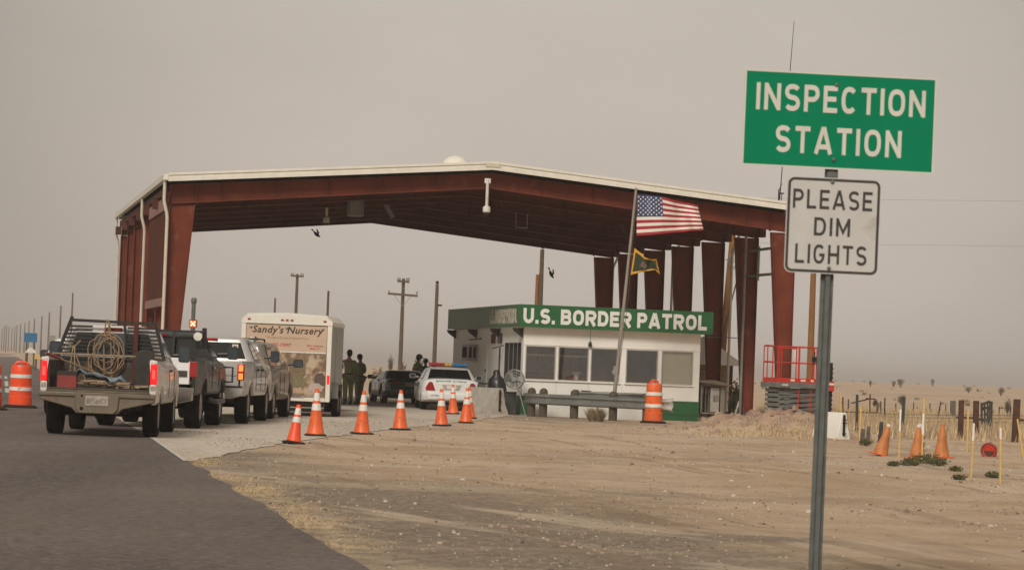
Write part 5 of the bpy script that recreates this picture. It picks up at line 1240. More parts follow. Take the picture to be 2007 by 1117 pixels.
    C['neb'] = (S((0, -.005, 1.475)), .098 * k, .085 * k); C['hem'] = (S((0, 0, .93)), .182 * k, .14 * k); C['wai'] = (C['wai'][0], .172 * k, .14 * k)
    vs, fs = skin_mesh(C, [('hem', 'wai'), ('wai', 'che'), ('che', 'neb')] + [(a + n_, c + n_) for n_ in 'lr' for a, c in (('sh', 'el'), ('el', 'wr'))] + [('che', 'shl'), ('che', 'shr')], 'hem')
    s_ = MB().add(vs, fs).build("shirt", shirt, t, smooth=60)
    C = {q: (fin[q][0], fin[q][1] + .03, fin[q][2] + .03) for q in ('pel', 'hpl', 'hpr', 'knl', 'knr', 'anl', 'anr')}
    vs, fs = skin_mesh(C, [('pel', 'hpl'), ('pel', 'hpr'), ('hpl', 'knl'), ('hpr', 'knr'), ('knl', 'anl'), ('knr', 'anr')], 'pel'); MB().add(vs, fs).build("trousers", legs, t, smooth=60)
    b = MB(); b.lathe([(.178 * k, -.03), (.182 * k, -.025), (.182 * k, .02), (.178 * k, .025)], 20, 0, Matrix.Translation(S((0, 0, .99))) @ Matrix.Diagonal((1, .74, 1, 1)), False); b.box(S((.19, .0, .93)), (.05, .12, .18)); b.box(S((-.185, .02, .95)), (.04, .09, .1)); b.build("belt", "black", t)
    b = MB()
    for sg in (-1, 1): 
        st = stride * sg; b.ball(S((sg * .13, .06 + st, .052)), .06 * k, 12, 0, (.85, 2.1, .88)); b.tube([S((sg * .12, -.02 + st, .06)), S((sg * .12, -.02 + st, .2))], .062 * k, 10)
    b.build("boots", "black", t)
    b = MB(); c = V(H((0, -.012, 1.685))); b.ball(c, .104 * k, 14, 0, (.88, 1.08, .98)); c = V(H((0, -.03, 1.63))); b.ball(c, .085 * k, 12, 0, (.95, .95, .9)); b.build("hair", "hair", t, smooth=80)
    if cap:
        b = MB(); c = V(H((0, .0, 1.705))); b.ball(c, .112 * k, 14, 0, (.92, 1.08, .8)); q = [V(H((x, yy, 1.70))) for x, yy in ((-.075, .08), (-.06, .17), (0, .195), (.06, .17), (.075, .08))]; b.prism(q, (0, 0, .012)); b.build("cap", cap, t, smooth=70)
    if hood:
        b = MB(); pts = [V(S((.115 * math.cos(a), -.03, 1.62 + .125 * math.sin(a)))) for a in (math.pi * i / 12 for i in range(-1, 14))]; b.tube(pts, .02, 8); b.build("collar_rim", "label_white", t)
    if shirt == "uniform":
        b = MB(); b.box(S((0, -.125, 1.40)), (.2, .01, .045)); b.box(S((.215, -.0, 1.38)), (.012, .07, .08)) ; b.build("badge", "patch", s_)
    return t
person("taller agent in green uniform with his back turned, reaching to the van window", gp(681, 793.5), R(18), 1.82, {'l': ((-.34, .10, 1.20), (-.36, .36, 1.30)), 'r': ((.29, -.06, 1.15), (.24, .12, .97))}, turn=R(25), stride=.10)
person("shorter agent in green uniform looking down with hands held together in front", gp(703, 792), R(48), 1.70, {'l': ((-.27, .02, 1.15), (-.06, .22, 1.02)), 'r': ((.27, .02, 1.15), (.05, .22, 1.0))}, nod=R(-22), stride=.03)
a3 = at(819, 716, 113); person("agent in dark olive uniform and cap behind the green saloon car", V((a3.x, 113, 0)), R(-62), 1.80, {'r': ((.28, .02, 1.13), (.12, .24, 1.02))}, nod=R(-20), cap="uniform_b")
a4 = at(834, 716, 113.6); person("dark haired person in a dark jacket with pale collar beside the capped agent", V((a4.x, 113.6, 0)), R(25), 1.66, None, nod=R(-18), shirt="jacket", legs="jacket", hood=True)

# ================================================================ CONES AND BARRELS
def cone_parts(t, h, body="orange", base=.19, collars=True, basem="cone_base"):
    rb, rt = .155 * h / .84, .032
    f = lambda z: lerp(rb, rt, z / h)
    b = MB(); b.lathe([(rb + .012, .03), (rb, .05), (f(.3 * h), .3 * h), (f(.62 * h), .62 * h), (rt + .004, h - .01), (rt - .006, h), (.012, h), (.01, h - .05)], 24, 0, None, False); b.build("cone_body", body, t)
    b = MB(); q = rrect(0, base, -base, base, .05, 3); b.loft([[p + V((0, 0, z)) for p in q] for z in (0, .025)] + [[V((p.x * .86, p.y * .86, .04)) for p in q]]); b.build("cone_base", basem, t)
    if collars:
        for z0, z1 in ((.54 * h, .68 * h), (.74 * h, .91 * h)):
            b = MB(); b.lathe([(f(z0) + .0035, z0), (f(z1) + .0035, z1)], 24, 0, None, False); b.build("reflective_collar", "collar", t)
GR = "traffic cones along the lane edge"
def G3(p): return V((p.x, p.y, max(0.012, G(p.x, p.y)) if apron_d(p) < 0 else G(p.x, p.y) + .004))
c0 = thing("traffic_cone", "tall traffic cone at the concrete edge just behind the small leaning cone", "traffic cone", G3(gp(618, 855)), R(10), GR); cone_parts(c0, .88)
for px, py, lab in ((709, 851, "tall traffic cone alone between the two agents and the camera"), (784, 843, "tall traffic cone in front of the dark green saloon car"), (865, 835, "tall traffic cone before the left half of the patrol car"),
                    (888, 812, "traffic cone closest to the patrol car bumper"), (913, 829.5, "traffic cone before the right tail lamp of the patrol car, nearer of an overlapping pair"), (920.5, 821, "traffic cone half hidden behind another near the right of the patrol car")):
    c = dup(c0, G3(gp(px, py)), R(rnd.uniform(0, 90)), lab, GR); s_ = rnd.uniform(.93, .99); c.scale = (s_, s_, s_); c.rotation_euler = (R(rnd.uniform(-2, 2)), R(rnd.uniform(-2.5, 2.5)), c.rotation_euler.z)
c = thing("traffic_cone", "small bright orange cone leaning at the asphalt end of the row", "traffic cone", G3(gp(575, 870)), R(20), GR); cone_parts(c, .66, "bright_orange", .17); c.rotation_euler = (R(-3), R(7), R(20))
def barrel(label, loc, h, r0, rz=0, damaged=False):
    t = thing("traffic_barrel", label, "traffic barrel", loc, rz, "orange and white traffic barrels")
    f = lambda z: lerp(r0, r0 * .84, z / h); b = MB(); prof = [(f(.05), .05)]
    lv = (.26, .50, .74, .96)
    for k, a in enumerate(lv):
        z = a * h; prof += [(f(z) + .008, z - .03), (f(z) + .008, z), (f(z) - .006, z + .012)] if k < 3 else [(f(z), z), (f(z) * .93, h)]
    prof.append((.02, h)); b.lathe(prof, 28)
    b.build("barrel_body", "orange" if damaged else "bright_orange", t, smooth=25)
    for a0, a1 in ((.40, .485), (.70, .785)):
        b = MB(); b.lathe([(f(a0 * h) + .0105, a0 * h), (f(a1 * h) + .0095, a1 * h)], 28, 0, None, False); b.build("reflective_band", "collar", t)
    b = MB(); b.lathe([(r0 * 1.42, 0), (r0 * 1.45, .03), (r0 * 1.2, .065), (r0 * .9, .07)], 24); b.build("barrel_base", "cone_base", t)
    b = MB(); b.tube([(-.62 * f(h), 0, h - .01), (-.60 * f(h), 0, h + .045), (-.4 * f(h), 0, h + .075), (.4 * f(h), 0, h + .075), (.60 * f(h), 0, h + .045), (.62 * f(h), 0, h - .01)], .028, 8); b.build("handle", "bright_orange", t)
    return t
q = gp(1280, 829); barrel("scuffed orange barrel in front of the guardrail and booth", V((q.x, q.y, G(q.x, q.y))), 1.13, .265, R(40), True)
q = gp(39, 799); barrel("bright orange barrel with handle on the asphalt at the left", V((q.x, q.y, .006)), 1.02, .285, R(8))
q = gp(-21, 803); barrel("orange barrel cut off by the left edge of the picture", V((q.x, q.y, .006)), 1.02, .285, R(8))

# ================================================================ FRONT OF THE BOOTH: barriers, rail, fan, shed, flags
def jersey(label, loc, rz, L, h=.81, m="conc", kw=1.0):
    t = thing("concrete_barrier", label, "concrete barrier", loc, rz, "concrete barriers")
    pr = [(.30, 0), (.30, .08), (.19, .33), (.105, h - .02), (.085, h)]
    pr = [(x * kw, z) for x, z in pr]; pr = pr + [(-x, z) for x, z in reversed(pr)]
    b = MB(); b.prism([(x, 0, z) for x, z in pr], (0, L, 0)); b.build("barrier_body", m, t, bevel=.012)
    b = MB(); b.prism([(-.035, -.006, h - .05), (.035, -.006, h - .05), (.035, -.006, .1), (-.035, -.006, .1)], (0, .004, 0))
    for z in (.16, .40, h - .16): b.ring((0, -.03, z), .045, .010, 12, 0, 'Z')
    b.tube([(0, -.03, .1), (0, -.03, h - .06)], .012, 6); b.build("joint_hardware", "chassis", t); return t
jersey("short concrete barrier standing end on at the lane corner of the booth", V((-.28, 91.6, .0)) + V((.05, 0, 0)), R(28), 1.9, .80)
jersey("pale concrete barrier lying behind the left part of the guardrail", V((.75, 92.0, 0)) , R(-83), 2.35, .62, "conc_pale")
jersey("pale concrete barrier lying behind the middle of the guardrail", V((3.45, 91.6, 0)), R(-83) + math.pi, .1, .62, "conc_pale") if False else jersey("pale concrete barrier lying behind the right part of the guardrail", V((2.70, 90.9, 0)), R(-90), 1.45, .62, "conc_pale")
q = gp(1653, 866); jersey("white concrete barrier standing end on in the dirt beside the sign post", V((q.x, q.y, G(q.x, q.y) - .03)), R(30), 1.0, .64, "white_wall", .62)

b = MB(); b.tube([(0, 0, 0), (0, 0, .86), (.02, 0, .9), (.75, .1, .9)], .022, 8); b.tube([(.75, .1, .9), (.75, .1, 0)], .022, 8)
q = at(937, 770, 93.6); tag(b.build("handrail", "black_metal", None, loc=V((q.x, 93.6, .01))), "black tubular handrail between the patrol car and the booth", "handrail")
b = MB(); b.lathe([(.30, 0), (.31, .1), (.28, .38), (.22, .5), (.12, .62), (.105, .74), (.07, .78), (.02, .79)], 18)
for v_i in range(len(b.v)):
    x, y, z = b.v[v_i]; kk = 1 + .18 * noise.noise(V((x * 9, y * 9, z * 5))); b.v[v_i] = (x * kk - .05 * z, y * kk, z)
q = at(975, 755, 92.8); tag(b.build("plastic_bundle", "dark_bag", None, loc=V((q.x, 92.9, .55)), smooth=70), "black plastic draped bundle on top of the dark bin behind the barrier", "bundle")
b = MB(); b.lathe([(.30, 0), (.33, .05), (.33, .5), (.34, .54), (.3, .55)], 20); tag(b.build("bin", "dark_post", None, loc=V((q.x, 92.9, .0))), "dark bin behind the end on concrete barrier", "bin")
b = MB(); q = at(994, 785, 92.75); b.span((-.26, -.12, 0), (.26, .12, .66)); b.span((-.28, -.14, .66), (.28, .14, .70)); tag(b.build("crate", "dark_post", None, loc=V((q.x, 92.55, .0)), rotz=CR, bevel=.02), "dark box standing below the round fan", "box")
def fan():
    q = at(1008, 743, 92.1); t = thing("pedestal_fan", "grey round pedestal fan at the lane corner of the booth", "fan", V((q.x + .25, 92.1, .0)), R(-12)); c = V((-.25, 0, q.z))
    b = MB()
    for rr_ in (.285, .22, .15, .08): b.ring(c + V((0, -.07, 0)), rr_, .006 if rr_ < .28 else .014, 28)
    for rr_ in (.285, .2, .1): b.ring(c + V((0, .09, 0)), rr_, .006 if rr_ < .28 else .014, 28)
    for k in range(28):
        a = 2 * math.pi * k / 28; d = V((math.cos(a), 0, math.sin(a))); b.tube([c + d * .285 + V((0, .09, 0)), c + d * .285 + V((0, -.07, 0)), c + d * .06 + V((0, -.075, 0))], .004, 5)
    b.build("guard", "galv", t)
    b = MB()
    for k in range(3):
        a = 2 * math.pi * k / 3; d = V((math.cos(a), 0, math.sin(a))); e = V((-math.sin(a), .35, math.cos(a))); b.prism([c + d * .05, c + d * .12 + e * .09, c + d * .26 + e * .10, c + d * .26 - e * .04, c + d * .1 - e * .03], (0, .006, 0))
    b.build("blades", "door_grey", t)
    b = MB(); b.lathe([(.07, -.06), (.08, 0), (.07, .1)], 14, 0, Matrix.Translation(c) @ Matrix.Rotation(R(90), 4, 'X')); b.tube([c + V((0, .1, -.02)), c + V((.15, .06, -.4)), V((.12, .05, .03))], .022, 8); b.lathe([(.26, 0), (.26, .02), (.05, .05)], 18, 0, Matrix.Translation((.12, .05, 0))); b.build("stand", "galv", t)
fan()
# W beam guardrail with round topped timber posts and flared end
def rail_profile(): return [(-.0, -.155), (-.07, -.12), (-.075, -.08), (-.015, -.03), (-.015, .03), (-.075, .08), (-.07, .12), (0, .155)]
t = thing("guardrail", "long grey corrugated guardrail on timber posts in front of the booth", "guardrail", V((.62, 91.0, 0)), 0)
P0, P1_ = V((.62, 91.0, 0)), at(1322, 800, 87.0); P1_.z = 0
dirv = (P1_ - P0); Lr = dirv.length; dr = dirv / Lr; nr = V((dr.y, -dr.x, 0))
def rp(s, off, z): return dr * s + nr * -off * -1 * 0 + nr * (-off) + V((0, 0, z))
zc = lambda s: .53 - .0 * s
b = MB(); rings = []
for s in [Lr * i / 12 for i in range(13)]: rings.append([rp(s - .15, x, zc(s) + z) for x, z in rail_profile()])
b.loft(rings, closed=False, caps=False); b.build("rail", "galv", t, solid=.012)
b = MB(); rs = []
for s, k in ((Lr - .5, 1.03), (Lr - .25, 1.06), (Lr - .02, 1.3)): rs.append([rp(s, x - .012, zc(s) + z * k) for x, z in rail_profile()])
b.loft(rs, closed=False, caps=False); b.build("end_terminal", "door_grey", t, solid=.012)
b = MB()
for i in range(14):
    s = .3 + i * (Lr - .8) / 13; b.lathe([(.018, 0), (.012, .012), (.001, .014)], 8, 0, Matrix.Translation(rp(s, -.012, zc(s))) @ Matrix.Rotation(R(90), 4, 'X'))
b.build("bolts", "chassis", t)
for px in (1031, 1059, 1120, 1196, 1262):
    lo, hi = 0, Lr
    for _ in range(30):
        mid = (lo + hi) / 2; c = P0 + dr * mid; x_ = (CM.transposed() @ (c + V((0, 0, .5 - EYE)))); ppx = 1003.5 + FPX * x_.x / -x_.z
        if ppx < px: lo = mid
        else: hi = mid
    s = lo; b = MB(); rad = .125
    prof = [(rad, -.25), (rad, .66 + .0), (rad, .74)] + [(rad * math.cos(a), .74 + .12 * math.sin(a)) for a in (R(15), R(35), R(55), R(75), R(89))]
    b.lathe(prof, 18); b.build("post", "wood_post", t, loc=dr * s - nr * .13 + V((0, 0, 0)))
# older low rail behind it
t = thing("guardrail", "short dark grey guardrail section tight against the booth front", "guardrail", V((2.0, 92.25, 0)), R(4))
b = MB(); rings = [[V((s, x, .70 + z * .62)) for x, z in rail_profile()] for s in (0, 1.1, 2.3)]; b.loft(rings, closed=False, caps=False); b.build("rail", "galv", t, solid=.012)
for s in (.9, 2.0): b = MB(); b.span((s - .06, .02, 0), (s + .06, .16, .74)); b.build("post", "wood_post", t, bevel=.01)
b = MB(); b.span((.0, -.05, .79), (.12, .03, .84)); b.span((.2, -.04, .795), (.5, .04, .825)); b.build("loose_bracket", "scrap_dark", t)

def shed():
    q = at(1373, 826, 93.9); t = thing("meter_shed", "small grey lean to shed with open front between booth and red column", "shed", V((q.x, 93.9, 0)), CR)
    w_, d, h = .74, .62, 1.18
    b = MB(); b.span((-.02, 0, .24), (.03, d, h)); b.span((w_ - .03, 0, 0), (w_, d, h)); b.span((.03, d - .03, .24), (w_ - .03, d, h)); b.span((.03, 0, .24), (w_ - .03, d - .03, .28)); b.span((.03, 0, h - .09), (w_ - .03, .03, h)); b.span((w_ - .30, .0, 0), (w_ - .03, .03, .24)); b.span((w_ - .14, -.0, .28), (w_ - .03, .03, h - .09)); b.build("wall", "shed", t, bevel=.006)
    b = MB(); b.prism([(-.1, -.18, h + .02), (w_ + .14, -.18, h - .07), (w_ + .14, -.18, h - .03), (w_ * .55, -.18, h + .10), (-.1, -.18, h + .07)], (0, d + .3, 0)); b.build("roof", "shed_roof", t)
    b = MB(); b.span((w_ - .44, .05, .3), (w_ - .16, .2, h - .12)); b.build("meter_box", "door_grey", t, bevel=.01); b = MB(); b.span((w_ - .36, .04, .62), (w_ - .18, .049, .82)); b.build("meter_face", "shed", t)
    b = MB()
    for x in (.06, .16, .25): b.tube([(x, .1, .28), (x, .1, h - .1)], .018, 6)
    b.span((.05, .08, h - .3), (.09, .12, h - .1)); b.span((.14, .08, h - .32), (.19, .12, h - .1)); b.build("conduit", "shed_roof", t)
shed()
def cabin():
    q = at(1388, 700, 104.5); t = thing("cabin", "pale cabin with tan siding behind the red column and shed", "cabin", V((q.x - 1.2, 103.0, 0)), CR)
    b = MB(); b.span((0, 0, 0), (1.95, 4, 1.78)); b.build("wall", "siding", t); b = MB()
    for k in range(9): b.span((-.01, -.012, .1 + k * .19), (1.96, -.002, .12 + k * .19))
    b.build("siding_lines", "shed_roof", t)
    b = MB(); b.prism([(-.2, -.25, 1.78), (2.2, -.25, 1.78), (2.2, -.25, 1.9), (1.0, -.25, 2.7), (-.2, -.25, 2.7)], (0, 4.5, 0)); b.build("roof", "white_wall", t)
    b = MB(); b.span((1.86, -.03, 0), (2.0, -.0125, 1.78)); b.build("corner_board", "lattice", t)
cabin()

# flagpole and its two flags
fb_ = gp(1199, 824); ft = at(1246.5, 373, fb_.y - .4)
fz = G(fb_.x, fb_.y); b = MB(); b.tube([V((0, 0, 0)), ft - V((fb_.x, fb_.y, fz))], [.062, .036], 12); fp = thing("flagpole", "tall leaning aluminium flagpole in front of the booth", "flagpole", V((fb_.x, fb_.y, fz)), 0)
b.build("pole", "pole_alu", fp); b = MB(); d = ft - V((fb_.x, fb_.y, fz)); b.lathe([(.05, 0), (.06, .03), (.02, .07)], 12, 0, Matrix.Translation(d)); b.build("truck_cap", "pole_alu", fp)
b = MB(); b.tube([d * .985 + V((.05, -.02, 0)), d * .55 + V((.10, -.03, 0)), d * .2 + V((.06, -.02, 0))], .009, 5); b.build("halyard", "wire", fp)
YF = ft.y - .02
def flag_point(pts, YF, amp, u, v):
    """pts: rows of control pixels (top row, bottom row) left to right"""
    top, bot = pts; n = len(top) - 1; k = min(n - 1, int(u * n)); f = u * n - k; f = f * f * (3 - 2 * f) * .35 + f * .65
    T_ = [lerp(top[k][i], top[k + 1][i], f) for i in (0, 1)]; B_ = [lerp(bot[k][i], bot[k + 1][i], f) for i in (0, 1)]
    px, py = lerp(T_[0], B_[0], v), lerp(T_[1], B_[1], v)
    return at(px, py, YF + amp * u * math.sin(u * 10 + v * 2.2) - .05 * u + .35 * amp * u * math.sin(u * 23 - v * 3) + amp * .8 * math.exp(-((u - .8) ** 2 * 60 + (v - .1) ** 2 * 20)))
US = ([(1248.5, 381.5), (1272, 383), (1298, 386), (1322, 393), (1346, 398), (1366.5, 402)], [(1247.5, 463), (1274, 461), (1302, 458.5), (1330, 455.5), (1356, 453), (1379.5, 452)])
def flag(name, label, pts, nu, nv, colour, mats_, amp, extra=None, mid=None):
    b = MB()
    for j in range(nv + 1):
        for i in range(nu + 1):
            u, v = i / nu, j / nv; uu = u
            p = flag_point(pts, YF, amp, u, v)
            if mid: p = p + mid(u, v)
            b.v.append(tuple(p - ft))
    for j in range(nv):
        for i in range(nu):
            a = j * (nu + 1) + i; b.f.append((a, a + 1, a + nu + 2, a + nu + 1)); b.m.append(colour((i + .5) / nu, (j + .5) / nv))
    o = b.build(name, mats_, None, loc=ft, smooth=180, recalc=False, solid=.006); return tag(o, label, "flag")
def usc(u, v):
    if u < .405 and v < 7 / 13: return 2
    return 0 if int(v * 13) % 2 == 0 else 1
usf = flag("national_flag", "striped red and white flag with a starry blue corner flying from the flagpole", US, 60, 39, usc, ["flag_red", "flag_white", "flag_blue"], .15)
b = MB()
for r_ in range(9):
    for c_ in range(6 if r_ % 2 == 0 else 5):
        u = .405 * ((c_ * 2 + (1 if r_ % 2 == 0 else 2)) / 12); v = (7 / 13) * (r_ + 1) / 10
        p = flag_point(US, YF, .15, u, v) - ft; star = []
        for k in range(10): rad = .034 if k % 2 == 0 else .015; a = math.pi / 2 + k * math.pi / 5; star.append(p + V((rad * math.cos(a), -.016, rad * math.sin(a))))
        b.prism(star, (0, .006, 0))
b.build("stars", "flag_white", usf); b_ = usf.children[0]
GF = ([(1243.5, 486), (1259, 498), (1263, 504), (1272, 507), (1281, 508.5), (1286, 507.5)], [(1236, 539), (1248, 536), (1259, 533), (1270, 531), (1284, 529), (1294, 539)])
def gfc(u, v): return 1 if (v < .10 or v > .89 or u < .055 or u > .93) else 0
gf = flag("agency_flag", "small dark green flag with gold border and badge hanging below the striped flag", GF, 40, 26, gfc, ["flag_green", "flag_gold"], .13)
b = MB()
def spot(cu, cv, ru, rv, mi, off, n=14, wob=0):
    b.prism([flag_point(GF, YF, .13, cu + ru * math.cos(2 * math.pi * k / n) * (1 + wob * math.sin(k * 2.7)), cv + rv * math.sin(2 * math.pi * k / n)) - ft + V((0, -off, 0)) for k in range(n)], (0, .003, 0), mi)
spot(.38, .60, .16, .27, 1, .012); spot(.37, .50, .10, .20, 0, .016, 12, .25)
b.build("badge", ["badge", "badge_grey"], gf)

# small birds in the wind
def bird(label, p, rot, s=1.0):
    b = MB(); b.loft([[V((yy, r_ * math.cos(a), r_ * 1.1 * math.sin(a) + dz)) for a in (2 * math.pi * k / 8 for k in range(8))] for yy, r_, dz in ((-.19, .004, .02), (-.15, .02, .015), (-.08, .05, .0), (.02, .065, -.005), (.10, .05, .0), (.14, .038, .015), (.18, .03, .02), (.205, .006, .015))])
    for sg in (-1, 1): b.prism([(.08, sg * .04, .03), (-.02, sg * .05, .05), (-.16, sg * .11, .10), (-.10, sg * .12, .11), (.05, sg * .09, .07)], (0, 0, .012))
    b.prism([(-.14, -.015, .02), (-.28, -.05, .02), (-.28, .05, .02), (-.14, .015, .02)], (0, 0, .008))
    o = tag(b.build("bird", "bird", None, loc=p), label, "bird"); o.rotation_euler = rot; o.scale = (s, s, s)
bird("dark bird in flight below the left of the shelter roof", at(620, 459, 96), (R(25), R(38), R(-20)), .78)
bird("dark bird in flight right of the tall pole behind the booth roof", at(1080, 537, 100), (R(30), R(62), R(-15)), .8)
# ================================================================ ROADSIDE SIGN IN FRONT
SY = 19.5
sb = at(1607, 860, SY); sz = G(sb.x, sb.y) - .1
sg_ = thing("road_sign", "green INSPECTION STATION sign above a pale PLEASE DIM LIGHTS sign on one steel post", "road sign", V((sb.x, SY, sz)), R(4))
sg_.rotation_euler = (0, R(.35), R(4))
def sl_(px, py):       # photograph point to the sign's own plane
    p = at(px, py, SY); return V((p.x - sb.x, 0, p.z - sz))
b = MB(); top = sl_(1640, 150).z
b.loft([[V((x, y, z)) for x, y in ((-.042, .03), (-.042, .022), (-.018, .020), (-.014, -.012), (.014, -.012), (.018, .020), (.042, .022), (.042, .03), (.020, .032), (.016, .0), (-.016, .0), (-.020, .032))] for z in (0, top)]); b.build("post", "sign_post", sg_)
b = MB(); z = .4
del z
def rounded(cx, cz, w_, h, r, n=6):
    return [V((cx + p.x, 0, cz + p.y)) for p in rrect(0, w_ / 2, -h / 2, h / 2, r, n)]
def panel(name, cx, cz, w_, h, r, m, y=-.028):
    b = MB(); b.prism([p + V((0, y, 0)) for p in rounded(cx, cz, w_, h, r)], (0, .0035, 0)); return b.build(name, m, sg_)
c = (sl_(1460, 138) + sl_(1833, 158) + sl_(1450, 320) + sl_(1826, 341)) / 4; c.x -= .014; gw, gh = 1.235, .612
gpan = panel("green_panel", c.x, c.z, gw, gh, .012, "sign_green"); yf = -.028
def border(cx, cz, w_, h, r, t, mi_name, par, y):
    a = rounded(cx, cz, w_, h, r); q = rounded(cx, cz, w_ - 2 * t, h - 2 * t, max(.004, r - t)); n = len(a); b = MB()
    b.add([p + V((0, y - .0008, 0)) for p in a] + [p + V((0, y - .0008, 0)) for p in q], [(i, (i + 1) % n, n + (i + 1) % n, n + i) for i in range(n)]); b.build("border", mi_name, par)
border(c.x, c.z, gw, gh, .012, .011, "sign_letters", gpan, yf)
b = MB(); stroke_text(b, "INSPECTION", (c.x - .540, yf - .001, c.z + .052), (1, 0, 0), (0, 0, 1), .172, 1.09, s=.185, k=.98, gap=.20, depth=.0012); b.build("upper_lettering", "sign_letters", gpan)
b = MB(); stroke_text(b, "STATION", (c.x - .405, yf - .001, c.z - .213), (1, 0, 0), (0, 0, 1), .172, .81, s=.185, k=.98, gap=.22, depth=.0012); b.build("lower_lettering", "sign_letters", gpan)
c = (sl_(1543, 347) + sl_(1727, 353) + sl_(1718, 541) + sl_(1533, 533)) / 4; c.x -= .014; ww, wh = .605, .612
wp = panel("white_panel", c.x, c.z, ww, wh, .045, "sign_white", -.030); yw = -.030
border(c.x, c.z, ww - .012, wh - .012, .042, .017, "sign_black", wp, yw)
b = MB(); stroke_text(b, "PLEASE", (c.x - .262, yw - .001, c.z + .105), (1, 0, 0), (0, 0, 1), .122, .51, s=.15, k=.9, gap=.22, depth=.0012); b.build("lettering", "sign_black", wp); b = MB(); stroke_text(b, "DIM", (c.x - .12, yw - .001, c.z - .064), (1, 0, 0), (0, 0, 1), .115, .232, s=.15, k=.9, gap=.22, depth=.0012); b.build("lettering", "sign_black", wp); b = MB(); stroke_text(b, "LIGHTS", (c.x - .235, yw - .001, c.z - .243), (1, 0, 0), (0, 0, 1), .122, .46, s=.15, k=.9, gap=.22, depth=.0012)
b.build("lettering", "sign_black", wp)
b = MB()
for px, py in ((1642, 168), (1634, 314), (1634, 358), (1624, 526)):
    p = sl_(px, py); b.lathe([(.014, 0), (.012, .006), (.002, .009)], 8, 0, Matrix.Translation((0.0, -.031, p.z)) @ Matrix.Rotation(R(90), 4, 'X'))
p = sl_(1634, 344); b.span((-.035, -.026, p.z - .016), (.035, -.013, p.z + .02)); b.build("bolts", "sign_post", sg_)

# ================================================================ LANE SIGNAL
q = at(378, 640, 82.0)
t = thing("lane_signal", "lane signal with a lit red X below a tall capped post at the left lane", "signal", V((q.x, 82.0, .01)), 0)
zx = at(377.5, 635, 82.0).z; zt = at(378, 584, 82).z
b = MB(); b.tube([(0, 0, 0), (0, 0, zx - .10)], .06, 10); b.tube([(0, 0, zx + .10), (0, 0, zt - .12)], .055, 10); b.lathe([(.06, 0), (.075, .03), (.075, .12), (.05, .16)], 12, 0, Matrix.Translation((0, 0, zt - .16))); b.build("post", "sign_post", t)
b = MB(); b.span((-.105, -.02, zx - .105), (.105, .08, zx + .105)); hsg = b.build("signal_housing", "black", t, bevel=.012)
b = MB(); b.span((-.088, -.026, zx - .088), (.088, -.021, zx + .088)); b.build("signal_face", "x_back", hsg)
b = MB()
for a in (45, -45): b.box((0, -.032 - (.003 if a > 0 else 0), zx), (.17, .006, .035), 0, Matrix.Rotation(R(a), 3, 'Y'))
b.build("x_symbol", "x_glow", hsg)

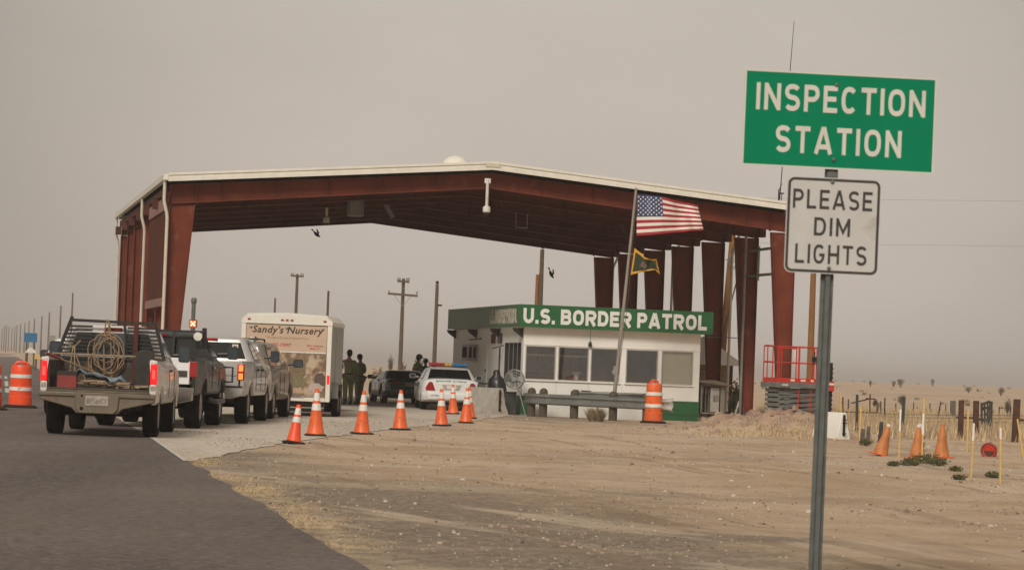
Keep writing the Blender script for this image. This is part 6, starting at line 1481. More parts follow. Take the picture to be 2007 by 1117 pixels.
# ================================================================ SCISSOR LIFT
def lift():
    q = at(1521, 800, 89.3); z0 = G(q.x + .6, q.y + .5); t = thing("scissor_lift", "folded grey scissor lift with red platform rails parked behind the dirt mound", "scissor lift", V((q.x, 89.3, z0 + .12)), R(24)); L_, Wd = 1.66, .84
    zz = lambda py: at(1555, py, 89.6).z - (z0 + .12)
    zr, zm, zf, zd, zb = zz(679.5), zz(711), zz(745), zz(756), zz(812)
    b = MB(); k = .018
    def post(x, y): b.tube([(x, y, zf - .06), (x, y, zr)], k, 8)
    for x in (.0, .06, .62, .70, 1.22, 1.30, L_ - .06, L_): post(x, 0)
    for x in (0, .6, 1.2, L_): post(x, Wd)
    for y in (.3, .62): post(0, y); post(L_, y)
    for z in (zr, zm): 
        b.tube([(0, 0, z), (L_, 0, z)], k, 8); b.tube([(0, Wd, z), (L_, Wd, z)], k, 8); b.tube([(L_, 0, z), (L_, Wd, z)], k, 8); b.tube([(0, 0, z), (0, Wd - .1, z + .02), (0, Wd, z)], k, 8)
    b.tube([(0, 0, zr - .05), (.62, 0, zr - .05)], .02, 8); b.span((.0, -.012, zf - .07), (L_, .012, zf + .06)); b.span((-.012, .0, zf - .07), (.012, Wd, zf + .06)); b.span((0, Wd - .012, zf - .07), (L_, Wd + .012, zf + .06)); b.span((L_ - .012, 0, zf - .07), (L_ + .012, Wd, zf + .06))
    b.build("guard_rail", "lift_red", t)
    b = MB()
    for x0, x1 in ((.44, .58), (.78, .94), (1.12, 1.22), (1.40, 1.55)): b.span((x0, -.016, zf - .03), (x1, -.0125, zf + .03))
    b.span((.14, -.055, zd - .0), (.34, -.0515, zd + .045)); b.span((.5, -.04, zm + .1), (.58, -.025, zm + .38)); b.build("warning_label", "label_white", t)
    b = MB(); b.span((-.06, -.05, zd - .06), (L_ + .06, Wd + .05, zf - .072)); b.build("platform_deck", "lift_grey", t, bevel=.01)
    b = MB(); n = 5; zs0, zs1 = zb + .06, zd - .075; st = (zs1 - zs0) / n
    for i in range(n):
        za, zc_ = zs0 + i * st + .012, zs0 + (i + 1) * st - .012
        for y, o in ((.10, 0), (.14, 1), (Wd - .14, 1), (Wd - .10, 0)):
            a_, c_ = ((.12, za), (L_ - .12, zc_)) if o == 0 else ((.12, zc_), (L_ - .12, za))
            b.beam((a_[0], y, a_[1]), (c_[0], y, c_[1]), .035, st * .62)
        for x in (.12, L_ - .12, L_ / 2): b.tube([(x, .08, (za + zc_) / 2), (x, Wd - .08, (za + zc_) / 2)], .025, 8)
        b.span((.03, .09, za + .01), (.16, Wd - .09, zc_ - .005)); b.span((.3, .06, zc_ - .035), (.46, .085, zc_ + .005)); b.span((1.3, .06, zc_ - .035), (1.46, .085, zc_ + .005))
    b.build("scissor_arms", "lift_grey", t)
    b = MB(); b.span((.2, .2, zs0), (L_ - .2, Wd - .2, zs1)); b.build("arm_core", "lift_dark", t)
    b = MB(); b.span((.22, -.02, zb - .22), (L_ - .22, .03, zb - .10)); b.span((.06, -.01, zb - .03), (L_ - .06, .05, zb + .045)); b.span((.0, .08, zb - .26), (L_, Wd - .08, zb + .045)); b.span((.22, Wd - .03, zb - .22), (L_ - .22, Wd + .02, zb - .10)); b.span((.28, -.0, zb - .10), (.40, .05, zb - .03)); b.span((1.4, -.0, zb - .10), (1.52, .05, zb - .03)); b.build("chassis", "lift_grey", t, bevel=.012)
    b = MB(); x0, x1 = .70, 1.12; b.tube([(x0, -.055, zb - .19), (x0, -.055, zd - .12), (x1, -.055, zd - .12), (x1, -.055, zb - .19), (x0, -.055, zb - .19)], .014, 6)
    for i in range(1, 4): z = lerp(zb - .19, zd - .12, i / 4); b.tube([(x0, -.055, z), (x1, -.055, z)], .012, 6)
    b.build("ladder", "lift_red", t)
    b = MB(); b.tube([(1.22, -.02, zm + .02), (1.2, -.1, zm + .12)], .02, 6); b.span((1.12, -.12, zm + .04), (1.24, -.03, zm + .2)); b.tube([(1.18, -.08, zm + .2), (1.18, -.08, zm + .34)], .02, 8); b.build("control_box", "black", t)
    for x in (.14, L_ - .14):
        for y in (.02, Wd - .02): b = MB(); b.lathe([(.03, -.08), (.10, -.085), (.185, -.08), (.2, -.06), (.2, .06), (.185, .08), (.1, .085), (.03, .08)], 22, 0, Matrix.Rotation(R(90), 4, 'X')); b.build("wheel", "rubber", t, loc=(x, y, .2 - .12))
    b = MB(); b.tube([(.1, -.03, zs1 - .16), (L_ - .1, -.03, zs1 - .16)], .012, 6); b.build("hose", "galv", t)
lift()
def lift_neighbour():
    p = at(1628, 760, 96); h = at(1628, 711, 96).z; t = thing("equipment_post", "dark toothed steel post with an orange box right behind the sign post", "post", V((p.x, 96, G(p.x, 96) - .1)), 0)
    b = MB(); b.span((-.07, -.07, 0), (.04, .07, h + .1)); z = .3
    while z < h: b.span((.04, -.03, z), (.065, .03, z + .06)); z += .14
    b.build("mast", "chassis", t); zo = at(1628, 751, 96).z; b = MB(); b.span((-.12, -.2, zo - .15), (.09, -.075, zo + .15)); bx = b.build("orange_box", "lift_red", t, bevel=.01); b = MB(); b.span((-.11, -.206, zo + .04), (.085, -.201, zo + .10)); b.build("box_label", "label_white", bx)
lift_neighbour()

# ================================================================ UTILITY POLES, MASTS AND WIRES
def pole_mesh(h, r0, r1): 
    b = MB(); b.tube([(0, 0, -.6), (0, 0, h * .5), (0, 0, h)], [r0, (r0 + r1) / 2, r1], 10); return b
def put_pole(px, ytop, Y, r, label, group=None, m="pole_wood", base=None, name="utility_pole", arms=()):
    tp = at(px, ytop, Y); x0 = base if base is not None else tp.x; z0 = G(x0, Y); h = tp.z - z0
    t = thing(name, label, "utility pole", V((x0, Y, z0)), 0, group)
    b = MB(); b.tube([(0, 0, -.6), ((tp.x - x0) * .5, 0, h * .5), (tp.x - x0, 0, h)], [r, r * .85, r * .68], 10); b.build("shaft", m, t)
    for dz, ln, tilt in arms:
        b = MB(); b.box((tp.x - x0, -r - .06, h - dz), (ln, .11, .14), 0, Matrix.Rotation(tilt, 3, 'Y')); a_ = b.build("crossarm", m, t)
        b = MB()
        for k in ((-.46, -.30, .30, .46) if ln < 1.5 else (-.47, .47)): b.lathe([(.03, 0), (.06, .05), (.03, .09), (.06, .14), (.02, .2)], 8, 0, Matrix.Translation((tp.x - x0 + k * ln, -r - .06, h - dz + .06)))
        b.build("insulator", "galv", a_)
        if ln > 1.5: b = MB(); b.beam((tp.x - x0 - ln * .3, -r - .05, h - dz - .03), (tp.x - x0, -r - .03, h - dz - .75), .03, .03); b.beam((tp.x - x0 + ln * .3, -r - .05, h - dz - .03), (tp.x - x0, -r - .03, h - dz - .75), .03, .03); b.build("arm_brace", "galv", a_)
    return t
GP = "poles of the roadside row fading into the dust"
row = [(142.8, 574, 4.4), (119.5, 599, 4.2), (97, 612, 4.0), (82.3, 619.6, 3.6), (67.8, 624.5, 3.2), (57.3, 628.5, 3.0), (49, 633, 2.9), (40.8, 634.5, 2.8), (33.6, 636.5, 2.4), (29.6, 639.5, 2.2), (24, 642, 2.2), (17.8, 640, 2.2), (13.2, 637, 2.4), (9.2, 639, 2.4), (4.5, 644, 2.2)]
nth = ["nearest and tallest", "second", "third", "fourth", "fifth", "sixth", "seventh", "eighth", "ninth", "tenth", "eleventh", "twelfth", "thirteenth", "fourteenth", "farthest"]
for i, (px, yt, wpx) in enumerate(row):
    hor = 722 + (px - 1003.5) * .0384; Y = 9.4 * FPX / (hor + 3 - yt + 8)
    put_pole(px, yt, Y, wpx * Y / FPX / 2 * 1.0, nth[i] + " pole of the hazy row along the road at the far left", GP)
put_pole(583, 537, 250, .16, "wooden pole with one short crossarm rising behind the trailer roof", arms=[(.18, 1.05, R(2))])
put_pole(539.5, 584, 330, .15, "short dark pole top above the left half of the trailer roof")
put_pole(643.8, 570, 290, .15, "bare reddish pole above the right end of the trailer roof", m="brown_post")
put_pole(791, 546, 200, .15, "wooden pole with two crossarms between agents and patrol car", arms=[(.2, .78, R(2)), (1.06, 1.95, R(2.5))])
tq = put_pole(857, 557, 175, .135, "bare wooden pole with a small knob on top left of the booth"); 
b = MB(); h_ = at(857, 557, 175).z - tq.location.z; b.ball((0, 0, h_ + .1), .1, 8); b.span((.06, -.1, h_ - 1.25), (.32, .02, h_ - 1.15)); b.build("knob", "chassis", tq)
tq = put_pole(1063, 489, 140, .135, "tall brown pole rising behind the left of the booth sign"); h_ = at(1063, 489, 140).z - tq.location.z
b = MB(); b.tube([(-.22, 0, -.5), (-.17, 0, h_ - 1.15)], .08, 8); b.build("stub_pole", "pole_tan", tq); b = MB(); b.ball((.02, 0, h_ + .1), .08, 8); b.build("knob", "chassis", tq)
t_ = at(1437, 452, 108); put_pole(1437, 452, 108, .15, "leaning tan pole between the first two red columns beyond the shelter", m="pole_tan", base=at(1408, 720, 108).x)
put_pole(1598, 430, 122, .145, "upright tan pole behind the scissor lift and the sign", m="pole_tan")
# transformer cluster on the leaning pole
b = MB(); p = at(1443, 512, 107.6); b.ring((0, 0, 0), .28, .012, 14); b.ring((0, .1, .02), .24, .012, 14); 
for k in range(7): a = 2 * math.pi * k / 7; b.tube([(0, 0, 0), (.28 * math.cos(a), .05, .3 * math.sin(a))], .01, 5)
b.tube([(-.1, 0, 0), (-.35, .3, .05)], .02, 5)
tag(b.build("grid_antenna", "galv", None, loc=p), "small wire grid antenna beside the leaning tan pole", "antenna")
b = MB()
for a_, c_ in (((1411, 680), (1453, 515)), ((1443, 545), (1463, 745)), ((1414, 690), (1428, 712))): b.tube([at(*a_, 104), at(*c_, 104)], .022, 5)
tag(b.build("guy_wire", "wire"), "crossing dark guy wires between the leaning pole and the second red column", "wire")
b = MB(); b.tube([at(1378, 660, 97), at(1420, 661, 98.5), at(1456, 663, 98.8)], .014, 5); tag(b.build("cable", "wire"), "thin cable running from the booth sign to the red column", "cable")
# whip antenna on the shelter eave
ab = at(1528, 392, 93.0); b = MB(); tp = at(1556.5, 42, 93.0) - ab; b.tube([(0, 0, 0), tp * .72, tp], [.016, .013, .008], 6); am = thing("whip_antenna", "very tall thin whip antenna rising from the right eave behind the signs", "antenna", ab, 0); b.build("whip", "chassis", am)
b = MB(); b.lathe([(.02, 0), (.035, .06), (.02, .12)], 8, 0, Matrix.Translation(tp * .70)); b.tube([(-.03, 0, -.1), (-.03, 0, .32)], .02, 6); b.tube([(.06, 0, -.1), (.06, 0, .22)], .012, 6); b.span((-.05, -.02, .18), (.12, .02, .22)); b.tube([(-.03, 0, .3), (.06, 0, .5)], .01, 5); b.build("mount", "chassis", am)
b = MB()
for ya, yb in ((392, 396), (480, 484)): b.tube([at(1450, ya - 4, 160), at(1760, ya, 190), at(2150, yb, 230)], .007, 5)
tag(b.build("power_line", "galv"), "faint overhead power lines to the right of the signs", "power line")

# ================================================================ SIGNS AND POSTS FAR LEFT
def board(name, label, cat, px0, py0, px1, py1, Y, m, posts=True, tri=False):
    a, c = at(px0, py0, Y), at(px1, py1, Y); cx = (a.x + c.x) / 2; z0 = G(cx, Y); t = thing(name, label, cat, V((cx, Y, z0)), R(6)); w_, zt, zb = abs(c.x - a.x), a.z - z0, c.z - z0
    b = MB()
    if tri: b.prism([(-w_ / 2, -.06, zb), (w_ / 2, -.06, zb), (w_ * .42, -.06, lerp(zb, zt, .35)), (w_ * .14, -.06, zt), (-w_ * .14, -.06, zt), (-w_ * .42, -.06, lerp(zb, zt, .35))], (0, .03, 0))
    else: b.span((-w_ / 2, -.06, zb), (w_ / 2, -.03, zt))
    b.build("panel", m, t); b = MB()
    for x in (-w_ * .3, w_ * .3): b.tube([(x, 0, -.3), (x, 0, zt - .02 if not tri else zb + .05)], .06, 6)
    b.build("post", "wood_post", t)
board("road_sign", "blue rectangular road sign at the far left", "road sign", 48, 652, 72.5, 671, 230, "blue_sign")
board("marker_board", "pale low marker board just below the blue sign", "road sign", 49.5, 681, 71, 692, 215, "label_white", tri=True)
board("sign_back", "grey back of a sign left of the first pickup", "road sign", 96, 657, 108, 676, 240, "heater")
board("marker_board", "ochre low board at the verge left of the first pickup", "road sign", 68, 694, 84, 704, 200, "stake")

# ================================================================ FENCE POSTS, STAKES AND OLD CONES IN THE FIELD ON THE RIGHT
def ground_hit(px, py, Y=None):
    p = gp(px, py)
    for _ in range(3): p = gp(px, py, G(p.x, p.y))
    return V((p.x, p.y, G(p.x, p.y)))
def stick(name, label, cat, pxt, yt, pxb, yb, wpx, m, group, square=True, tip=None):
    p = ground_hit(pxb, yb); tp = at(pxt, yt, p.y); wd = wpx * p.y / FPX; d = tp - p
    b = MB()
    if square:
        b.beam(-d.normalized() * .25, d, wd, wd * .8)
    else: b.tube([-d.normalized() * .25, d], [wd / 2, wd / 2 * .92], 10)
    if tip: 
        o = thing(name, label, cat, p, 0, group); b.build("shaft", m, o, bevel=wd * .06 if square else 0); b2 = MB(); b2.beam(d * tip[0], d * tip[1], wd * 1.06, wd * .86); b2.build("white_tip", "stake_tip", o); return o
    o = b.build(name, m, None, loc=p, bevel=wd * .08 if square else 0); return tag(o, label, cat, group)
GS = "yellow stakes in the dirt on the right"; GPO = "fence posts in the field on the right"
for row_ in (("short yellow stake behind the white barrier right of the sign post", 1647, 772, 1647, 826, 5, None), ("thin yellow stake touching the right edge of the white barrier", 1687, 797, 1684.5, 862, 4, None), ("yellow stake with white upper half left of the broken cones", 1765, 802, 1761.5, 897, 4, (.55, 1.0)),
             ("tall yellow stake with a white middle leaning beside the two close cones", 1811, 780, 1806.5, 903, 4.2, (.42, .75)), ("yellow stake between the two brown steel posts", 1897.5, 804, 1895, 884, 4, None), ("yellow stake with a white top standing among the green weeds", 1908.5, 829, 1903, 935, 4.2, (.68, 1.0)),
             ("pale tipped yellow stake nearest to the camera by the toppled cone", 1961, 838, 1960, 948, 4.5, (.8, 1.0)), ("yellow stake leaning left at the right edge of the picture", 1994, 821, 2006, 897, 4, None)):
    lab, pxt, yt, pxb, yb, wp_, tip = row_; stick("marker_stake", lab, "stake", pxt, yt, pxb, yb, wp_, "stake", GS, True, tip)
for lab, pxt, yt, pxb, yb, wp_, m, sq in (("dark green post just right of the white barrier", 1680, 773, 1679, 846, 6, "dark_post", False), ("short squat grey brown post stump behind the green weed clump", 1692, 840, 1689.5, 867, 10, "grey_post", True), ("short grey post stump touching a darker stump", 1703, 835, 1701, 866, 8.5, "grey_post", True),
        ("dark stump post behind the left orange cone", 1728, 826.5, 1723.5, 872, 9, "dark_post", True), ("tall leaning dark post with a square top in mid field", 1772, 779, 1768, 850, 7, "dark_post", True), ("wide grey wooden post left of two brown steel posts", 1868, 785, 1867, 828, 12, "grey_post", True),
        ("left of two thick brown steel posts", 1884.5, 784, 1882, 862, 12, "brown_post", True), ("right of two thick brown steel posts", 1913.5, 785, 1912, 857, 13, "brown_post", True), ("thickest brown steel post near the right edge", 1993.5, 782, 1989, 866, 15, "brown_post", True),
        ("thin dark stake leaning left of the wide grey post", 1844, 787, 1836, 830, 3, "dark_post", False), ("thin dark post beside the thickest brown post", 1981, 796, 1979.5, 824, 3.4, "dark_post", False), ("slim dark wire post left of the leaning square top post", 1734.5, 779, 1733, 828, 3, "dark_post", False), ("short slim dark post near the rusty gate frame", 1663, 782, 1663, 812, 3, "dark_post", False)):
    stick("fence_post", lab, "post", pxt, yt, pxb, yb, wp_, m, GPO, sq)
for px, yt, yb in ((1648, 786, 806), (1722, 789, 812), (1755, 790, 814), (1790, 788, 813), (1822, 790, 815), (1853, 793, 817), (1958, 797, 822), (1938, 795, 820)):
    stick("fence_post", "thin dark wire fence post far back in the dry grass", "post", px + .8, yt, px, yb, 2.4, "dark_post", "thin wire fence posts far back in the field", False)
# rusty pipe frame, barred gate and wires
YG = 112
t = thing("field_gate", "thin rusty pipe gate frame in the field behind the white barrier", "gate", V((at(1690, 800, YG).x, YG, G(at(1690, 800, YG).x, YG))), 0); o = t.location; L2 = lambda px, py, Y=YG: at(px, py, Y) - o
b = MB()
for a_, c_ in (((1652, 778), (1652, 815)), ((1652, 807), (1720, 808)), ((1705.5, 772), (1704, 832)), ((1719.5, 787), (1719, 808)), ((1697, 780.5), (1715, 781.5)), ((1726, 786), (1727, 826)), ((1705, 781), (1668, 790))): b.tube([L2(*a_), L2(*c_)], .028, 6)
b.build("frame", "brown_post", t)
YG2 = 92; p0 = at(1932, 820, YG2); t = thing("barred_gate", "dark narrow barred gate section right of the brown steel posts", "gate", V((p0.x, YG2, G(p0.x, YG2))), 0); o = t.location.copy(); L3 = lambda px, py: at(px, py, YG2) - o
b = MB()
for a_, c_, r_ in (((1924, 789), (1924, 850), .035), ((1930, 790), (1930, 846), .03), ((1936, 790), (1936, 852), .03), ((1942.5, 786), (1941, 850), .055), ((1922, 798), (1944, 799), .04), ((1922, 823), (1944, 824), .045), ((1924, 845), (1942, 846), .03), ((1926, 792), (1940, 786), .04), ((1926, 800), (1938, 820), .02)): b.tube([L3(*a_), L3(*c_)], r_, 7)
b.build("bars", "dark_post", t)
b = MB()
for z in (812, 818, 826):
    pts = [at(1640, z - 6, 118), at(1768, z, 98), at(1868, z + 1, 100), at(1990, z + 2, 92), at(2120, z + 4, 90)]; b.tube(pts, .009, 5)
tag(b.build("fence_wire", "wire"), "thin wire strands strung between the field fence posts", "wire")
for a_, c_, lab in ((at(1874, 817.5, 89), at(1910, 819, 89), "dark pipe rail joining the two close brown steel posts"), (at(1915, 821, 88.5), at(1926, 822, 90), "short dark pipe rail between brown steel post and barred gate"), (at(1996, 823, 87), at(2040, 825, 87), "dark pipe rail running right from the thickest brown post")):
    o_ = MB().tube([V((0, 0, 0)), c_ - a_], .03, 7).build("fence_rail", "brown_post", None, loc=a_); tag(o_, lab, "rail")
b = MB(); q = ground_hit(1803, 884); h = at(1803, 836, q.y).z - q.z; b.tube([(0, 0, -.1), (0, 0, h)], .085, 12); b.tube([(0, 0, h), (0, 0, h + .06)], .05, 10); b2 = MB(); b2.tube([(0, 0, h * .52), (0, 0, h * .62)], .092, 12); b2.tube([(0, 0, h * .2), (0, 0, h * .38)], .092, 12)
t = thing("marker_post", "white marker post with dark bands behind the middle orange cone", "post", q, 0); b.build("shaft", "label_white", t); b2.build("band", "grey_post", t)
GO = "old orange cones in the field on the right"
def oldcone(label, px, yb, h, tilt, m="faded_orange"):
    q = ground_hit(px, yb); t = thing("traffic_cone", label, "traffic cone", q, R(30), GO); b = MB(); hh = h; b.lathe([(.155, .0), (.15, .03), (.045, hh - .05), (.035, hh)], 18); b.build("cone_body", m, t); b = MB(); b.lathe([(.042, hh - .07), (.04, hh + .01), (.01, hh + .03)], 14, 0, None); b.build("cone_tip", "label_white" if m == "faded_orange" and tilt[1] != 0.01 else m, t); b = MB(); q_ = rrect(0, .2, -.2, .2, .05, 3); b.loft([[p + V((0, 0, z)) for p in q_] for z in (0, .02)]); b.build("cone_base", "orange", t); t.rotation_euler = (tilt[0], tilt[1], R(30)); return t
oldcone("faded orange cone tilting right with a white tip left of the yellow stakes", 1725, 893, .62, (R(6), R(13)))
oldcone("faded orange cone with a white tip in front of the banded marker post", 1797, 899, .64, (0, R(2)))
oldcone("faded orange cone without collars right of the tall stake", 1845, 896, .64, (0, 0.01))
q = ground_hit(1938, 898); t = thing("traffic_cone", "toppled red cone lying with its open base to the camera", "traffic cone", q + V((0, 0, .12)), R(-22), GO); b = MB(); b.lathe([(.125, 0), (.04, .58), (.02, .6)], 18, 0, Matrix.Rotation(R(-86), 4, 'X')); b.build("cone_body", "lift_red", t); b = MB(); b.ring((0, -.01, 0), .15, .025, 18); b.build("cone_base", "red_tool", t); b = MB(); b.lathe([(.105, 0), (.11, .01)], 16, 0, Matrix.Rotation(R(-90), 4, 'X')); b.build("cone_hollow", "brown_post", t)

# leaning boards beside the second column
for k, (pxt, yt, pxb, yb, lab) in enumerate(((1449, 786, 1436, 828, "pale narrow plank leaning in front of the dark bush"), (1459, 776, 1449, 829, "grey broad plank leaning against the second red column"), (1461, 790, 1455, 828, "short grey plank leaning on the second red column"))):
    p = at(pxb, yb, 97.6); p.z = G(p.x, p.y); tp = at(pxt, yt, 98.0); b = MB(); b.beam(V((0, 0, 0)), tp - p, .06 + .04 * (k == 1), .03); tag(b.build("plank", ("stone_pale", "shed", "grey_post")[k], None, loc=p), lab, "plank")

# ================================================================ PLANTS
def leafy(b, c, rx, ry, rz, n, s, rg, mi=(0,), up=.0):
    for _ in range(n):
        while True:
            p = V((rg.uniform(-1, 1), rg.uniform(-1, 1), rg.uniform(-1, 1)))
            if .15 < p.length < 1: break
        k = .8 + .45 * noise.noise(p * 2.3 + V(c)); q = V(c) + V((p.x * rx * k, p.y * ry * k, p.z * rz * k))
        d = V((rg.uniform(-1, 1), rg.uniform(-1, 1), rg.uniform(-.6, 1) + up)).normalized(); e = d.cross(V((rg.uniform(-1, 1), rg.uniform(-1, 1), rg.uniform(-1, 1)))).normalized(); l_ = s * rg.uniform(.6, 1.4)
        b.add([q, q + d * l_ * .5 + e * l_ * .25, q + d * l_, q + d * l_ * .5 - e * l_ * .25], [(0, 1, 2, 3)], rg.choice(mi))
def bush(label, p, r, h, mats_, n, s, seed, cat="bush", name="bush", trunk=.0, group=None):
    rg = random.Random(seed); t = thing(name, label, cat, p, 0, group); b = MB()
    for k in range(6):
        a = rg.uniform(0, 6.28); d = rg.uniform(0, .55) * r; leafy(b, (math.cos(a) * d, math.sin(a) * d, trunk + (h - trunk) * rg.uniform(.35, .72)), r * rg.uniform(.4, .62), r * rg.uniform(.4, .62), (h - trunk) * rg.uniform(.28, .42), n // 6, s, rg, (0, 1), .3)
    b.build("crown", mats_, t, recalc=False, smooth=10); b = MB()
    for k in range(7): a = rg.uniform(0, 6.28); b.tube([(0, 0, -.05), (math.cos(a) * r * .25, math.sin(a) * r * .25, max(trunk, h * .35)), (math.cos(a) * r * .7, math.sin(a) * r * .7, h * .78)], [.03 * h, .02 * h, .006 * h], 5)
    b.build("stem", "twig", t); return t
q = at(1441, 828, 99.5); bush("dense dark green bush between the grey shed and the second red column", V((q.x, 99.5, 0)), .42, 1.22, ["foliage", "foliage_b"], 1500, .09, 3)
def tuft(label, p, r, h, n, m, seed, name="grass_tuft", group=None):
    rg = random.Random(seed); b = MB()
    for _ in range(n):
        a, d = rg.uniform(0, 6.28), r * rg.random() ** .7 * .5; o = V((math.cos(a) * d, math.sin(a) * d, -.02)); a2 = a + rg.uniform(-.8, .8); l_ = h * rg.uniform(.5, 1.1); tp = o + V((math.cos(a2) * r * rg.uniform(.1, .8), math.sin(a2) * r * rg.uniform(.1, .8), l_)); wv = V((-math.sin(a2), math.cos(a2), 0)) * .012
        md = o.lerp(tp, .55) + V((0, 0, l_ * .12)); b.add([o - wv, o + wv, md + wv * .7, tp, md - wv * .7], [(0, 1, 2, 4), (4, 2, 3)], rg.randrange(2))
    return tag(b.build(name, m, None, loc=p, recalc=False), label, "grass", group)
q = gp(1168, 826); tuft("dry straw coloured grass tuft growing under the guardrail", V((q.x, q.y, G(q.x, q.y))), .38, .42, 420, ["straw_b", "scrub"], 4)
q = gp(1386, 829); tuft("little dry weed at the foot of the grey shed", V((q.x, q.y + 1, G(q.x, q.y))), .25, .2, 150, ["straw_b", "stone_pale"], 6)
for i, (px, py, r, h, lab) in enumerate(((1812, 908, .36, .22, "largest green weed clump in front of the middle orange cones"), (1784, 912, .20, .13, "green weed clump at the left end of the big clump"), (1838, 913, .24, .14, "green weed clump at the right end of the big clump"), (1752, 912, .12, .07, "tiny flat green weed left of the big clump"), (1873, 922, .12, .08, "small green weed left of the white topped stake"), (1881, 940, .11, .07, "small green weed lower left of the white topped stake"), (1946, 936, .13, .10, "green weed clump beside the nearest stake"), (1697, 875, .16, .16, "green weed at the foot of the stumps"))):
    q = ground_hit(px, py); rg = random.Random(50 + i); b = MB(); leafy(b, (0, 0, h * .3), r, r * 2.2, h * .55, int(140 + 1100 * r), .045, rg, (0, 1), .5); tag(b.build("weed", ["weed", "foliage_b"], None, loc=q, recalc=False, smooth=10), lab, "weed", "green weeds in the dirt on the right")
# small trees and desert shrubs standing out of the haze
GT = "shrubs standing out in the dusty field"
for px, py_top, py_base, Y, wpx, lab, tr in ((821, 687, 722, 150, 22, "spindly bush rising behind the capped agent", .25), (765, 690, 716, 260, 18, "grey tree fading in the dust above the saloon car", .5), (735, 722, 757, 150, 34, "grey brown shrub left of the saloon car", 0), (746, 717, 738, 165, 10, "narrow olive shrub above the saloon car mirror", .1), (700, 735, 756, 160, 22, "low grey shrub between the two agents and the saloon car", 0), (790, 704, 718, 330, 26, "flat distant shrub behind the double crossarm pole", 0),
        (1765, 741, 757, 420, 24, "pair of hazy trees on the right skyline", .3), (1751, 744, 757, 430, 14, "hazy round bush beside the pair of trees", .2), (1962, 757, 770, 330, 24, "hazy bush on the skyline at the far right", .1), (1828, 740, 757, 480, 10, "slim hazy tree on the right skyline", .5), (1898, 757, 765, 350, 20, "low hazy bush right of centre on the skyline", 0), (1706, 744, 756, 400, 8, "tiny hazy tree right of the white sign post", .4), (1768, 773, 778, 190, 22, "flat dark shrub above the leaning square top post", 0), (1975, 781, 793, 150, 20, "rounded shrub beside the thickest brown post", 0), (1715, 782, 796, 160, 12, "small tan shrub behind the rusty gate frame", 0)):
    hor = 722 + (px - 1003.5) * .0384; p = at(px, py_base, Y); z0 = G(p.x, Y); p.z = z0; r = wpx * Y / FPX / 2; h = max(.4, at(px, py_top, Y).z - z0); bush(lab, p, r, h, ["scrub", "twig"] if Y > 200 else ["foliage_b", "scrub"], int(420), .16 * max(r, .5), int(px), "shrub", "desert_shrub", trunk=h * tr * .35, group=GT)
rg = random.Random(99); b = MB()
for k in range(330):
    Y = 125 * (12 ** rg.random()); x = rg.uniform(-.26, .26) * Y
    if road_d(V((x, Y, 0))) < 2 or (-.2 * Y < x < 0 and Y < 160): continue
    s = rg.uniform(.12, .34) * (1 + Y / 1200); z = G(x, Y)
    for _ in range(14): 
        d = V((rg.uniform(-1, 1), rg.uniform(-1, 1), 0)) * s; o = V((x, Y, z)) + d * .7; b.add([o + V((-.2 * s, 0, -.02)), o + V((.2 * s, 0, -.02)), o + V((rg.uniform(-.3, .3) * s, 0, s * rg.uniform(.4, .95)))], [(0, 1, 2)], rg.randrange(3))
so_ = b.build("desert_scrub", ["scrub", "straw_b", "foliage_b"], None, recalc=False); so_["kind"] = "stuff"; so_["label"] = "low scattered desert scrub across the far field"
b = MB(); rg = random.Random(8)
def blade(x, y, h, wd, mi, ln=.5):
    z = G(x, y) - .01; a = rg.uniform(0, 6.28); dx, dy = math.cos(a) * h * ln * rg.random(), math.sin(a) * h * ln * rg.random(); c_ = rg.uniform(0, 6.28); ox, oy = math.cos(c_) * wd, math.sin(c_) * wd * .4
    b.add([(x - ox, y - oy, z), (x + ox, y + oy, z), (x + dx, y + dy, z + h)], [(0, 1, 2)], mi)
n = 0
while n < 15000:        # tall dry grass of the field behind the stakes
    y = 72 + 70 * rg.random() ** 1.3; x = rg.uniform(.082, .20) * y
    if y < 90 and x < 9.0: continue
    pch = noise.noise(V((x * .5, y * .16, 7))) + sstep(72, 84, y) - .55
    if rg.random() > pch + .25: continue
    blade(x, y, rg.uniform(.12, .48) * (.6 + .5 * sstep(74, 90, y)), .02, rg.randrange(3)); n += 1
n = 0
while n < 6000:         # straw along the asphalt edge
    s = rg.uniform(-24, 4); p = RE + RD * s + RN * (edge_wob(s) + abs(rg.gauss(.16, .24)) + .01)
    if noise.noise(V((p.x * .8, p.y * .35, 4))) < -.28 + .5 * rg.random(): continue
    blade(p.x, p.y, rg.uniform(.008, .035), .008, rg.randrange(2), 3.5); n += 1
n = 0
while n < 2600:         # sparse bleached stubble over the dirt
    y = 27 + 60 * rg.random(); x = rg.uniform(-.12, .185) * y; d = min(road_d(V((x, y, 0))), apron_d(V((x, y, 0))))
    if d < .4 or noise.noise(V((x * .7, y * .2, 15))) < .02: continue
    blade(x, y, rg.uniform(.015, .06), .007, rg.randrange(3), 1.8); n += 1
n = 0
while n < 1600:         # straw over the mound
    x, y = rg.gauss(6.5, 1.0), rg.gauss(73.0, 1.8)
    blade(x, y, rg.uniform(.03, .14), .012, rg.randrange(2), 1.4); n += 1
so_ = b.build("dry_grass", ["straw", "straw_b", "scrap_tan"], None, recalc=False); so_["kind"] = "stuff"; so_["label"] = "dry straw coloured grass and stubble over the dirt"
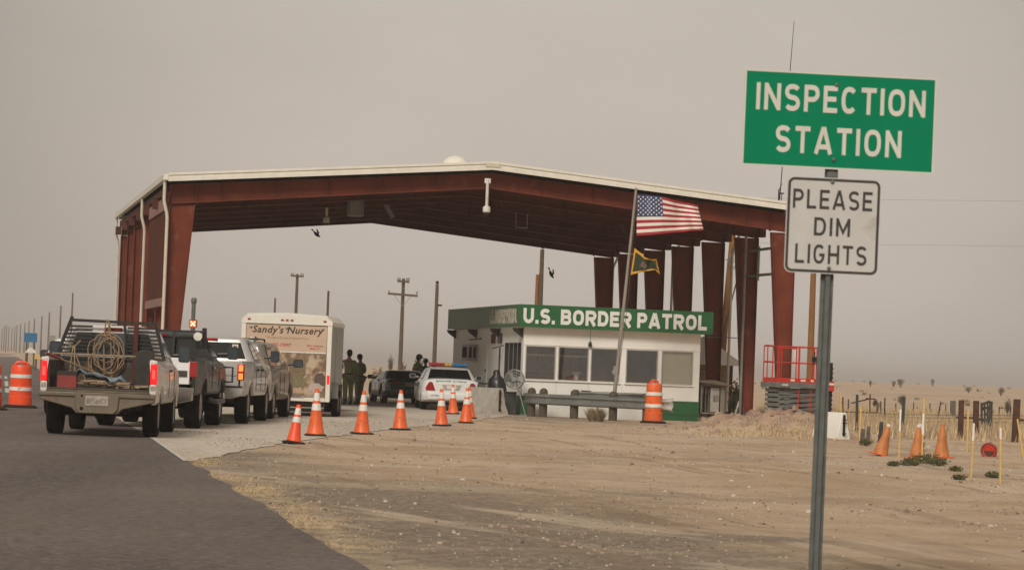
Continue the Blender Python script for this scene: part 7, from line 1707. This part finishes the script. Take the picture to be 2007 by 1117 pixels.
# gravel and clods
b = MB(); rg = random.Random(77)
def pebble(x, y, z, s, mi):
    ps = [V((math.cos(a), math.sin(a), 0)) * s * rg.uniform(.7, 1.2) for a in (0, 1.25, 2.5, 3.75, 5.0)]; c = V((x, y, z)); tz = s * rg.uniform(.4, .8); a = rg.uniform(0, 6.28); rt = Matrix.Rotation(a, 3, 'Z')
    lo = [c + rt @ p + V((0, 0, -.3 * s)) for p in ps]; hi = [c + rt @ (p * .6) + V((0, 0, tz)) for p in ps]
    b.add(lo + hi, [(5, 6, 7, 8, 9)] + [(i, (i + 1) % 5, 5 + (i + 1) % 5, 5 + i) for i in range(5)], mi)
n = 0
while n < 4000:
    y = 19.5 * (4.4 ** rg.random()); x = rg.uniform(-.19, .185) * y; p = V((x, y, 0)); d = min(road_d(p), apron_d(p))
    if d < .05 or rg.random() > noise.noise(V((x * .45, y * .14, 21))) + .55: continue
    pebble(x, y, G(x, y), min(.03, .0055 * math.exp(abs(rg.gauss(0, .62)))) * (1 + y / 80), rg.choice((0, 0, 0, 1, 1, 1, 0, 0, 2))); n += 1
n = 0
while n < 1300:         # loose gravel tracked on to the concrete edge
    y = rg.uniform(43, 90); k = rg.random() ** 1.6 * 4.2; xe = lerp(-4.0, -.84, (y - 45) / 34.5) if y < 79.5 else -.5; x = xe - k
    if apron_d(V((x, y, 0))) > -.02 or noise.noise(V((x * .6, y * .12, 31))) < .12: continue
    pebble(x, y, .011, rg.uniform(.006, .017), rg.choice((0, 1, 1, 2))); n += 1
n = 0
while n < 700:         # clods on the mound
    x, y = rg.gauss(6.75, 1.25), rg.gauss(78.5, 3.0)
    pebble(x, y, G(x, y), min(.12, .022 * math.exp(abs(rg.gauss(0, .8)))), rg.choice((0, 3, 3))); n += 1
so_ = b.build("gravel", ["stone", "stone_dark", "stone_pale", "footing"], None, recalc=False, smooth=20); so_["kind"] = "stuff"; so_["label"] = "loose gravel and clods scattered over dirt and concrete"

# ================================================================ AIRBORNE DUST
hz = MB(); hz.span((-7400, -420, -14), (7400, 9300, 15.5)); hm = bpy.data.materials.new("haze"); hm.use_nodes = True; n_, l_ = hm.node_tree.nodes, hm.node_tree.links
n_.remove(n_["Principled BSDF"]); pv = n_.new("ShaderNodeVolumePrincipled"); pv.inputs["Color"].default_value = (0.985, 0.905, 0.83, 1); pv.inputs["Density"].default_value = 0.00052; pv.inputs["Anisotropy"].default_value = 0.0
l_.new(pv.outputs[0], n_["Material Output"].inputs["Volume"]); ho = hz.build("haze", hm); ho["kind"] = "stuff"
